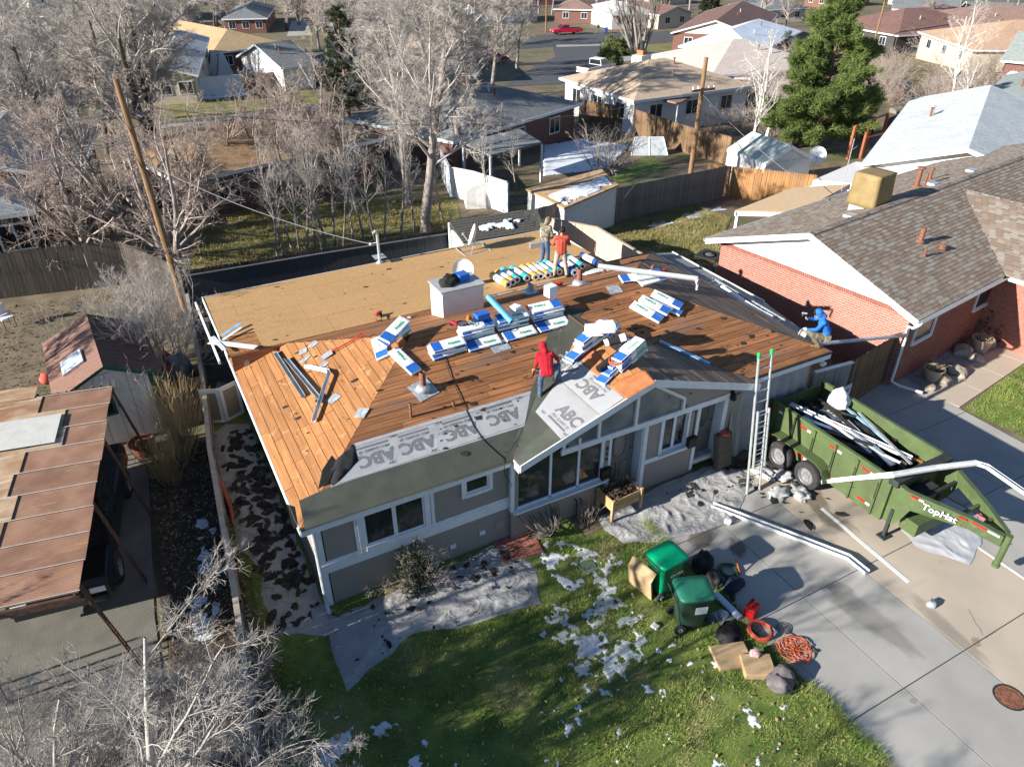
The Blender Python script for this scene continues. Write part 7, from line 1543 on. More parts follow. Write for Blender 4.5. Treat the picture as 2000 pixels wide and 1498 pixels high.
# small sheds
bhouse('white shed with pale green roof behind cedar fence', (1420,296),(1496,320),(1538,296),1.9,.5,shing_mat('pale_green_roof', (.42,.47,.42), (.5,.54,.49)),m_wwhite,'gable',ov=.08,nwin=0,name='garden_shed',cat='shed',vents=0,ridge_on='u',group='garden sheds')
sh2, q2 = slabroof('low tan roofed white shed with snow on it', ((1027,361),(1175,334),(1208,365),(1102,398)), 2.0, shing_mat('tan_shed_roof', (.42,.27,.14), (.5,.34,.2)), .1, 'garden_shed', 'shed', False, (-.2,.1,.1,-.2))
b = MB()
for i in range(4): p, q = q2[i], q2[(i+1) % 4]; c = sum(q2, Vector())/4; p = p+(c-p)*.04; q = q+(c-q)*.04; b.slab([(p.x,p.y,tz(p.x,p.y)-.2),(q.x,q.y,tz(q.x,q.y)-.2),(q.x,q.y,q.z-.1),(p.x,p.y,p.z-.1)], (c-p).normalized()*.06)
fixn(b.build('wall', m_wwhite, sh2))
ws = thing('storage_shed', 'rounded white plastic shed behind the mossy roof', 'shed', T(945,400), R(-20)); ws.scale = (.8,.8,.72); b = MB(); b.slab([(-1.3,-.9,0),(1.3,-.9,0),(1.3,-.9,1.4),(.8,-.9,1.85),(0,-.9,2.0),(-.8,-.9,1.85),(-1.3,-.9,1.4)], (0,1.9,0)); bevel(fixn(b.build('body', m_wwhite, ws)), .05)
b = MB(); b.bx((-.5,-.93,.05),(-.01,-.9,1.5)); b.bx((.01,-.93,.05),(.5,-.9,1.5)); b.build('doors', m_white, ws)
# white fences
m_vin = mat('vinyl_white', (.68,.69,.7), .6, .04)
def pfence(label, pxs, h, name='vinyl_fence', m=None, pw=.3): return fence(name, label, [(T(x, y).x, T(x, y).y) for x, y in pxs], h, pw, m or m_vin, dog=0, gap=.004, rail=True, posts=True, cap=m or m_vin, limit=120)
pfence('white vinyl fence beside the beige house', ((386,190),(478,182)), 1.8); pfence('white lattice fence running beside the rear trees', ((880,385),(925,395),(990,418)), 1.7); pfence('white fence return near patio cover', ((862,345),(880,385)), 1.7)
pfence('brown fence left of the grey garage', ((478,182),(530,176),(560,172)), 1.7, 'plank_fence', m_fbr, .16); pfence('brown fence behind the snowy lawn', ((1130,238),(1240,262),(1340,300),(1420,322)), 1.8, 'plank_fence', m_fbr, .16); pfence('cedar screen below the snowy patio roof', ((1385,178),(1470,186)), 1.5, 'plank_fence', MATS['cedar_wood'], .16); pfence('brown fence under the pine', ((1545,292),(1620,262),(1700,272)), 1.6, 'plank_fence', m_fdk, .18); pfence('grey low fence in the far right garden', ((1730,262),(1780,240),(1860,215)), 1.2, 'plank_fence', m_fgr, .2)
# white play tents
for k, (px, py) in enumerate(((403,148),(424,146),(441,150))):
    p = T(px, py); b = MB(); b.slab([(p.x-1.0,p.y-.6,p.z),(p.x+1.0,p.y-.6,p.z),(p.x+.2,p.y,p.z+2.6),(p.x-.2,p.y,p.z+2.6)], (0,1.3,0)); tag(fixn(b.build('white_canopy', m_wwhite)), ['left peak of white canopies behind vinyl fence','middle peak of white canopies behind vinyl fence','right peak of white canopies behind vinyl fence'][k], 'canopy', 'white canopies')
bin_(T(527,170), 30, MATS['bin_green'], MATS['bin_lid_green'], 'distant green bin beside the grey garage')
# vehicles
def carpx(a, c, label, kind, paint, L=5.4, flip=False):
    p, q = T(*a), T(*c); m = (p+q)/2; an = math.atan2(q.y-p.y, q.x-p.x); car((m.x, m.y, tz(m.x, m.y)+.02), an+(math.pi if flip else 0), label, kind, paint, L=L, group='parked vehicles')
carpx((1080,69),(1132,67),'red pickup parked across the far street','pickup',(.5,.01,.03),5.8,True); carpx((1130,150),(1196,140),'white pickup on the curving street','pickup',(.7,.7,.7),5.6); carpx((928,128),(990,122),'red car behind the tangled branches','sedan',(.45,.02,.02),4.8); carpx((1828,36),(1900,32),'white sedan parked at far right','sedan',(.75,.75,.75),4.8); carpx((1880,30),(1930,26),'black van beside the white sedan','sedan',(.02,.02,.025),4.8); carpx((1790,34),(1840,30),'navy car under the far sail canopy','sedan',(.02,.03,.08),4.6); carpx((1188,55),(1225,50),'silver car beyond the far street','sedan',(.5,.5,.5),4.6); carpx((1245,50),(1280,48),'dark van at far street corner','pickup',(.05,.05,.055),5.0); carpx((1752,62),(1790,52),'white box trailer at far right','sedan',(.75,.75,.75),5.2)
# utility poles and wires
m_pole = mat('pole_wood', (.22,.13,.065), .9, .25, 5, stretch=(3,3,.4)); m_wire = mat('wire_grey', (.2,.2,.2), .6)
def upole(p, h, lean, label, arm=True, r=.15):
    t = thing('utility_pole', label, 'utility pole', p); b = MB(); b.tube([(0,0,-.2),Vector(lean)*.5+Vector((0,0,h/2)),Vector(lean)+Vector((0,0,h))], [r,r*.88,r*.72], 12); b.build('pole', m_pole, t); top = Vector(lean)+Vector((0,0,h))
    if arm:
        z = top*.78; b = MB(); b.box(z+Vector((0,-.1,0)), (1.6,.09,.11)); b.build('crossarm', m_pole, t)
        for x in (-.7,-.35,.35,.7): b = MB(); b.lathe([(.03,0),(.06,.05),(.05,.12),(.02,.16)], 8, z+Vector((x,-.1,.06))); b.build('insulator', m_bw, t)
    return Vector(p)+top
t1 = upole(Vector((-.72,16.9,0)), 8.4, (-.25,.3,0), 'tall weathered utility pole at the rear fence corner', False, .135)
p2 = T(1343,380); t2 = upole(p2, 7.3, (.15,.1,0), 'utility pole behind the grey board fence'); p3 = T(1701,108); t3 = upole(p3, 9.5, (.3,0,0), 'far utility pole right of the pine'); p4 = T(1066,64); t4 = upole(p4, 9, (0,0,0), 'far dark pole beside the red pickup', False)
def wire(p, q, sag, r=.014):
    p, q = Vector(p), Vector(q); return [p+(q-p)*t-Vector((0,0,sag*4*t*(1-t))) for t in [i/16 for i in range(17)]]
msx = OS(742,514)
for k, (p, q, s, r, lb) in enumerate(((t1-Vector((0,0,2.6)), msx+Vector((-.25,.05,.72)), .35, .014, 'service wire from left pole to the roof mast'),(t1-Vector((0,0,1.0)), (-30,14.5,7.2), .6, .016, 'upper wire crossing the left edge to the pole'),(t1-Vector((0,0,2.0)), (-30,14.3,6.0), .6, .02, 'lower wire crossing the left edge to the pole'),(t1-Vector((0,0,.8)), t2-Vector((0,0,1.6)), 1.2, .012, 'long wire between the two near poles'),(t2-Vector((0,0,1.6)), t3-Vector((0,0,2)), 1.0, .012, 'wire from near right pole past the pine'),(t2-Vector((0,0,1.8)), (23.6,7.6,3.0), .3, .012, 'service wire dropping to the brick house'),(t2-Vector((0,0,2.2)), (20.0,16.9,1.2), .0, .012, 'guy wire slanting to the grey fence'),(t2-Vector((0,0,1.7)), (30.2,17.2,.0), .0, .014, 'guy wire to the ground by cedar fence'))):
    b = MB(); b.tube(wire(p, q, s), r, 4); tag(b.build('overhead_wire', m_wire), lb, 'wire', 'overhead wires')
# far small things
GH = thing('cold_frame', 'clear plastic cold frame tunnel in the rear garden', 'cold frame', T(1265,300), R(-25)); m_pls = mat('clear_plastic', (.42,.45,.47), .25, .1, 3)
b = MB(); b.slab([(-1.3,-.6,0),(1.3,-.6,0),(1.0,0,1.1),(-1.0,0,1.1)], (0,.01,.01)); b.slab([(-1.3,.6,0),(1.3,.6,0),(1.0,0,1.1),(-1.0,0,1.1)], (0,.01,.01)); b.slab([(1.3,-.6,0),(1.3,.6,0),(1.0,0,1.1)], (.01,0,0)); fixn(b.build('film', m_pls, GH))
b = MB()
for p, q in (((-1.3,-.62,0),(1.3,-.62,0)),((-1.3,-.62,0),(-1,0,1.12)),((1.3,-.62,0),(1,0,1.12)),((-1,0,1.12),(1,0,1.12)),((0,-.62,0),(0,0,1.12))): b.tube([p,q], .03, 5)
b.build('frame', m_white, GH)
PG = thing('pergola', 'red brown pergola posts below the pine', 'pergola', (0,0,0)); pts = [T(1655,312), T(1680,310), T(1690,290), T(1718,286)]
for p in pts: b = MB(); b.bx((p.x-.08,p.y-.08,p.z),(p.x+.08,p.y+.08,p.z+2.2)); b.build('post', mat('redwood', (.3,.1,.05), .85), PG)
b = MB(); b.tube([pts[0]+Vector((0,0,2.2)), pts[3]+Vector((0,0,2.3))], .07, 6); b.build('beam', MATS['redwood'], PG); b = MB(); b.tube([pts[1]+Vector((0,0,1.4)), pts[3]+Vector((1,-1,1.4))], .06, 6); b.build('rail', MATS['redwood'], PG)
dd = dish(T(1592,322,1.2), (-.6,-.6,.45), .5, 'big white dish on a post behind white flat roof', [((0,0,.1),(0,0,-1.3))])
dish(T(1972,165,2.6), (-.7,-.4,.5), .5, 'white dish on the green grey roof', [((0,0,.1),(0,0,-.3))])
b = MB(); b.bx((-.15,-.15,0),(.15,.15,1.6)); o = b.build('metal_flue', m_galv); o.location = T(1838,226,0); o.rotation_euler[1] = .2; tag(o, 'leaning metal flue behind the white grey roof', 'flue')
TBn = thing('picnic_bench', 'weathered bench in the far dry garden', 'bench', T(1768,222), R(-15)); b = MB(); b.bx((-1.3,-.2,.4),(1.3,.2,.46)); b.build('seat', m_fgr, TBn); b = MB(); b.bx((-1.3,.3,.7),(1.3,.7,.76)); b.build('table_top', m_fgr, TBn)
for x in (-1.1,1.1): b = MB(); b.bx((x-.05,-.2,0),(x+.05,.7,.4)); b.build('leg', m_fgr, TBn)
PH = thing('play_house', 'small grey roofed play house in dry garden', 'play house', T(1752,190), R(20)); b = MB(); b.bx((-1,-.8,0),(1,.8,1.1)); b.build('wall', m_wbrick, PH); b = MB(); b.slab([(-1.2,-1,1.05),(1.2,-1,1.05),(1.2,0,1.6),(-1.2,0,1.6)], (0,0,.06)); b.slab([(-1.2,1,1.05),(1.2,1,1.05),(1.2,0,1.6),(-1.2,0,1.6)], (0,0,.06)); fixn(b.build('roof', m_gry, PH))
SW = thing('sail_canopy', 'blue grey sail canopy over far right cars', 'canopy', T(1800,30)); b = MB(); b.slab([(-3,-2,2.6),(3,-2,2.6),(3.5,2,2.9),(-2.5,2,2.9)], (0,0,.08)); b.build('cloth', m_blu, SW)
for x, y in ((-2.9,-1.9),(2.9,-1.9)): b = MB(); b.tube([(x,y,0),(x,y,2.6)], .05, 6); b.build('post', m_white, SW)
b = MB(); b.tube([T(1205,62), T(1205,62)+Vector((0,0,2.6))], .04, 6); b.lathe([(.4,0),(.4,.03)], 8, T(1205,62)+Vector((0,0,2.4)), Matrix.Rotation(R(90),3,'X')); tag(b.build('stop_sign', m_red), 'red stop sign at the far street corner', 'stop sign')
# =====================================================================  TREES
def unit(a): return a/np.maximum(np.linalg.norm(a, axis=-1, keepdims=True), 1e-9)
def tubes(pts, rad, S):
    B, P, _ = pts.shape; t = np.empty_like(pts); t[:,1:-1] = pts[:,2:]-pts[:,:-2]; t[:,0] = pts[:,1]-pts[:,0]; t[:,-1] = pts[:,-1]-pts[:,-2]; t = unit(t)
    ref = np.where(np.abs(t[:,:1,2:3]) < .9, np.array([0,0,1.0]), np.array([1.0,0,0])); a = unit(np.cross(t, np.broadcast_to(ref, t.shape))); c = np.cross(t, a)
    w = np.arange(S)*2*np.pi/S; V = pts[:,:,None,:]+rad[:,:,None,None]*(a[:,:,None,:]*np.cos(w)[None,None,:,None]+c[:,:,None,:]*np.sin(w)[None,None,:,None])
    base = (np.arange(B)*P*S)[:,None,None]+(np.arange(P-1)*S)[None,:,None]; j = np.arange(S); j2 = (j+1) % S
    Q = np.stack([base+j, base+j2, base+S+j2, base+S+j], -1).reshape(-1,4); return V.reshape(-1,3), Q
def branch(rg, p0, d0, L, r0, P, wob, trop, taper=.25):
    """grow B branches as polylines"""
    B = len(p0); pts = np.empty((B,P,3)); pts[:,0] = p0; d = unit(d0); st = L/(P-1)
    for i in range(1, P):
        d = unit(d+rg.normal(0, wob, (B,3))+np.array([0,0,trop])); pts[:,i] = pts[:,i-1]+d*st[:,None]
    rad = r0[:,None]*np.linspace(1, taper, P)[None,:]; return pts, rad
def kids(rg, pts, rad, n, t0, ang, sd, ratio, Lf, P, wob, trop, rmin, taper=.3, tpow=1.0):
    B, P0, _ = pts.shape; par = np.repeat(np.arange(B), n); t = t0+(1-t0)*rg.random(len(par))**tpow*.98; f = t*(P0-1); i = np.minimum(f.astype(int), P0-2); w = (f-i)[:,None]
    p = pts[par,i]*(1-w)+pts[par,i+1]*w; tg = unit(pts[par,i+1]-pts[par,i]); r = rad[par,i]*(1-w[:,0])+rad[par,i+1]*w[:,0]
    v = unit(np.cross(tg, rg.normal(size=tg.shape))); th_ = rg.normal(ang, sd, len(par))[:,None]; d = tg*np.cos(th_)+v*np.sin(th_)
    plen = np.linalg.norm(np.diff(pts, axis=1), axis=2).sum(1)[par]; L = plen*Lf*(1.15-.6*t)*rg.uniform(.6,1.2,len(par))
    return branch(rg, p, d, L, np.maximum(r*ratio, rmin), P, wob, trop, taper)
def tree_mesh(name, seed, stems, H0, spec, mb, r0=.2, spread=.1, rmin=.006, mtw=None, lean=(0,0)):
    """returns trunk and crown meshes (limbs + twigs)"""
    rg = np.random.default_rng(seed); d = np.stack([rg.normal(lean[0], spread, stems), rg.normal(lean[1], spread, stems), np.ones(stems)], 1); p0 = np.stack([rg.normal(0,.12*(stems > 1),stems), rg.normal(0,.12*(stems > 1),stems), np.full(stems,-.2)], 1)
    pts, rad = branch(rg, p0, d, np.full(stems, H0)*rg.uniform(.85,1.1,stems), np.full(stems, r0)*rg.uniform(.8,1.1,stems), 10, .06, .03, .22)
    V, Q = tubes(pts, rad, 9); trunk = (V, Q); cv, cq, o = [], [], 0; lev = (pts, rad)
    for (n, t0, ang, sd, ratio, Lf, P, wob, trop, S) in spec:
        lev = kids(rg, lev[0], lev[1], n, t0, ang, sd, ratio, Lf, P, wob, trop, rmin); V, Q = tubes(lev[0], lev[1], S); cv.append(V); cq.append(Q+o); o += len(V)
    return trunk, (np.concatenate(cv), np.concatenate(cq)), mb, mtw or mb
def tree_thing(name, label, cat, data, p, rz=0, s=1.0, group=None):
    t = thing(name, label, cat, p, rz, group); (tv, tq), (cv, cq), mb, mt = data; npmesh('trunk', tv, tq, mb, t, True); npmesh('crown', cv, cq, mt, t, False); t.scale = (s,s,s); return t
def bark(name, c, c2): return mat(name, c, .95, .3, 5, .4, 20, c2=c2, stretch=(3,3,.6))
b_grey = bark('grey_bark', (.20,.17,.15), (.30,.265,.235)); b_pale = bark('pale_twig_bark', (.37,.33,.295), (.47,.425,.385)); b_near = bark('near_twig_bark', (.35,.315,.28), (.45,.41,.37)); b_dark = bark('dark_bark', (.075,.06,.05), (.13,.11,.09)); b_pink = bark('pinkish_bark', (.34,.27,.23), (.44,.36,.315)); b_white = bark('birch_bark', (.55,.51,.46), (.68,.64,.58)); b_straw = bark('straw_twig', (.36,.27,.14), (.46,.36,.2)); b_red = bark('reddish_twig', (.28,.15,.12), (.36,.2,.16))
D_cot = tree_mesh('cot', 3, 1, 11.0, [(18,.3,.72,.2,.42,.5,9,.10,.03,6),(9,.2,.7,.25,.5,.45,7,.14,.02,4),(10,.15,.7,.3,.5,.5,5,.18,.0,3),(12,.15,.7,.3,.55,.6,4,.2,.0,3)], b_grey, .27, .03, .007, b_pale)
D_elm = tree_mesh('elm', 8, 2, 9.0, [(12,.25,.8,.2,.55,.6,9,.10,.04,6),(9,.2,.75,.25,.5,.5,7,.14,.03,4),(10,.15,.75,.3,.5,.5,5,.2,.0,3),(11,.15,.7,.3,.55,.6,4,.22,.0,3)], b_dark, .34, .12, .008, b_pale)
D_pnk = tree_mesh('pnk', 12, 3, 5.5, [(9,.2,.8,.2,.55,.6,8,.14,.05,5),(8,.2,.7,.25,.5,.5,6,.18,.03,4),(8,.15,.7,.3,.5,.5,5,.22,.0,3),(5,.15,.7,.3,.55,.5,4,.22,0,3)], b_grey, .14, .22, .006, b_pink)
D_bsh = tree_mesh('bsh', 17, 16, 3.6, [(7,.15,.35,.15,.6,.6,6,.10,.06,4),(7,.15,.45,.2,.55,.55,5,.14,.03,3),(6,.1,.5,.25,.6,.55,4,.16,.0,3)], b_pale, .035, .5, .0045, b_pale)
D_sap = tree_mesh('sap', 23, 1, 5.0, [(14,.3,.6,.2,.5,.42,6,.12,.05,4),(6,.2,.6,.25,.55,.5,5,.16,.02,3),(4,.2,.6,.25,.6,.5,4,.2,0,3)], b_grey, .07, .06, .006, b_pale)
D_vas = tree_mesh('vas', 31, 7, 9.5, [(9,.2,.35,.12,.55,.55,8,.06,.05,4),(7,.2,.4,.15,.55,.5,6,.10,.03,3),(6,.15,.5,.2,.6,.5,4,.14,0,3)], b_grey, .26, .28, .012, b_grey)
D_shr = tree_mesh('shr', 37, 14, 1.7, [(7,.1,.5,.2,.6,.6,5,.14,.03,3),(7,.1,.6,.25,.6,.5,4,.18,.0,3)], b_grey, .018, .7, .005, b_pink)
D_far = tree_mesh('far', 41, 1, 9.0, [(13,.25,.75,.2,.55,.5,7,.12,.03,4),(8,.2,.7,.25,.5,.5,5,.16,.02,3),(8,.1,.7,.3,.55,.55,4,.2,0,3)], b_grey, .28, .05, .018, b_pink)
D_bir = tree_mesh('bir', 47, 2, 8.0, [(14,.2,.6,.2,.45,.42,7,.10,.03,4),(7,.2,.6,.25,.5,.5,5,.16,.0,3),(5,.1,.6,.3,.6,.5,4,.2,-.03,3)], b_white, .13, .12, .009, b_white)
D_nea = tree_mesh('nea', 53, 4, 6.2, [(11,.12,.7,.2,.55,.55,9,.12,.03,6),(9,.15,.65,.25,.5,.5,7,.16,.02,4),(9,.1,.65,.3,.55,.5,5,.2,.0,3),(6,.1,.55,.25,.6,.75,5,.15,.02,3)], b_near, .13, .55, .0045, b_near)
PROT = {}
def plant_tree(kind, data, p, label, s=1.0, rz=0.0, group='bare trees', cat='tree', name=None, sz=None):
    nm = name or {'cot':'cottonwood_tree','elm':'elm_tree','pnk':'fruit_tree','bsh':'bush_tree','sap':'sapling','vas':'vase_tree','shr':'bare_shrub','far':'bare_tree','bir':'birch_tree','nea':'yard_tree'}[kind]
    if kind not in PROT: PROT[kind] = tree_thing(nm, label, cat, data, p, rz, s, group); t = PROT[kind]
    else:
        src = PROT[kind]; t = src.copy(); col.objects.link(t); t.name = nm
        for ch in src.children: c = ch.copy(); col.objects.link(c); c.parent = t
        t.location = p; t.rotation_euler = (0,0,rz); tag(t, label, cat, group)
    t.scale = (s, s, s*(sz or 1)); return t
# behind the house
for k, (px, py, s, rz, lb) in enumerate(((832,472,1.08,.3,'tall cottonwood right behind the rear fence'),(795,400,1.0,2.1,'cottonwood left of the tallest one behind the fence'),(905,330,.95,4.0,'cottonwood above the white lattice fence'),(742,300,.95,1.0,'cottonwood at right end of orange brown roof'),(700,215,1.0,5.0,'cottonwood beside the dark conifer'),(850,235,1.1,3.2,'cottonwood left of the dark grey roof'),(960,190,.95,.9,'cottonwood over the dark grey roof'),(900,150,1.0,2.7,'cottonwood near the red car'),(1010,140,.8,5.6,'cottonwood by the curving curb'),(800,140,1.1,4.4,'cottonwood far behind center crowns'),(640,110,.9,.2,'cottonwood by the far grey garage'),(770,335,1.1,.6,'cottonwood between orange brown roof and lattice fence'),(865,290,1.15,1.4,'cottonwood left of the grey patio cover'),(930,262,1.05,3.7,'cottonwood leaning over the grey patio cover'),(725,165,1.1,5.2,'cottonwood behind the dark juniper'),(845,95,1.1,2.0,'cottonwood far behind the red car'),(985,95,1.0,3.0,'cottonwood beside the far curb'),(700,60,1.1,.4,'cottonwood at the far top center left'),(930,50,1.1,4.9,'cottonwood at the far top center'))): plant_tree('cot', D_cot, T(px,py), lb, s, rz)
for k, (px, py, s, rz, lb) in enumerate(((322,330,1.25,.5,'big dark trunked elm beside the utility pole'),(215,300,1.0,2.0,'elm left of the utility pole over grey roof'),(120,260,1.0,3.3,'elm beyond the pale driveway at left'),(90,190,1.05,4.6,'elm near the far left road'),(230,180,1.1,1.1,'elm left of the beige house'),(395,110,1.0,5.4,'elm behind the beige house'),(30,140,1.0,.1,'elm at the far left edge'),(160,110,1.0,2.9,'elm beyond the left road'),(330,70,1.0,3.9,'elm far behind the left trees'),(560,60,.9,1.7,'elm by the straw roofed house'),(55,335,.95,2.5,'elm behind the blue grey neighbor roof'),(165,390,.95,5.0,'elm over the blue grey rear wing'),(285,235,1.1,3.1,'elm between pole and beige house'),(300,150,1.05,.8,'elm behind the beige house roof'),(20,70,1.0,4.0,'elm at the far left top'),(420,55,1.0,2.2,'elm left of the straw roof'),(480,30,1.0,1.3,'elm behind the straw roof'))): plant_tree('elm', D_elm, T(px,py), lb, s, rz)
for k, (px, py, s, rz, lb) in enumerate(((345,545,1.15,.4,'fruit tree leaning beside the pole foot'),(265,470,1.3,1.9,'pinkish fruit tree over the dark left fence'),(180,520,1.1,3.0,'pinkish fruit tree behind the tall dark fence'),(440,380,1.0,4.2,'fruit tree before the orange brown roof left end'),(520,372,1.1,5.3,'fruit tree before the orange brown roof middle'),(610,352,1.2,.9,'fruit tree before the orange brown roof right part'),(680,372,1.0,2.4,'fruit tree left of the near cottonwoods'),(400,430,1.0,3.6,'fruit tree in the shaded lawn corner'),(560,410,.9,5.9,'fruit tree behind the rear lawn'))): plant_tree('pnk', D_pnk, T(px,py), lb, s, rz)
plant_tree('bsh', D_bsh, Vector((-1.75,11.6,0)), 'whitish many stemmed bush tree behind garden shed', 1.0, .3); plant_tree('bsh', D_bsh, Vector((-3.0,13.2,0)), 'whitish bush tree left of the side fence', .8, 2.2)
for k, px in enumerate((542,556,572,588,600,616,632,641,655,671,690,712,735,752,783,811,870)):
    plant_tree('sap', D_sap, T(px, 512-(px-542)*.15-8*(k % 3)), f'thin sapling along the rear fence, {["first","second","third","fourth","fifth","sixth","seventh","eighth","ninth","tenth","eleventh","twelfth","thirteenth","fourteenth","fifteenth","sixteenth","last"][k]} from the left', .75+.35*((k*37) % 10)/10, k*1.3, 'saplings along the rear fence')
plant_tree('sap', D_sap, T(950,408), 'thin sapling in front of the white plastic shed', .9, .6, 'saplings along the rear fence'); plant_tree('sap', D_sap, T(1010,385), 'thin sapling beside the low tan shed', .7, 1.6, 'saplings along the rear fence')
plant_tree('vas', D_vas, T(1245,128), 'broad vase shaped bare tree by the far street', 1.0, .2); plant_tree('vas', D_vas, T(1300,40), 'vase shaped tree at the far top center', .9, 2.0); plant_tree('vas', D_vas, T(585,50), 'vase shaped tree by the far left drive', .8, 3.0)
for k, (px, py, s, lb) in enumerate(((1105,252,1.5,'round bare shrub against the dark brick wall'),(1180,335,1.9,'round bare shrub on the snowy rear lawn'),(1450,262,1.5,'bare shrub right of the brown fence'),(1505,268,1.3,'bare shrub left of the pine trunk'),(1395,262,1.3,'bare shrub by the brown earth mound'),(1830,240,1.6,'dry shrub behind the white grey roof'),(1105,428,.55,'small bare shrub by the grey fence'),(1930,640,.7,'dark shrub against the brick house front'))): plant_tree('shr', D_shr, T(px,py), lb, s, k, 'bare shrubs', 'shrub')
for k, (px, py, s, lb) in enumerate(((1468,290,.95,'slender birch behind the white green shed'),(1490,282,.6,'small leaning birch behind the white green shed'),(1858,205,1.1,'white birch in the far dry garden'),(1880,235,.6,'low white branched birch behind white grey roof'),(1600,90,.9,'birch left of the far utility pole'))): plant_tree('bir', D_bir, T(px,py), lb, s, k*1.7, 'birches')
plant_tree('nea', D_nea, Vector((-4.3,-6.1,0)), 'large bare yard tree filling the near left corner', .86, 2.6); plant_tree('nea', D_nea, Vector((-5.4,-4.6,0)), 'bare yard tree left of the near corner tree', .66, 5.1); plant_tree('nea', D_nea, Vector((-2.7,-2.2,0)), 'grey bare tree beside the low side fence', .4, .4); plant_tree('nea', D_nea, Vector((-4.6,-2.9,0)), 'bare tree in front of the carport', .5, 4.0); plant_tree('nea', D_nea, Vector((-2.5,-4.6,0)), 'slim bare tree at the fence near the lawn', .42, 1.5)
for k in range(7): plant_tree('shr', D_shr, Vector((-3.1+.25*(k % 4),-.9-.55*k,0)), f'bare hedge shrub left of the side fence, {["first","second","third","fourth","fifth","sixth","seventh"][k]} from the carport', .85, k*.9, 'hedge shrubs by the fence', 'shrub')
plant_tree('far', D_far, Vector((-10.8,-2.3,0)), 'bare tree beside the carport off the left edge', .8, .9); plant_tree('far', D_far, Vector((-9.6,-1.2,0)), 'smaller bare tree beside the carport off the left edge', .62, 3.1);  plant_tree('cot', D_cot, Vector((-13,10.5,0)), 'cottonwood in the left back garden', .7, 1.2)
# far masses: countable trees out to the horizon
rg = random.Random(9); nf = 0
for k in range(150):
    px, py = rg.uniform(-120,2120), rg.choice((rg.uniform(-60,20), rg.uniform(0,60), rg.uniform(20,110)))
    if 1050 < px < 1330 and py > 40: continue
    if py > 60 and (1250 < px < 1480 or 300 < px < 620): continue
    if px > 1720 and py > 25 and rg.random() < .7: continue
    plant_tree('far', D_far, T(px,py), 'bare tree in the far neighborhood', rg.uniform(.7,1.15), rg.random()*6.28, 'far neighborhood trees'); nf += 1
for k in range(26):
    px, py = rg.uniform(1470,1560), rg.uniform(130,255)
    if k >= 10: px, py = rg.uniform(1700,1960), rg.uniform(110,225)
    plant_tree('shr', D_shr, T(px,py), 'dry reddish brush clump in the gardens right of center' if k < 10 else 'dry brush clump in the far right garden', rg.uniform(1.3,2.6), rg.random()*6, 'brush in far gardens', 'shrub')
# ---- conifers
m_ndl = mat('pine_needles', (.07,.115,.025), .8, .3, 3, c2=(.15,.185,.05)); m_ndl2 = mat('juniper_needles', (.04,.055,.03), .85, .3, 3, c2=(.09,.1,.06)); m_blus = mat('spruce_needles', (.09,.12,.11), .85, .3, 3, c2=(.15,.18,.16))
def conifer(name, label, p, h, rb, seed, m, tufts=2600, shape=.75, per=26, nl=.28, z0=.1, rz=0):
    rg = np.random.default_rng(seed); t = thing(name, label, 'tree', p, rz, 'evergreens'); n = tufts
    # boughs: whorls of limbs carrying tufts near their outer half
    nb = 120; zb = h*(z0+(1-z0)*np.linspace(0,1,nb)**.9); ab = rg.random(nb)*6.283; Rb = rb*((1-zb/h)**shape)*rg.uniform(.62,1.12,nb)+.15
    d = np.stack([np.cos(ab), np.sin(ab), np.full(nb,.12)], 1); pts, rad = branch(rg, np.stack([np.zeros(nb),np.zeros(nb),zb],1), d, Rb, np.full(nb,.05), 5, .08, .05, .2); V, Q = tubes(pts, rad, 4)
    b = MB(); b.tube([(0,0,-.3),(0,0,h*.5),(0,0,h*.98)], [h*.022,h*.014,.02], 9); b.build('trunk', bark('pine_bark', (.16,.10,.07), (.24,.16,.12)), t); npmesh('limbs', V, Q, MATS['pine_bark'], t)
    k = rg.choice(nb, n, p=Rb**1.4/np.sum(Rb**1.4)); f = rg.uniform(.35,1.02,n); c = pts[k,0]+(pts[k,-1]-pts[k,0])*f[:,None]; side = rg.normal(0,1,(n,3))*np.array([.22,.22,.16])*(Rb[k]*.28+.15)[:,None]; c = c+side
    out = unit(c-np.stack([np.zeros(n),np.zeros(n),c[:,2]-.4],1)); c = np.repeat(c, per, 0); out = np.repeat(out, per, 0); dirn = unit(out*.9+rg.normal(0,.75,c.shape)+np.array([0,0,.35])); L = rg.uniform(.5,1.1,len(c))*nl; w = unit(np.cross(dirn, rg.normal(size=c.shape)))*(nl*.055); s = rg.normal(0,.05*nl/.28,c.shape)
    A = c+s-w; B_ = c+s+w; C_ = c+s+dirn*L[:,None]; V = np.stack([A,B_,C_],1).reshape(-1,3); F = np.arange(len(V)).reshape(-1,3); tag(npmesh('foliage', V, F, m, t, tri=True), kind='stuff'); return t
conifer('pine_tree', 'tall green pine behind the cedar fence', T(1588,298), 10.6, 3.9, 4, m_ndl, 6800, .62, 30, .40, .08)
conifer('juniper_tree', 'dark irregular juniper behind the orange brown roof', T(682,228), 8.6, 2.0, 6, m_ndl2, 2000, .4, 24, .4, .05)
conifer('spruce_tree', 'small blue grey spruce left of the pine', T(1528,128), 4.2, 1.8, 7, m_blus, 700, .9, 22, .35, .02)
conifer('spruce_tree', 'dark green spruce above the dark red roof', T(1385,40), 8.5, 2.6, 8, m_ndl2, 1300, .8, 22, .5, .02); conifer('spruce_tree', 'evergreen by the far top left houses', T(300,40), 9, 2.6, 9, m_ndl2, 1000, .8, 20, .5, .02)
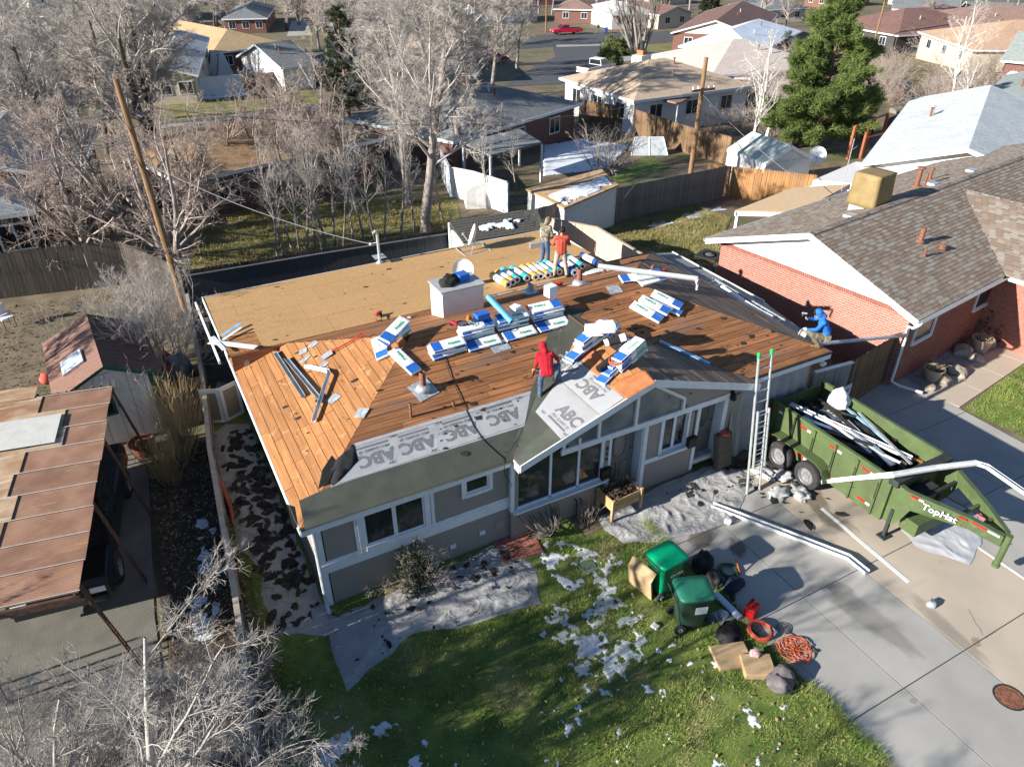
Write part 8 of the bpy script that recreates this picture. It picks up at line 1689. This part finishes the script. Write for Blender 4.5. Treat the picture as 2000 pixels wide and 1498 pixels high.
def leafy(name, label, p, r, h, m, seed, n=700, per=10, nl=.12, group='evergreen shrubs'):
    rg = np.random.default_rng(seed); t = thing(name, label, 'shrub', p, 0, group); d = unit(rg.normal(size=(n,3))); d[:,2] = np.abs(d[:,2]); c = d*np.array([r,r,h])*rg.uniform(.55,1.05,(n,1))*(1+.25*np.sin(d[:,:1]*7+seed)); c = np.repeat(c, per, 0); dr = unit(np.repeat(d,per,0)+rg.normal(0,.7,c.shape)); w = unit(np.cross(dr, rg.normal(size=c.shape)))*nl*.25; s = rg.normal(0,nl*.5,c.shape)
    V = np.stack([c+s-w,c+s+w,c+s+dr*nl],1).reshape(-1,3); tag(npmesh('foliage', V, np.arange(len(V)).reshape(-1,3), m, t, tri=True), kind='stuff')
    b = MB()
    for k in range(6): a = k*1.05; b.tube([(0,0,-.1),(r*.4*math.cos(a),r*.4*math.sin(a),h*.5)], [.05,.02], 5)
    b.build('stem', b_dark, t); return t
m_leaf = mat('hedge_leaf', (.075,.10,.03), .8, .3, 4, c2=(.14,.15,.05)); m_rose = mat('rose_leaf', (.035,.05,.03), .8, .4, 8, c2=(.09,.09,.06))
leafy('round_shrub', 'clipped round shrub by the far street, nearer one', T(1186,130), 1.6, 2.0, m_leaf, 3, nl=.3); leafy('round_shrub', 'clipped round shrub by the far street, farther one', T(1202,108), 2.0, 2.2, m_leaf, 4, nl=.3)
leafy('rose_bush', 'leggy rose bush against the bedroom wall', Vector((1.95,-.38,0)), .42, 1.15, m_rose, 5, 420, 6, .07); leafy('low_shrub', 'dark shrub at front of the brick house', T(1932,655), .7, 1.2, mat('dark_shrub_leaf', (.02,.025,.018), .85, .3), 6, 500, 8, .1)
plant_tree('shr', D_shr, Vector((1.95,-.38,0)), 'bare stems inside the rose bush', .7, .3, 'bare shrubs', 'shrub')
# dry ornamental clump by the garden shed
def clump(label, p, n, h, sp, m, seed, name='dry_clump'):
    rg = np.random.default_rng(seed); a = rg.random(n)*6.283; d = np.stack([np.cos(a)*sp*rg.random(n), np.sin(a)*sp*rg.random(n), np.ones(n)],1); pts, rad = branch(rg, np.stack([rg.normal(0,.12,n),rg.normal(0,.12,n),np.zeros(n)],1), d, rg.uniform(.6,1.1,n)*h, np.full(n,.008), 5, .08, .0, .4); V, Q = tubes(pts, rad, 3); l2 = kids(rg, pts, rad, 4, .4, .4, .2, .7, .3, 3, .15, .05, .004); V2, Q2 = tubes(l2[0], l2[1], 3)
    o = npmesh(name, np.concatenate([V,V2]), np.concatenate([Q,Q2+len(V)]), m); o.location = p; return tag(o, label, 'shrub', 'dry clumps')
clump('tall straw colored clump between shed and side fence', Vector((-2.0,7.3,0)), 170, 2.3, .45, b_straw, 1); clump('straw clump beside the carport drive', Vector((-2.5,6.2,0)), 120, 1.6, .6, b_straw, 2); clump('dry stems at the planter corner', Vector((6.6,-.4,0)), 60, .5, .7, b_pink, 3)
# =====================================================================  PEOPLE
def person(label, M, J, cols, hood=False, cap=None, voxel=.0115, beard=None):
    """J: joint positions (local, x right, y forward, z up). One continuous skin grown over the pose, coloured by body region"""
    V = lambda k: Vector(J[k]); segs = []
    def seg(a, c, r1, r2, reg): segs.append((Vector(a), Vector(c), r1, r2, reg))
    pel, wa, ch, nk, hd = V('pelvis'), V('waist'), V('chest'), V('neck'), V('head')
    up_ = (nk-pel).normalized(); rt = (V('shR')-V('shL')).normalized(); fw = up_.cross(rt)*-1 if False else rt.cross(up_)*-1
    for s in (-1, 1):
        seg(pel+rt*.075*s, wa+rt*.075*s, .125, .105, 'top'); seg(wa+rt*.075*s, ch+rt*.085*s, .11, .125, 'top'); seg(ch+rt*.09*s, ch+rt*.11*s+up_*.06, .115, .09, 'top')
    seg(pel, wa, .135, .125, 'top'); seg(wa, ch, .125, .14, 'top'); seg(ch, ch+up_*.08, .135, .1, 'top'); seg(V('shL'), V('shR'), .082, .082, 'top'); seg(ch+up_*.1, nk, .075, .058, 'top' if hood else 'skin'); seg(nk, hd, .056, .06, 'skin')
    for s in 'LR':
        seg(V('sh'+s), V('el'+s), .066, .052, 'top'); seg(V('el'+s), V('wr'+s), .052, .036, 'top'); w, d = V('wr'+s), (V('wr'+s)-V('el'+s)).normalized()
        side = d.cross(fw); side = side.normalized() if side.length > .1 else rt; nn = d.cross(side)
        seg(w, w+d*.075, .03, .034, 'hand')
        for k in range(4): o = side*(k-1.5)*.019; b0 = w+d*.08+o; L = (.068,.078,.072,.056)[k]; seg(b0, b0+d*L*.5+nn*.012, .0098, .0092, 'hand'); seg(b0+d*L*.5+nn*.012, b0+d*L*.85+nn*.038, .0092, .0085, 'hand')
        seg(w+d*.03+side*.032, w+d*.075+side*.058+nn*.02, .0115, .0095, 'hand')
        seg(V('hip'+s), V('kn'+s), .105, .078, 'leg'); seg(pel, V('hip'+s), .125, .11, 'leg'); seg(V('kn'+s), V('an'+s), .078, .062, 'leg')
        toe = V('an'+s)+Vector(J.get('toe'+s, (0,.17,0)))+Vector((0,0,-.045)); seg(V('an'+s)+Vector((0,-.04,-.045)), toe, .045, .04, 'shoe')
    # head: skull, jaw, nose, ears
    hf = Vector(J.get('look', (0,1,0))).normalized(); hr = hf.cross(Vector((0,0,1))).normalized(); hu = hr.cross(hf)
    seg(hd+hu*.035-hf*.012, hd+hu*.05+hf*.012, .096, .092, 'hair'); seg(hd-hu*.02+hf*.025, hd-hu*.05+hf*.05, .078, .055, 'skin'); seg(hd+hf*.1, hd+hf*.118-hu*.015, .014, .016, 'skin')
    for s in (-1, 1): seg(hd+hr*s*.088, hd+hr*s*.094-hu*.03, .018, .014, 'skin'); seg(hd+hf*.086+hr*s*.034+hu*.014, hd+hf*.09+hr*s*.036+hu*.014, .011, .011, 'eye')
    seg(hd+hf*.092-hu*.052-hr*.02, hd+hf*.092-hu*.052+hr*.02, .009, .009, 'mouth')
    if hood: seg(hd+hu*.03-hf*.03, hd-hu*.04-hf*.035, .118, .105, 'top'); seg(hd-hu*.06-hf*.06, nk-hf*.07, .085, .09, 'top')
    if cap: seg(hd+hu*.07, hd+hu*.075, .1, .098, 'cap'); seg(hd+hu*.06+hf*.09, hd+hu*.045+hf*.16, .03, .018, 'cap')
    b = MB()
    for p, q, r1, r2, reg in segs:
        d = q-p; L = d.length; Rm = (d.normalized() if L > 1e-6 else Vector((0,0,1))).to_track_quat('Z','Y').to_matrix(); prof = []
        for k in range(5): a = -math.pi/2+k*math.pi/8; prof.append((max(.0006, r1*math.cos(a)), r1*math.sin(a)))
        for k in range(5): a = k*math.pi/8; prof.append((max(.0006, r2*math.cos(a)), L+r2*math.sin(a)))
        b.lathe(prof, 12, p, Rm)
    o = b.build('tmp_body', m_white); md = o.modifiers.new('r', 'REMESH'); md.mode = 'VOXEL'; md.voxel_size = voxel; ms = o.modifiers.new('s', 'SMOOTH'); ms.factor = .5; ms.iterations = 2
    me = bpy.data.meshes.new_from_object(o.evaluated_get(bpy.context.evaluated_depsgraph_get())); om = o.data; bpy.data.objects.remove(o); bpy.data.meshes.remove(om); me.name = 'body'
    regs = list(cols.keys()); me.materials.clear()
    for k in regs: me.materials.append(cols[k])
    n = len(me.polygons); C_ = np.empty(n*3, np.float32); me.polygons.foreach_get('center', C_); C_ = C_.reshape(-1,3); best = np.full(n, 9e9); idx = np.zeros(n, np.int32)
    for p, q, r1, r2, reg in segs:
        p_, d = np.array(p), np.array(q-p); L2 = max(d @ d, 1e-9); t = np.clip(((C_-p_) @ d)/L2, 0, 1); dist = np.linalg.norm(C_-p_-t[:,None]*d, axis=1)-(r1+(r2-r1)*t)
        k = dist < best-(.006 if reg in ('eye','mouth') else 0); best[k] = dist[k]; idx[k] = regs.index(reg if reg in cols else {'hand':'skin','cap':'hair','eye':'hair','mouth':'skin','shoe':'leg'}[reg])
    me.polygons.foreach_set('material_index', idx); me.polygons.foreach_set('use_smooth', np.ones(n, bool)); me.update()
    t = thing('person', label, 'person', M=M, group=None); ob = bpy.data.objects.new('body', me); col.objects.link(ob); ob.parent = t; return t
sk = mat('skin_tone', (.38,.20,.13), .6, .06); hair = mat('dark_hair', (.015,.012,.01), .8); eyem = mat('eye_dark', (.01,.01,.01), .3); lip = mat('lip_tone', (.3,.11,.09), .6)
m_hred = mat('red_hoodie', (.42,.012,.025), .9, .12, 8, .3, 14); m_jean = mat('blue_jeans', (.07,.105,.18), .9, .25, 7, .2, 20); m_org = mat('rust_red_shirt', (.48,.085,.05), .9, .1, 8, .3, 14); m_tanp = mat('stained_tan_pants', (.42,.35,.27), .9, .2, 9, .3, 14); m_camo = mat('camo_jacket', (.10,.085,.055), .95, .4, 16, c2=(.24,.21,.16), thr=(.45,.55)); m_hblu = mat('blue_hoodie', (.02,.15,.52), .9, .12, 8, .3, 14); m_kh = mat('khaki_pants', (.17,.15,.11), .9, .2, 9, .3, 14); boot = mat('work_boot', (.16,.10,.055), .85, .2); m_dkb = mat('dark_boot', (.03,.028,.025), .85); glv = mat('white_glove', (.55,.54,.5), .9)
def cc(top, leg, shoe, hand=sk, cap=None): return dict(top=top, leg=leg, shoe=shoe, skin=sk, hand=hand, hair=hair, cap=cap or hair, eye=eyem, mouth=lip)
creases(m_hred, 9, .7, .03)
creases(m_jean, 9, .7, .03)
creases(m_org, 9, .7, .03)
creases(m_tanp, 9, .7, .03)
creases(m_hblu, 9, .7, .03)
creases(m_kh, 9, .7, .03)
# man in red hoodie stepping up the gable slope
a0 = R(-18)
gp_ = Vector((6.02,.92,rp_front(6.02,.92).z+.03))
person('man in red hood and jeans bending over the printed underlayment', Matrix.Translation(gp_) @ Matrix.Rotation(R(-22),4,'Z') @ Matrix.Scale(.88,4), dict(pelvis=(.05,-.06,.84), waist=(.05,.02,.96), chest=(.03,.14,1.16), neck=(0,.26,1.3), head=(-.03,.33,1.41), shL=(-.16,.2,1.24), shR=(.19,.18,1.26), elL=(-.22,.14,.98), wrL=(-.22,.28,.78), elR=(.36,.26,1.08), wrR=(.42,.38,.9), hipL=(-.06,-.02,.84), hipR=(.16,.0,.84), knL=(-.1,.1,.46), anL=(-.12,.0,.085), knR=(.42,.36,.78), anR=(.4,.36,.36), look=(-.2,.75,-.45)), cc(m_hred, m_jean, boot), hood=True)
nailer(Matrix.Translation(gp_) @ Matrix.Rotation(R(-22),4,'Z') @ Matrix.Translation((-.26,.33,.5)), 'nail gun held by the man in red hood', (.5,.22,.1))
# two men on the low roof
p = OS(1094,541,.012); person('man in rust red shirt and tan trousers standing by the rolls', Matrix.Translation(p+Vector((0,0,.005))) @ Matrix.Rotation(R(-25),4,'Z') @ Matrix.Scale(.93,4), dict(pelvis=(0,0,.93), waist=(.0,.0,1.05), chest=(.0,.02,1.28), neck=(.01,.05,1.48), head=(.03,.09,1.6), shL=(-.19,.02,1.4), shR=(.19,.02,1.4), elL=(-.27,.1,1.14), wrL=(-.12,.3,1.08), elR=(.29,.08,1.14), wrR=(.2,.3,1.1), hipL=(-.1,0,.9), hipR=(.1,0,.9), knL=(-.17,.04,.48), anL=(-.22,-.02,.09), knR=(.17,.06,.48), anR=(.22,0,.09), look=(.3,.9,-.25)), cc(m_org, m_tanp, m_dkb), cap=True)
b = MB(); b.tube([p+Vector((-.16,-.02,1.0)), p+Vector((0,-.14,.98)), p+Vector((.16,.0,1.0))], .03, 6)
p = OS(1073,522,.012); person('man in camouflage jacket behind the rust red shirt', Matrix.Translation(p+Vector((-.05,.25,.02))) @ Matrix.Rotation(R(-75),4,'Z') @ Matrix.Scale(.93,4), dict(pelvis=(0,0,.93), waist=(.0,.02,1.05), chest=(.0,.05,1.28), neck=(.0,.1,1.46), head=(.0,.16,1.57), shL=(-.19,.05,1.4), shR=(.19,.05,1.4), elL=(-.25,.14,1.14), wrL=(-.14,.34,1.1), elR=(.25,.12,1.14), wrR=(.15,.34,1.08), hipL=(-.1,0,.9), hipR=(.1,0,.9), knL=(-.11,.05,.48), anL=(-.12,0,.09), knR=(.11,.05,.48), anR=(.13,.04,.09), look=(0,.9,-.4)), cc(m_camo, m_jean, boot), hood=True)
# man in blue hood crouching at the right eave
p = Vector((14.42,.0,rp_right(14.42,.0).z+.03)); person('man in blue hood crouching with a hammer at the right eave', Matrix.Translation(p) @ Matrix.Rotation(R(48),4,'Z'), dict(pelvis=(0,-.12,.33), waist=(0,-.1,.46), chest=(0,.03,.68), neck=(0,.12,.86), head=(0,.22,.96), shL=(-.18,.06,.79), shR=(.18,.06,.79), elL=(-.26,.22,.6), wrL=(-.14,.42,.52), elR=(.26,.26,.66), wrR=(.14,.42,.72), hipL=(-.1,-.1,.31), hipR=(.1,-.1,.31), knL=(-.2,.3,.42), anL=(-.16,.05,.085), knR=(.16,.32,.28), anR=(.15,-.02,.085), look=(0,.75,-.6)), cc(m_hblu, m_kh, boot, glv), hood=True)
hammer(Matrix.Translation(p) @ Matrix.Rotation(R(48),4,'Z') @ Matrix.Translation((.1,.56,.86)) @ Matrix.Rotation(R(40),4,'Y'), 'hammer raised by the man in blue hood')
TBt = thing('tool_belt', 'worn grey tool belt on the man in blue hood', 'tool belt', M=Matrix.Translation(p) @ Matrix.Rotation(R(48),4,'Z'))
b = MB(); b.tube([(.17*math.cos(t), -.12+.15*math.sin(t), .42) for t in [k*math.pi/8 for k in range(16)]], .022, 5, closed=True); b.build('belt', m_dkb, TBt)
for x in (-.17,.17): b = MB(); b.bx((x-.05,-.22,.22),(x+.05,-.06,.42)); bevel(b.build('pouch', m_kh, TBt), .015)
pf = T(1168,66); person('distant person in dark coat standing across the far street', Matrix.Translation(pf) @ Matrix.Rotation(R(120),4,'Z'), dict(pelvis=(0,0,.93), waist=(0,0,1.05), chest=(0,.02,1.28), neck=(0,.04,1.48), head=(0,.06,1.6), shL=(-.19,0,1.4), shR=(.19,0,1.4), elL=(-.24,0,1.12), wrL=(-.24,.08,.88), elR=(.24,0,1.12), wrR=(.24,.08,.88), hipL=(-.1,0,.9), hipR=(.1,0,.9), knL=(-.11,.03,.48), anL=(-.12,0,.09), knR=(.11,.03,.48), anR=(.12,0,.09)), cc(m_dkb, m_jean, m_dkb), voxel=.025)
bin_(T(1183,66), 40, mat('bin_blue', (.02,.06,.3), .5), mat('bin_lid_pale', (.5,.5,.5), .5), 'distant blue bin beside the far person')
# =====================================================================  SNOW, GRASS, LEAVES
def snow(label, poly, thr, seed, sc=2.2, cell=.03, h=.010, name='snow_patch', dz=.01, zf=None, sx=1.0):
    xs = np.arange(min(p[0] for p in poly), max(p[0] for p in poly), cell); ys = np.arange(min(p[1] for p in poly), max(p[1] for p in poly), cell)
    X, Y = np.meshgrid(xs, ys, indexing='ij'); n = .62*fbm(X*sc*sx, Y*sc, seed, 3)+.38*fbm(X*sc*3.1, Y*sc*3.1, seed+40, 3); ins = inpoly(X, Y, poly)
    D = np.full(X.shape, 9.0)
    for i in range(len(poly)):
        a, c = poly[i], poly[(i+1) % len(poly)]; dx, dy = c[0]-a[0], c[1]-a[1]; L2 = max(dx*dx+dy*dy, 1e-9); t = np.clip(((X-a[0])*dx+(Y-a[1])*dy)/L2, 0, 1); D = np.minimum(D, np.hypot(X-a[0]-t*dx, Y-a[1]-t*dy))
    v = np.where(ins, n-thr-np.clip(.35-D, 0, .35)*.35, -1); k = v > 0
    f = k[:-1,:-1] & k[1:,:-1] & k[1:,1:] & k[:-1,1:]
    zg = np.vectorize(tz)(X, Y) if zf is None else zf(X, Y); Z = zg+dz+np.minimum(h, np.clip(v, 0, 1)*.45)
    edge = np.zeros_like(k); edge[1:-1,1:-1] = k[1:-1,1:-1] & ~(k[:-2,1:-1] & k[2:,1:-1] & k[1:-1,:-2] & k[1:-1,2:]); Z = np.where(edge, zg+dz*.3, Z)
    idx = np.arange(X.size).reshape(X.shape); Q = np.stack([idx[:-1,:-1], idx[1:,:-1], idx[1:,1:], idx[:-1,1:]], -1)[f]
    if not len(Q): return
    V = np.stack([X, Y, Z], -1).reshape(-1,3); u = np.unique(Q); re = np.full(len(V), -1); re[u] = np.arange(len(u)); o = npmesh(name, V[u], re[Q], m_snow, smooth=True); return tag(o, label, 'snow', 'snow patches', 'stuff')
snow('melting snow patches on the front lawn', [(4.2,-.7),(5.5,-.5),(6.3,-1.6),(7.7,-1.4),(6.3,-2.2),(6.1,-3.6),(5.4,-4.6),(4.2,-4.9),(3.1,-3.6),(4.0,-2.6),(4.5,-2.1)], .495, 5, 3.4)
snow('snow patches near the lawn bottom left', [(-1.7,-3.0),(-.6,-2.7),(.8,-3.4),(1.2,-5.2),(-.4,-6.6),(-2.1,-6.0)], .51, 9, 3.0)
snow('snow specks scattered on the sunny lawn', [(3.5,-3.5),(7.6,-4.5),(7.6,-7),(4.5,-8),(1.5,-6.5)], .645, 15, 3.6)
snow('bluish snow in the shaded yard by the carport', [(-3.1,.6),(-2.6,2.9),(-2.2,4.6),(-1.75,4.0),(-1.9,1.0),(-2.2,-1.0),(-3.1,-1.2)], .51, 21, 1.9)
snow('snow strip at the foot of grey fence', [(16.6,15.7),(20,16.6),(24.5,17.4),(27,17.4),(27,16.8),(22,15.9),(18.5,14.9)], .47, 25, .9, .06)
def psn(label, pxs, thr, seed, sc=.8, cell=.08, h=.05, hh=0): snow(label, [tuple(T(x, y, hh))[:2] for x, y in pxs], thr, seed, sc, cell, h, dz=.03)
psn('blue shaded snow on the rear lawn left of bare shrub', ((1060,285),(1140,272),(1230,285),(1190,330),(1060,345)), .28, 31); psn('snow before the white vinyl fence', ((370,188),(480,180),(500,186),(420,194),(340,200)), .36, 33); psn('snow beyond green drape', ((1358,215),(1410,210),(1420,226),(1362,252)), .33, 35); psn('snow by the far left road', ((-20,180),(60,172),(80,186),(-20,200)), .35, 37); psn('snow patch under the pine', ((1680,232),(1705,222),(1700,240),(1672,246)), .35, 39)
q = [p+(sum(q2, Vector())/4-p)*.1 for p in q2]; n_ = (q2[1]-q2[0]).cross(q2[3]-q2[0]).normalized(); c0 = q2[0]
snow('snow left on the low tan shed roof', [(p.x,p.y) for p in (q[0]*.55+q[3]*.45, q[1]*.6+q[2]*.4, q[2], q[3])], .33, 41, 1.2, .06, .05, zf=lambda X, Y: c0.z-(n_.x*(X-c0.x)+n_.y*(Y-c0.y))/n_.z, dz=.03)
nq = (q4[1]-q4[0]).cross(q4[3]-q4[0]).normalized(); snow('snow dusting on the mossy shed roof', [(10.5,13.5),(12.6,13.3),(12.9,14.2),(10.7,14.4)], .54, 43, 1.6, .04, .03, zf=lambda X, Y: q4[0].z+.09-(nq.x*(X-q4[0].x)+nq.y*(Y-q4[0].y))/nq.z, dz=.03)
# grass blades
def blades(name, label, poly, n, seed, hmin, hmax, m, avoid=(), w=.006):
    rg = np.random.default_rng(seed); x0, x1 = min(p[0] for p in poly), max(p[0] for p in poly); y0, y1 = min(p[1] for p in poly), max(p[1] for p in poly)
    x = rg.uniform(x0, x1, n); y = rg.uniform(y0, y1, n); k = inpoly(x, y, poly)
    for a in avoid: k &= ~inpoly(x, y, a)
    d = fbm(x*1.6, y*1.6, seed, 3); k &= rg.random(n) < np.clip((d-.25)*2.4, .15, 1); x, y, d = x[k], y[k], d[k]; n = len(x)
    h = rg.uniform(hmin, hmax, n)*(.6+d); a = rg.random(n)*6.283; ln = rg.normal(0,.6,(n,2))*h[:,None]; z = np.zeros(n) if max(abs(x0),abs(y1)) < 16 else np.vectorize(tz)(x, y)
    wv = np.stack([np.cos(a)*w, np.sin(a)*w, np.zeros(n)],1); P = np.stack([x, y, z], 1); tip = P+np.stack([ln[:,0], ln[:,1], h], 1); V = np.stack([P-wv, P+wv, tip], 1).reshape(-1,3)
    return tag(npmesh(name, V, np.arange(len(V)).reshape(-1,3), m, tri=True), label, 'grass', kind='stuff')
m_gr = mat('grass_blade', (.13,.21,.04), .8, .35, 1.3, c2=(.29,.32,.09), thr=(.35,.65)); layer(m_gr, (.36,.31,.15), 1.1, .55, .75, off=5, fac=.8)
tb_ = [(-.2,-.42),(1.6,-.3),(3.3,-.22),(4.45,-.1),(4.6,-1.2),(4.2,-2.2),(2.6,-2.0),(1.35,-1.62),(-.3,-2.3)]
blades('grass', 'short grass blades over the front lawn', [(-1.85,-10),(7.9,-10),(7.92,-1.0),(6.3,-.9),(4.8,-.1),(-.05,-.1),(-1.3,8),(-1.5,3)], 330000, 3, .03, .075, m_gr, [tb_], .0055)
blades('grass', 'longer ragged grass along the driveway edge', [(7.6,-10),(7.98,-10),(7.96,-1.2),(7.7,-1.2)], 14000, 4, .06, .13, m_gr, (), .006)
blades('grass', 'tufty grass in the neighboring back lawn', [tuple(T(x, y))[:2] for x, y in ((1130,450),(1205,430),(1345,396),(1420,425),(1405,515),(1330,515))], 50000, 5, .05, .12, mat('straw_grass', (.2,.18,.06), .85, .3, .8, c2=(.3,.25,.11)), (), .014)
blades('grass', 'grass blades on the lawn beyond brick house walk', [tuple(G(x, y))[:2] for x, y in ((1880,800),(2010,705),(2100,700),(2100,860),(2010,858))], 40000, 6, .03, .075, m_gr, (), .008)
blades('grass', 'winter grass behind the rear fence', [tuple(T(x, y))[:2] for x, y in ((375,528),(870,455),(890,390),(520,398),(390,440))], 60000, 7, .05, .14, MATS['straw_grass'], (), .016)
# fallen leaves
def leaves(label, poly, n, seed, m, s=(.02,.045)):
    rg = np.random.default_rng(seed); x0, x1 = min(p[0] for p in poly), max(p[0] for p in poly); y0, y1 = min(p[1] for p in poly), max(p[1] for p in poly); x, y = rg.uniform(x0,x1,n), rg.uniform(y0,y1,n); k = inpoly(x, y, poly); x, y = x[k], y[k]; n = len(x); a = rg.random(n)*6.283; L = rg.uniform(*s,n); z = rg.uniform(.015,.06,n)
    P = np.stack([x,y,z],1); u = np.stack([np.cos(a)*L,np.sin(a)*L,rg.normal(0,.4,n)*L],1); v = np.stack([-np.sin(a)*L*.6,np.cos(a)*L*.6,rg.normal(0,.3,n)*L],1); V = np.stack([P-u,P-v,P+u,P+v],1).reshape(-1,3); return tag(npmesh('fallen_leaves', V, np.arange(len(V)).reshape(-1,4), m), label, 'leaves', kind='stuff')
m_lf = mat('fallen_leaf', (.26,.17,.08), .9, .35, 9, c2=(.4,.3,.17)); leaves('brown leaves scattered on the front lawn', [(-1.8,-9),(7.8,-9),(7.8,-1.5),(-1.6,-1.5)], 1300, 3, m_lf); leaves('leaf litter in the shaded yard by the fence', [(-3.4,-8),(-1.9,-8),(-1.3,7.5),(-3.0,8)], 3800, 4, m_lf); leaves('leaf litter over the dry left back garden', [(-9,10),(-2,10),(-1,16),(-3,20),(-12,21)], 3000, 5, mat('dark_leaf', (.14,.09,.05), .9, .35, 9), (.03,.06)); leaves('leaf litter in the narrow grass strip by the tarp', [(-1.9,-2.5),(-1.3,-2.5),(-1.2,6),(-1.5,6)], 500, 6, m_lf)
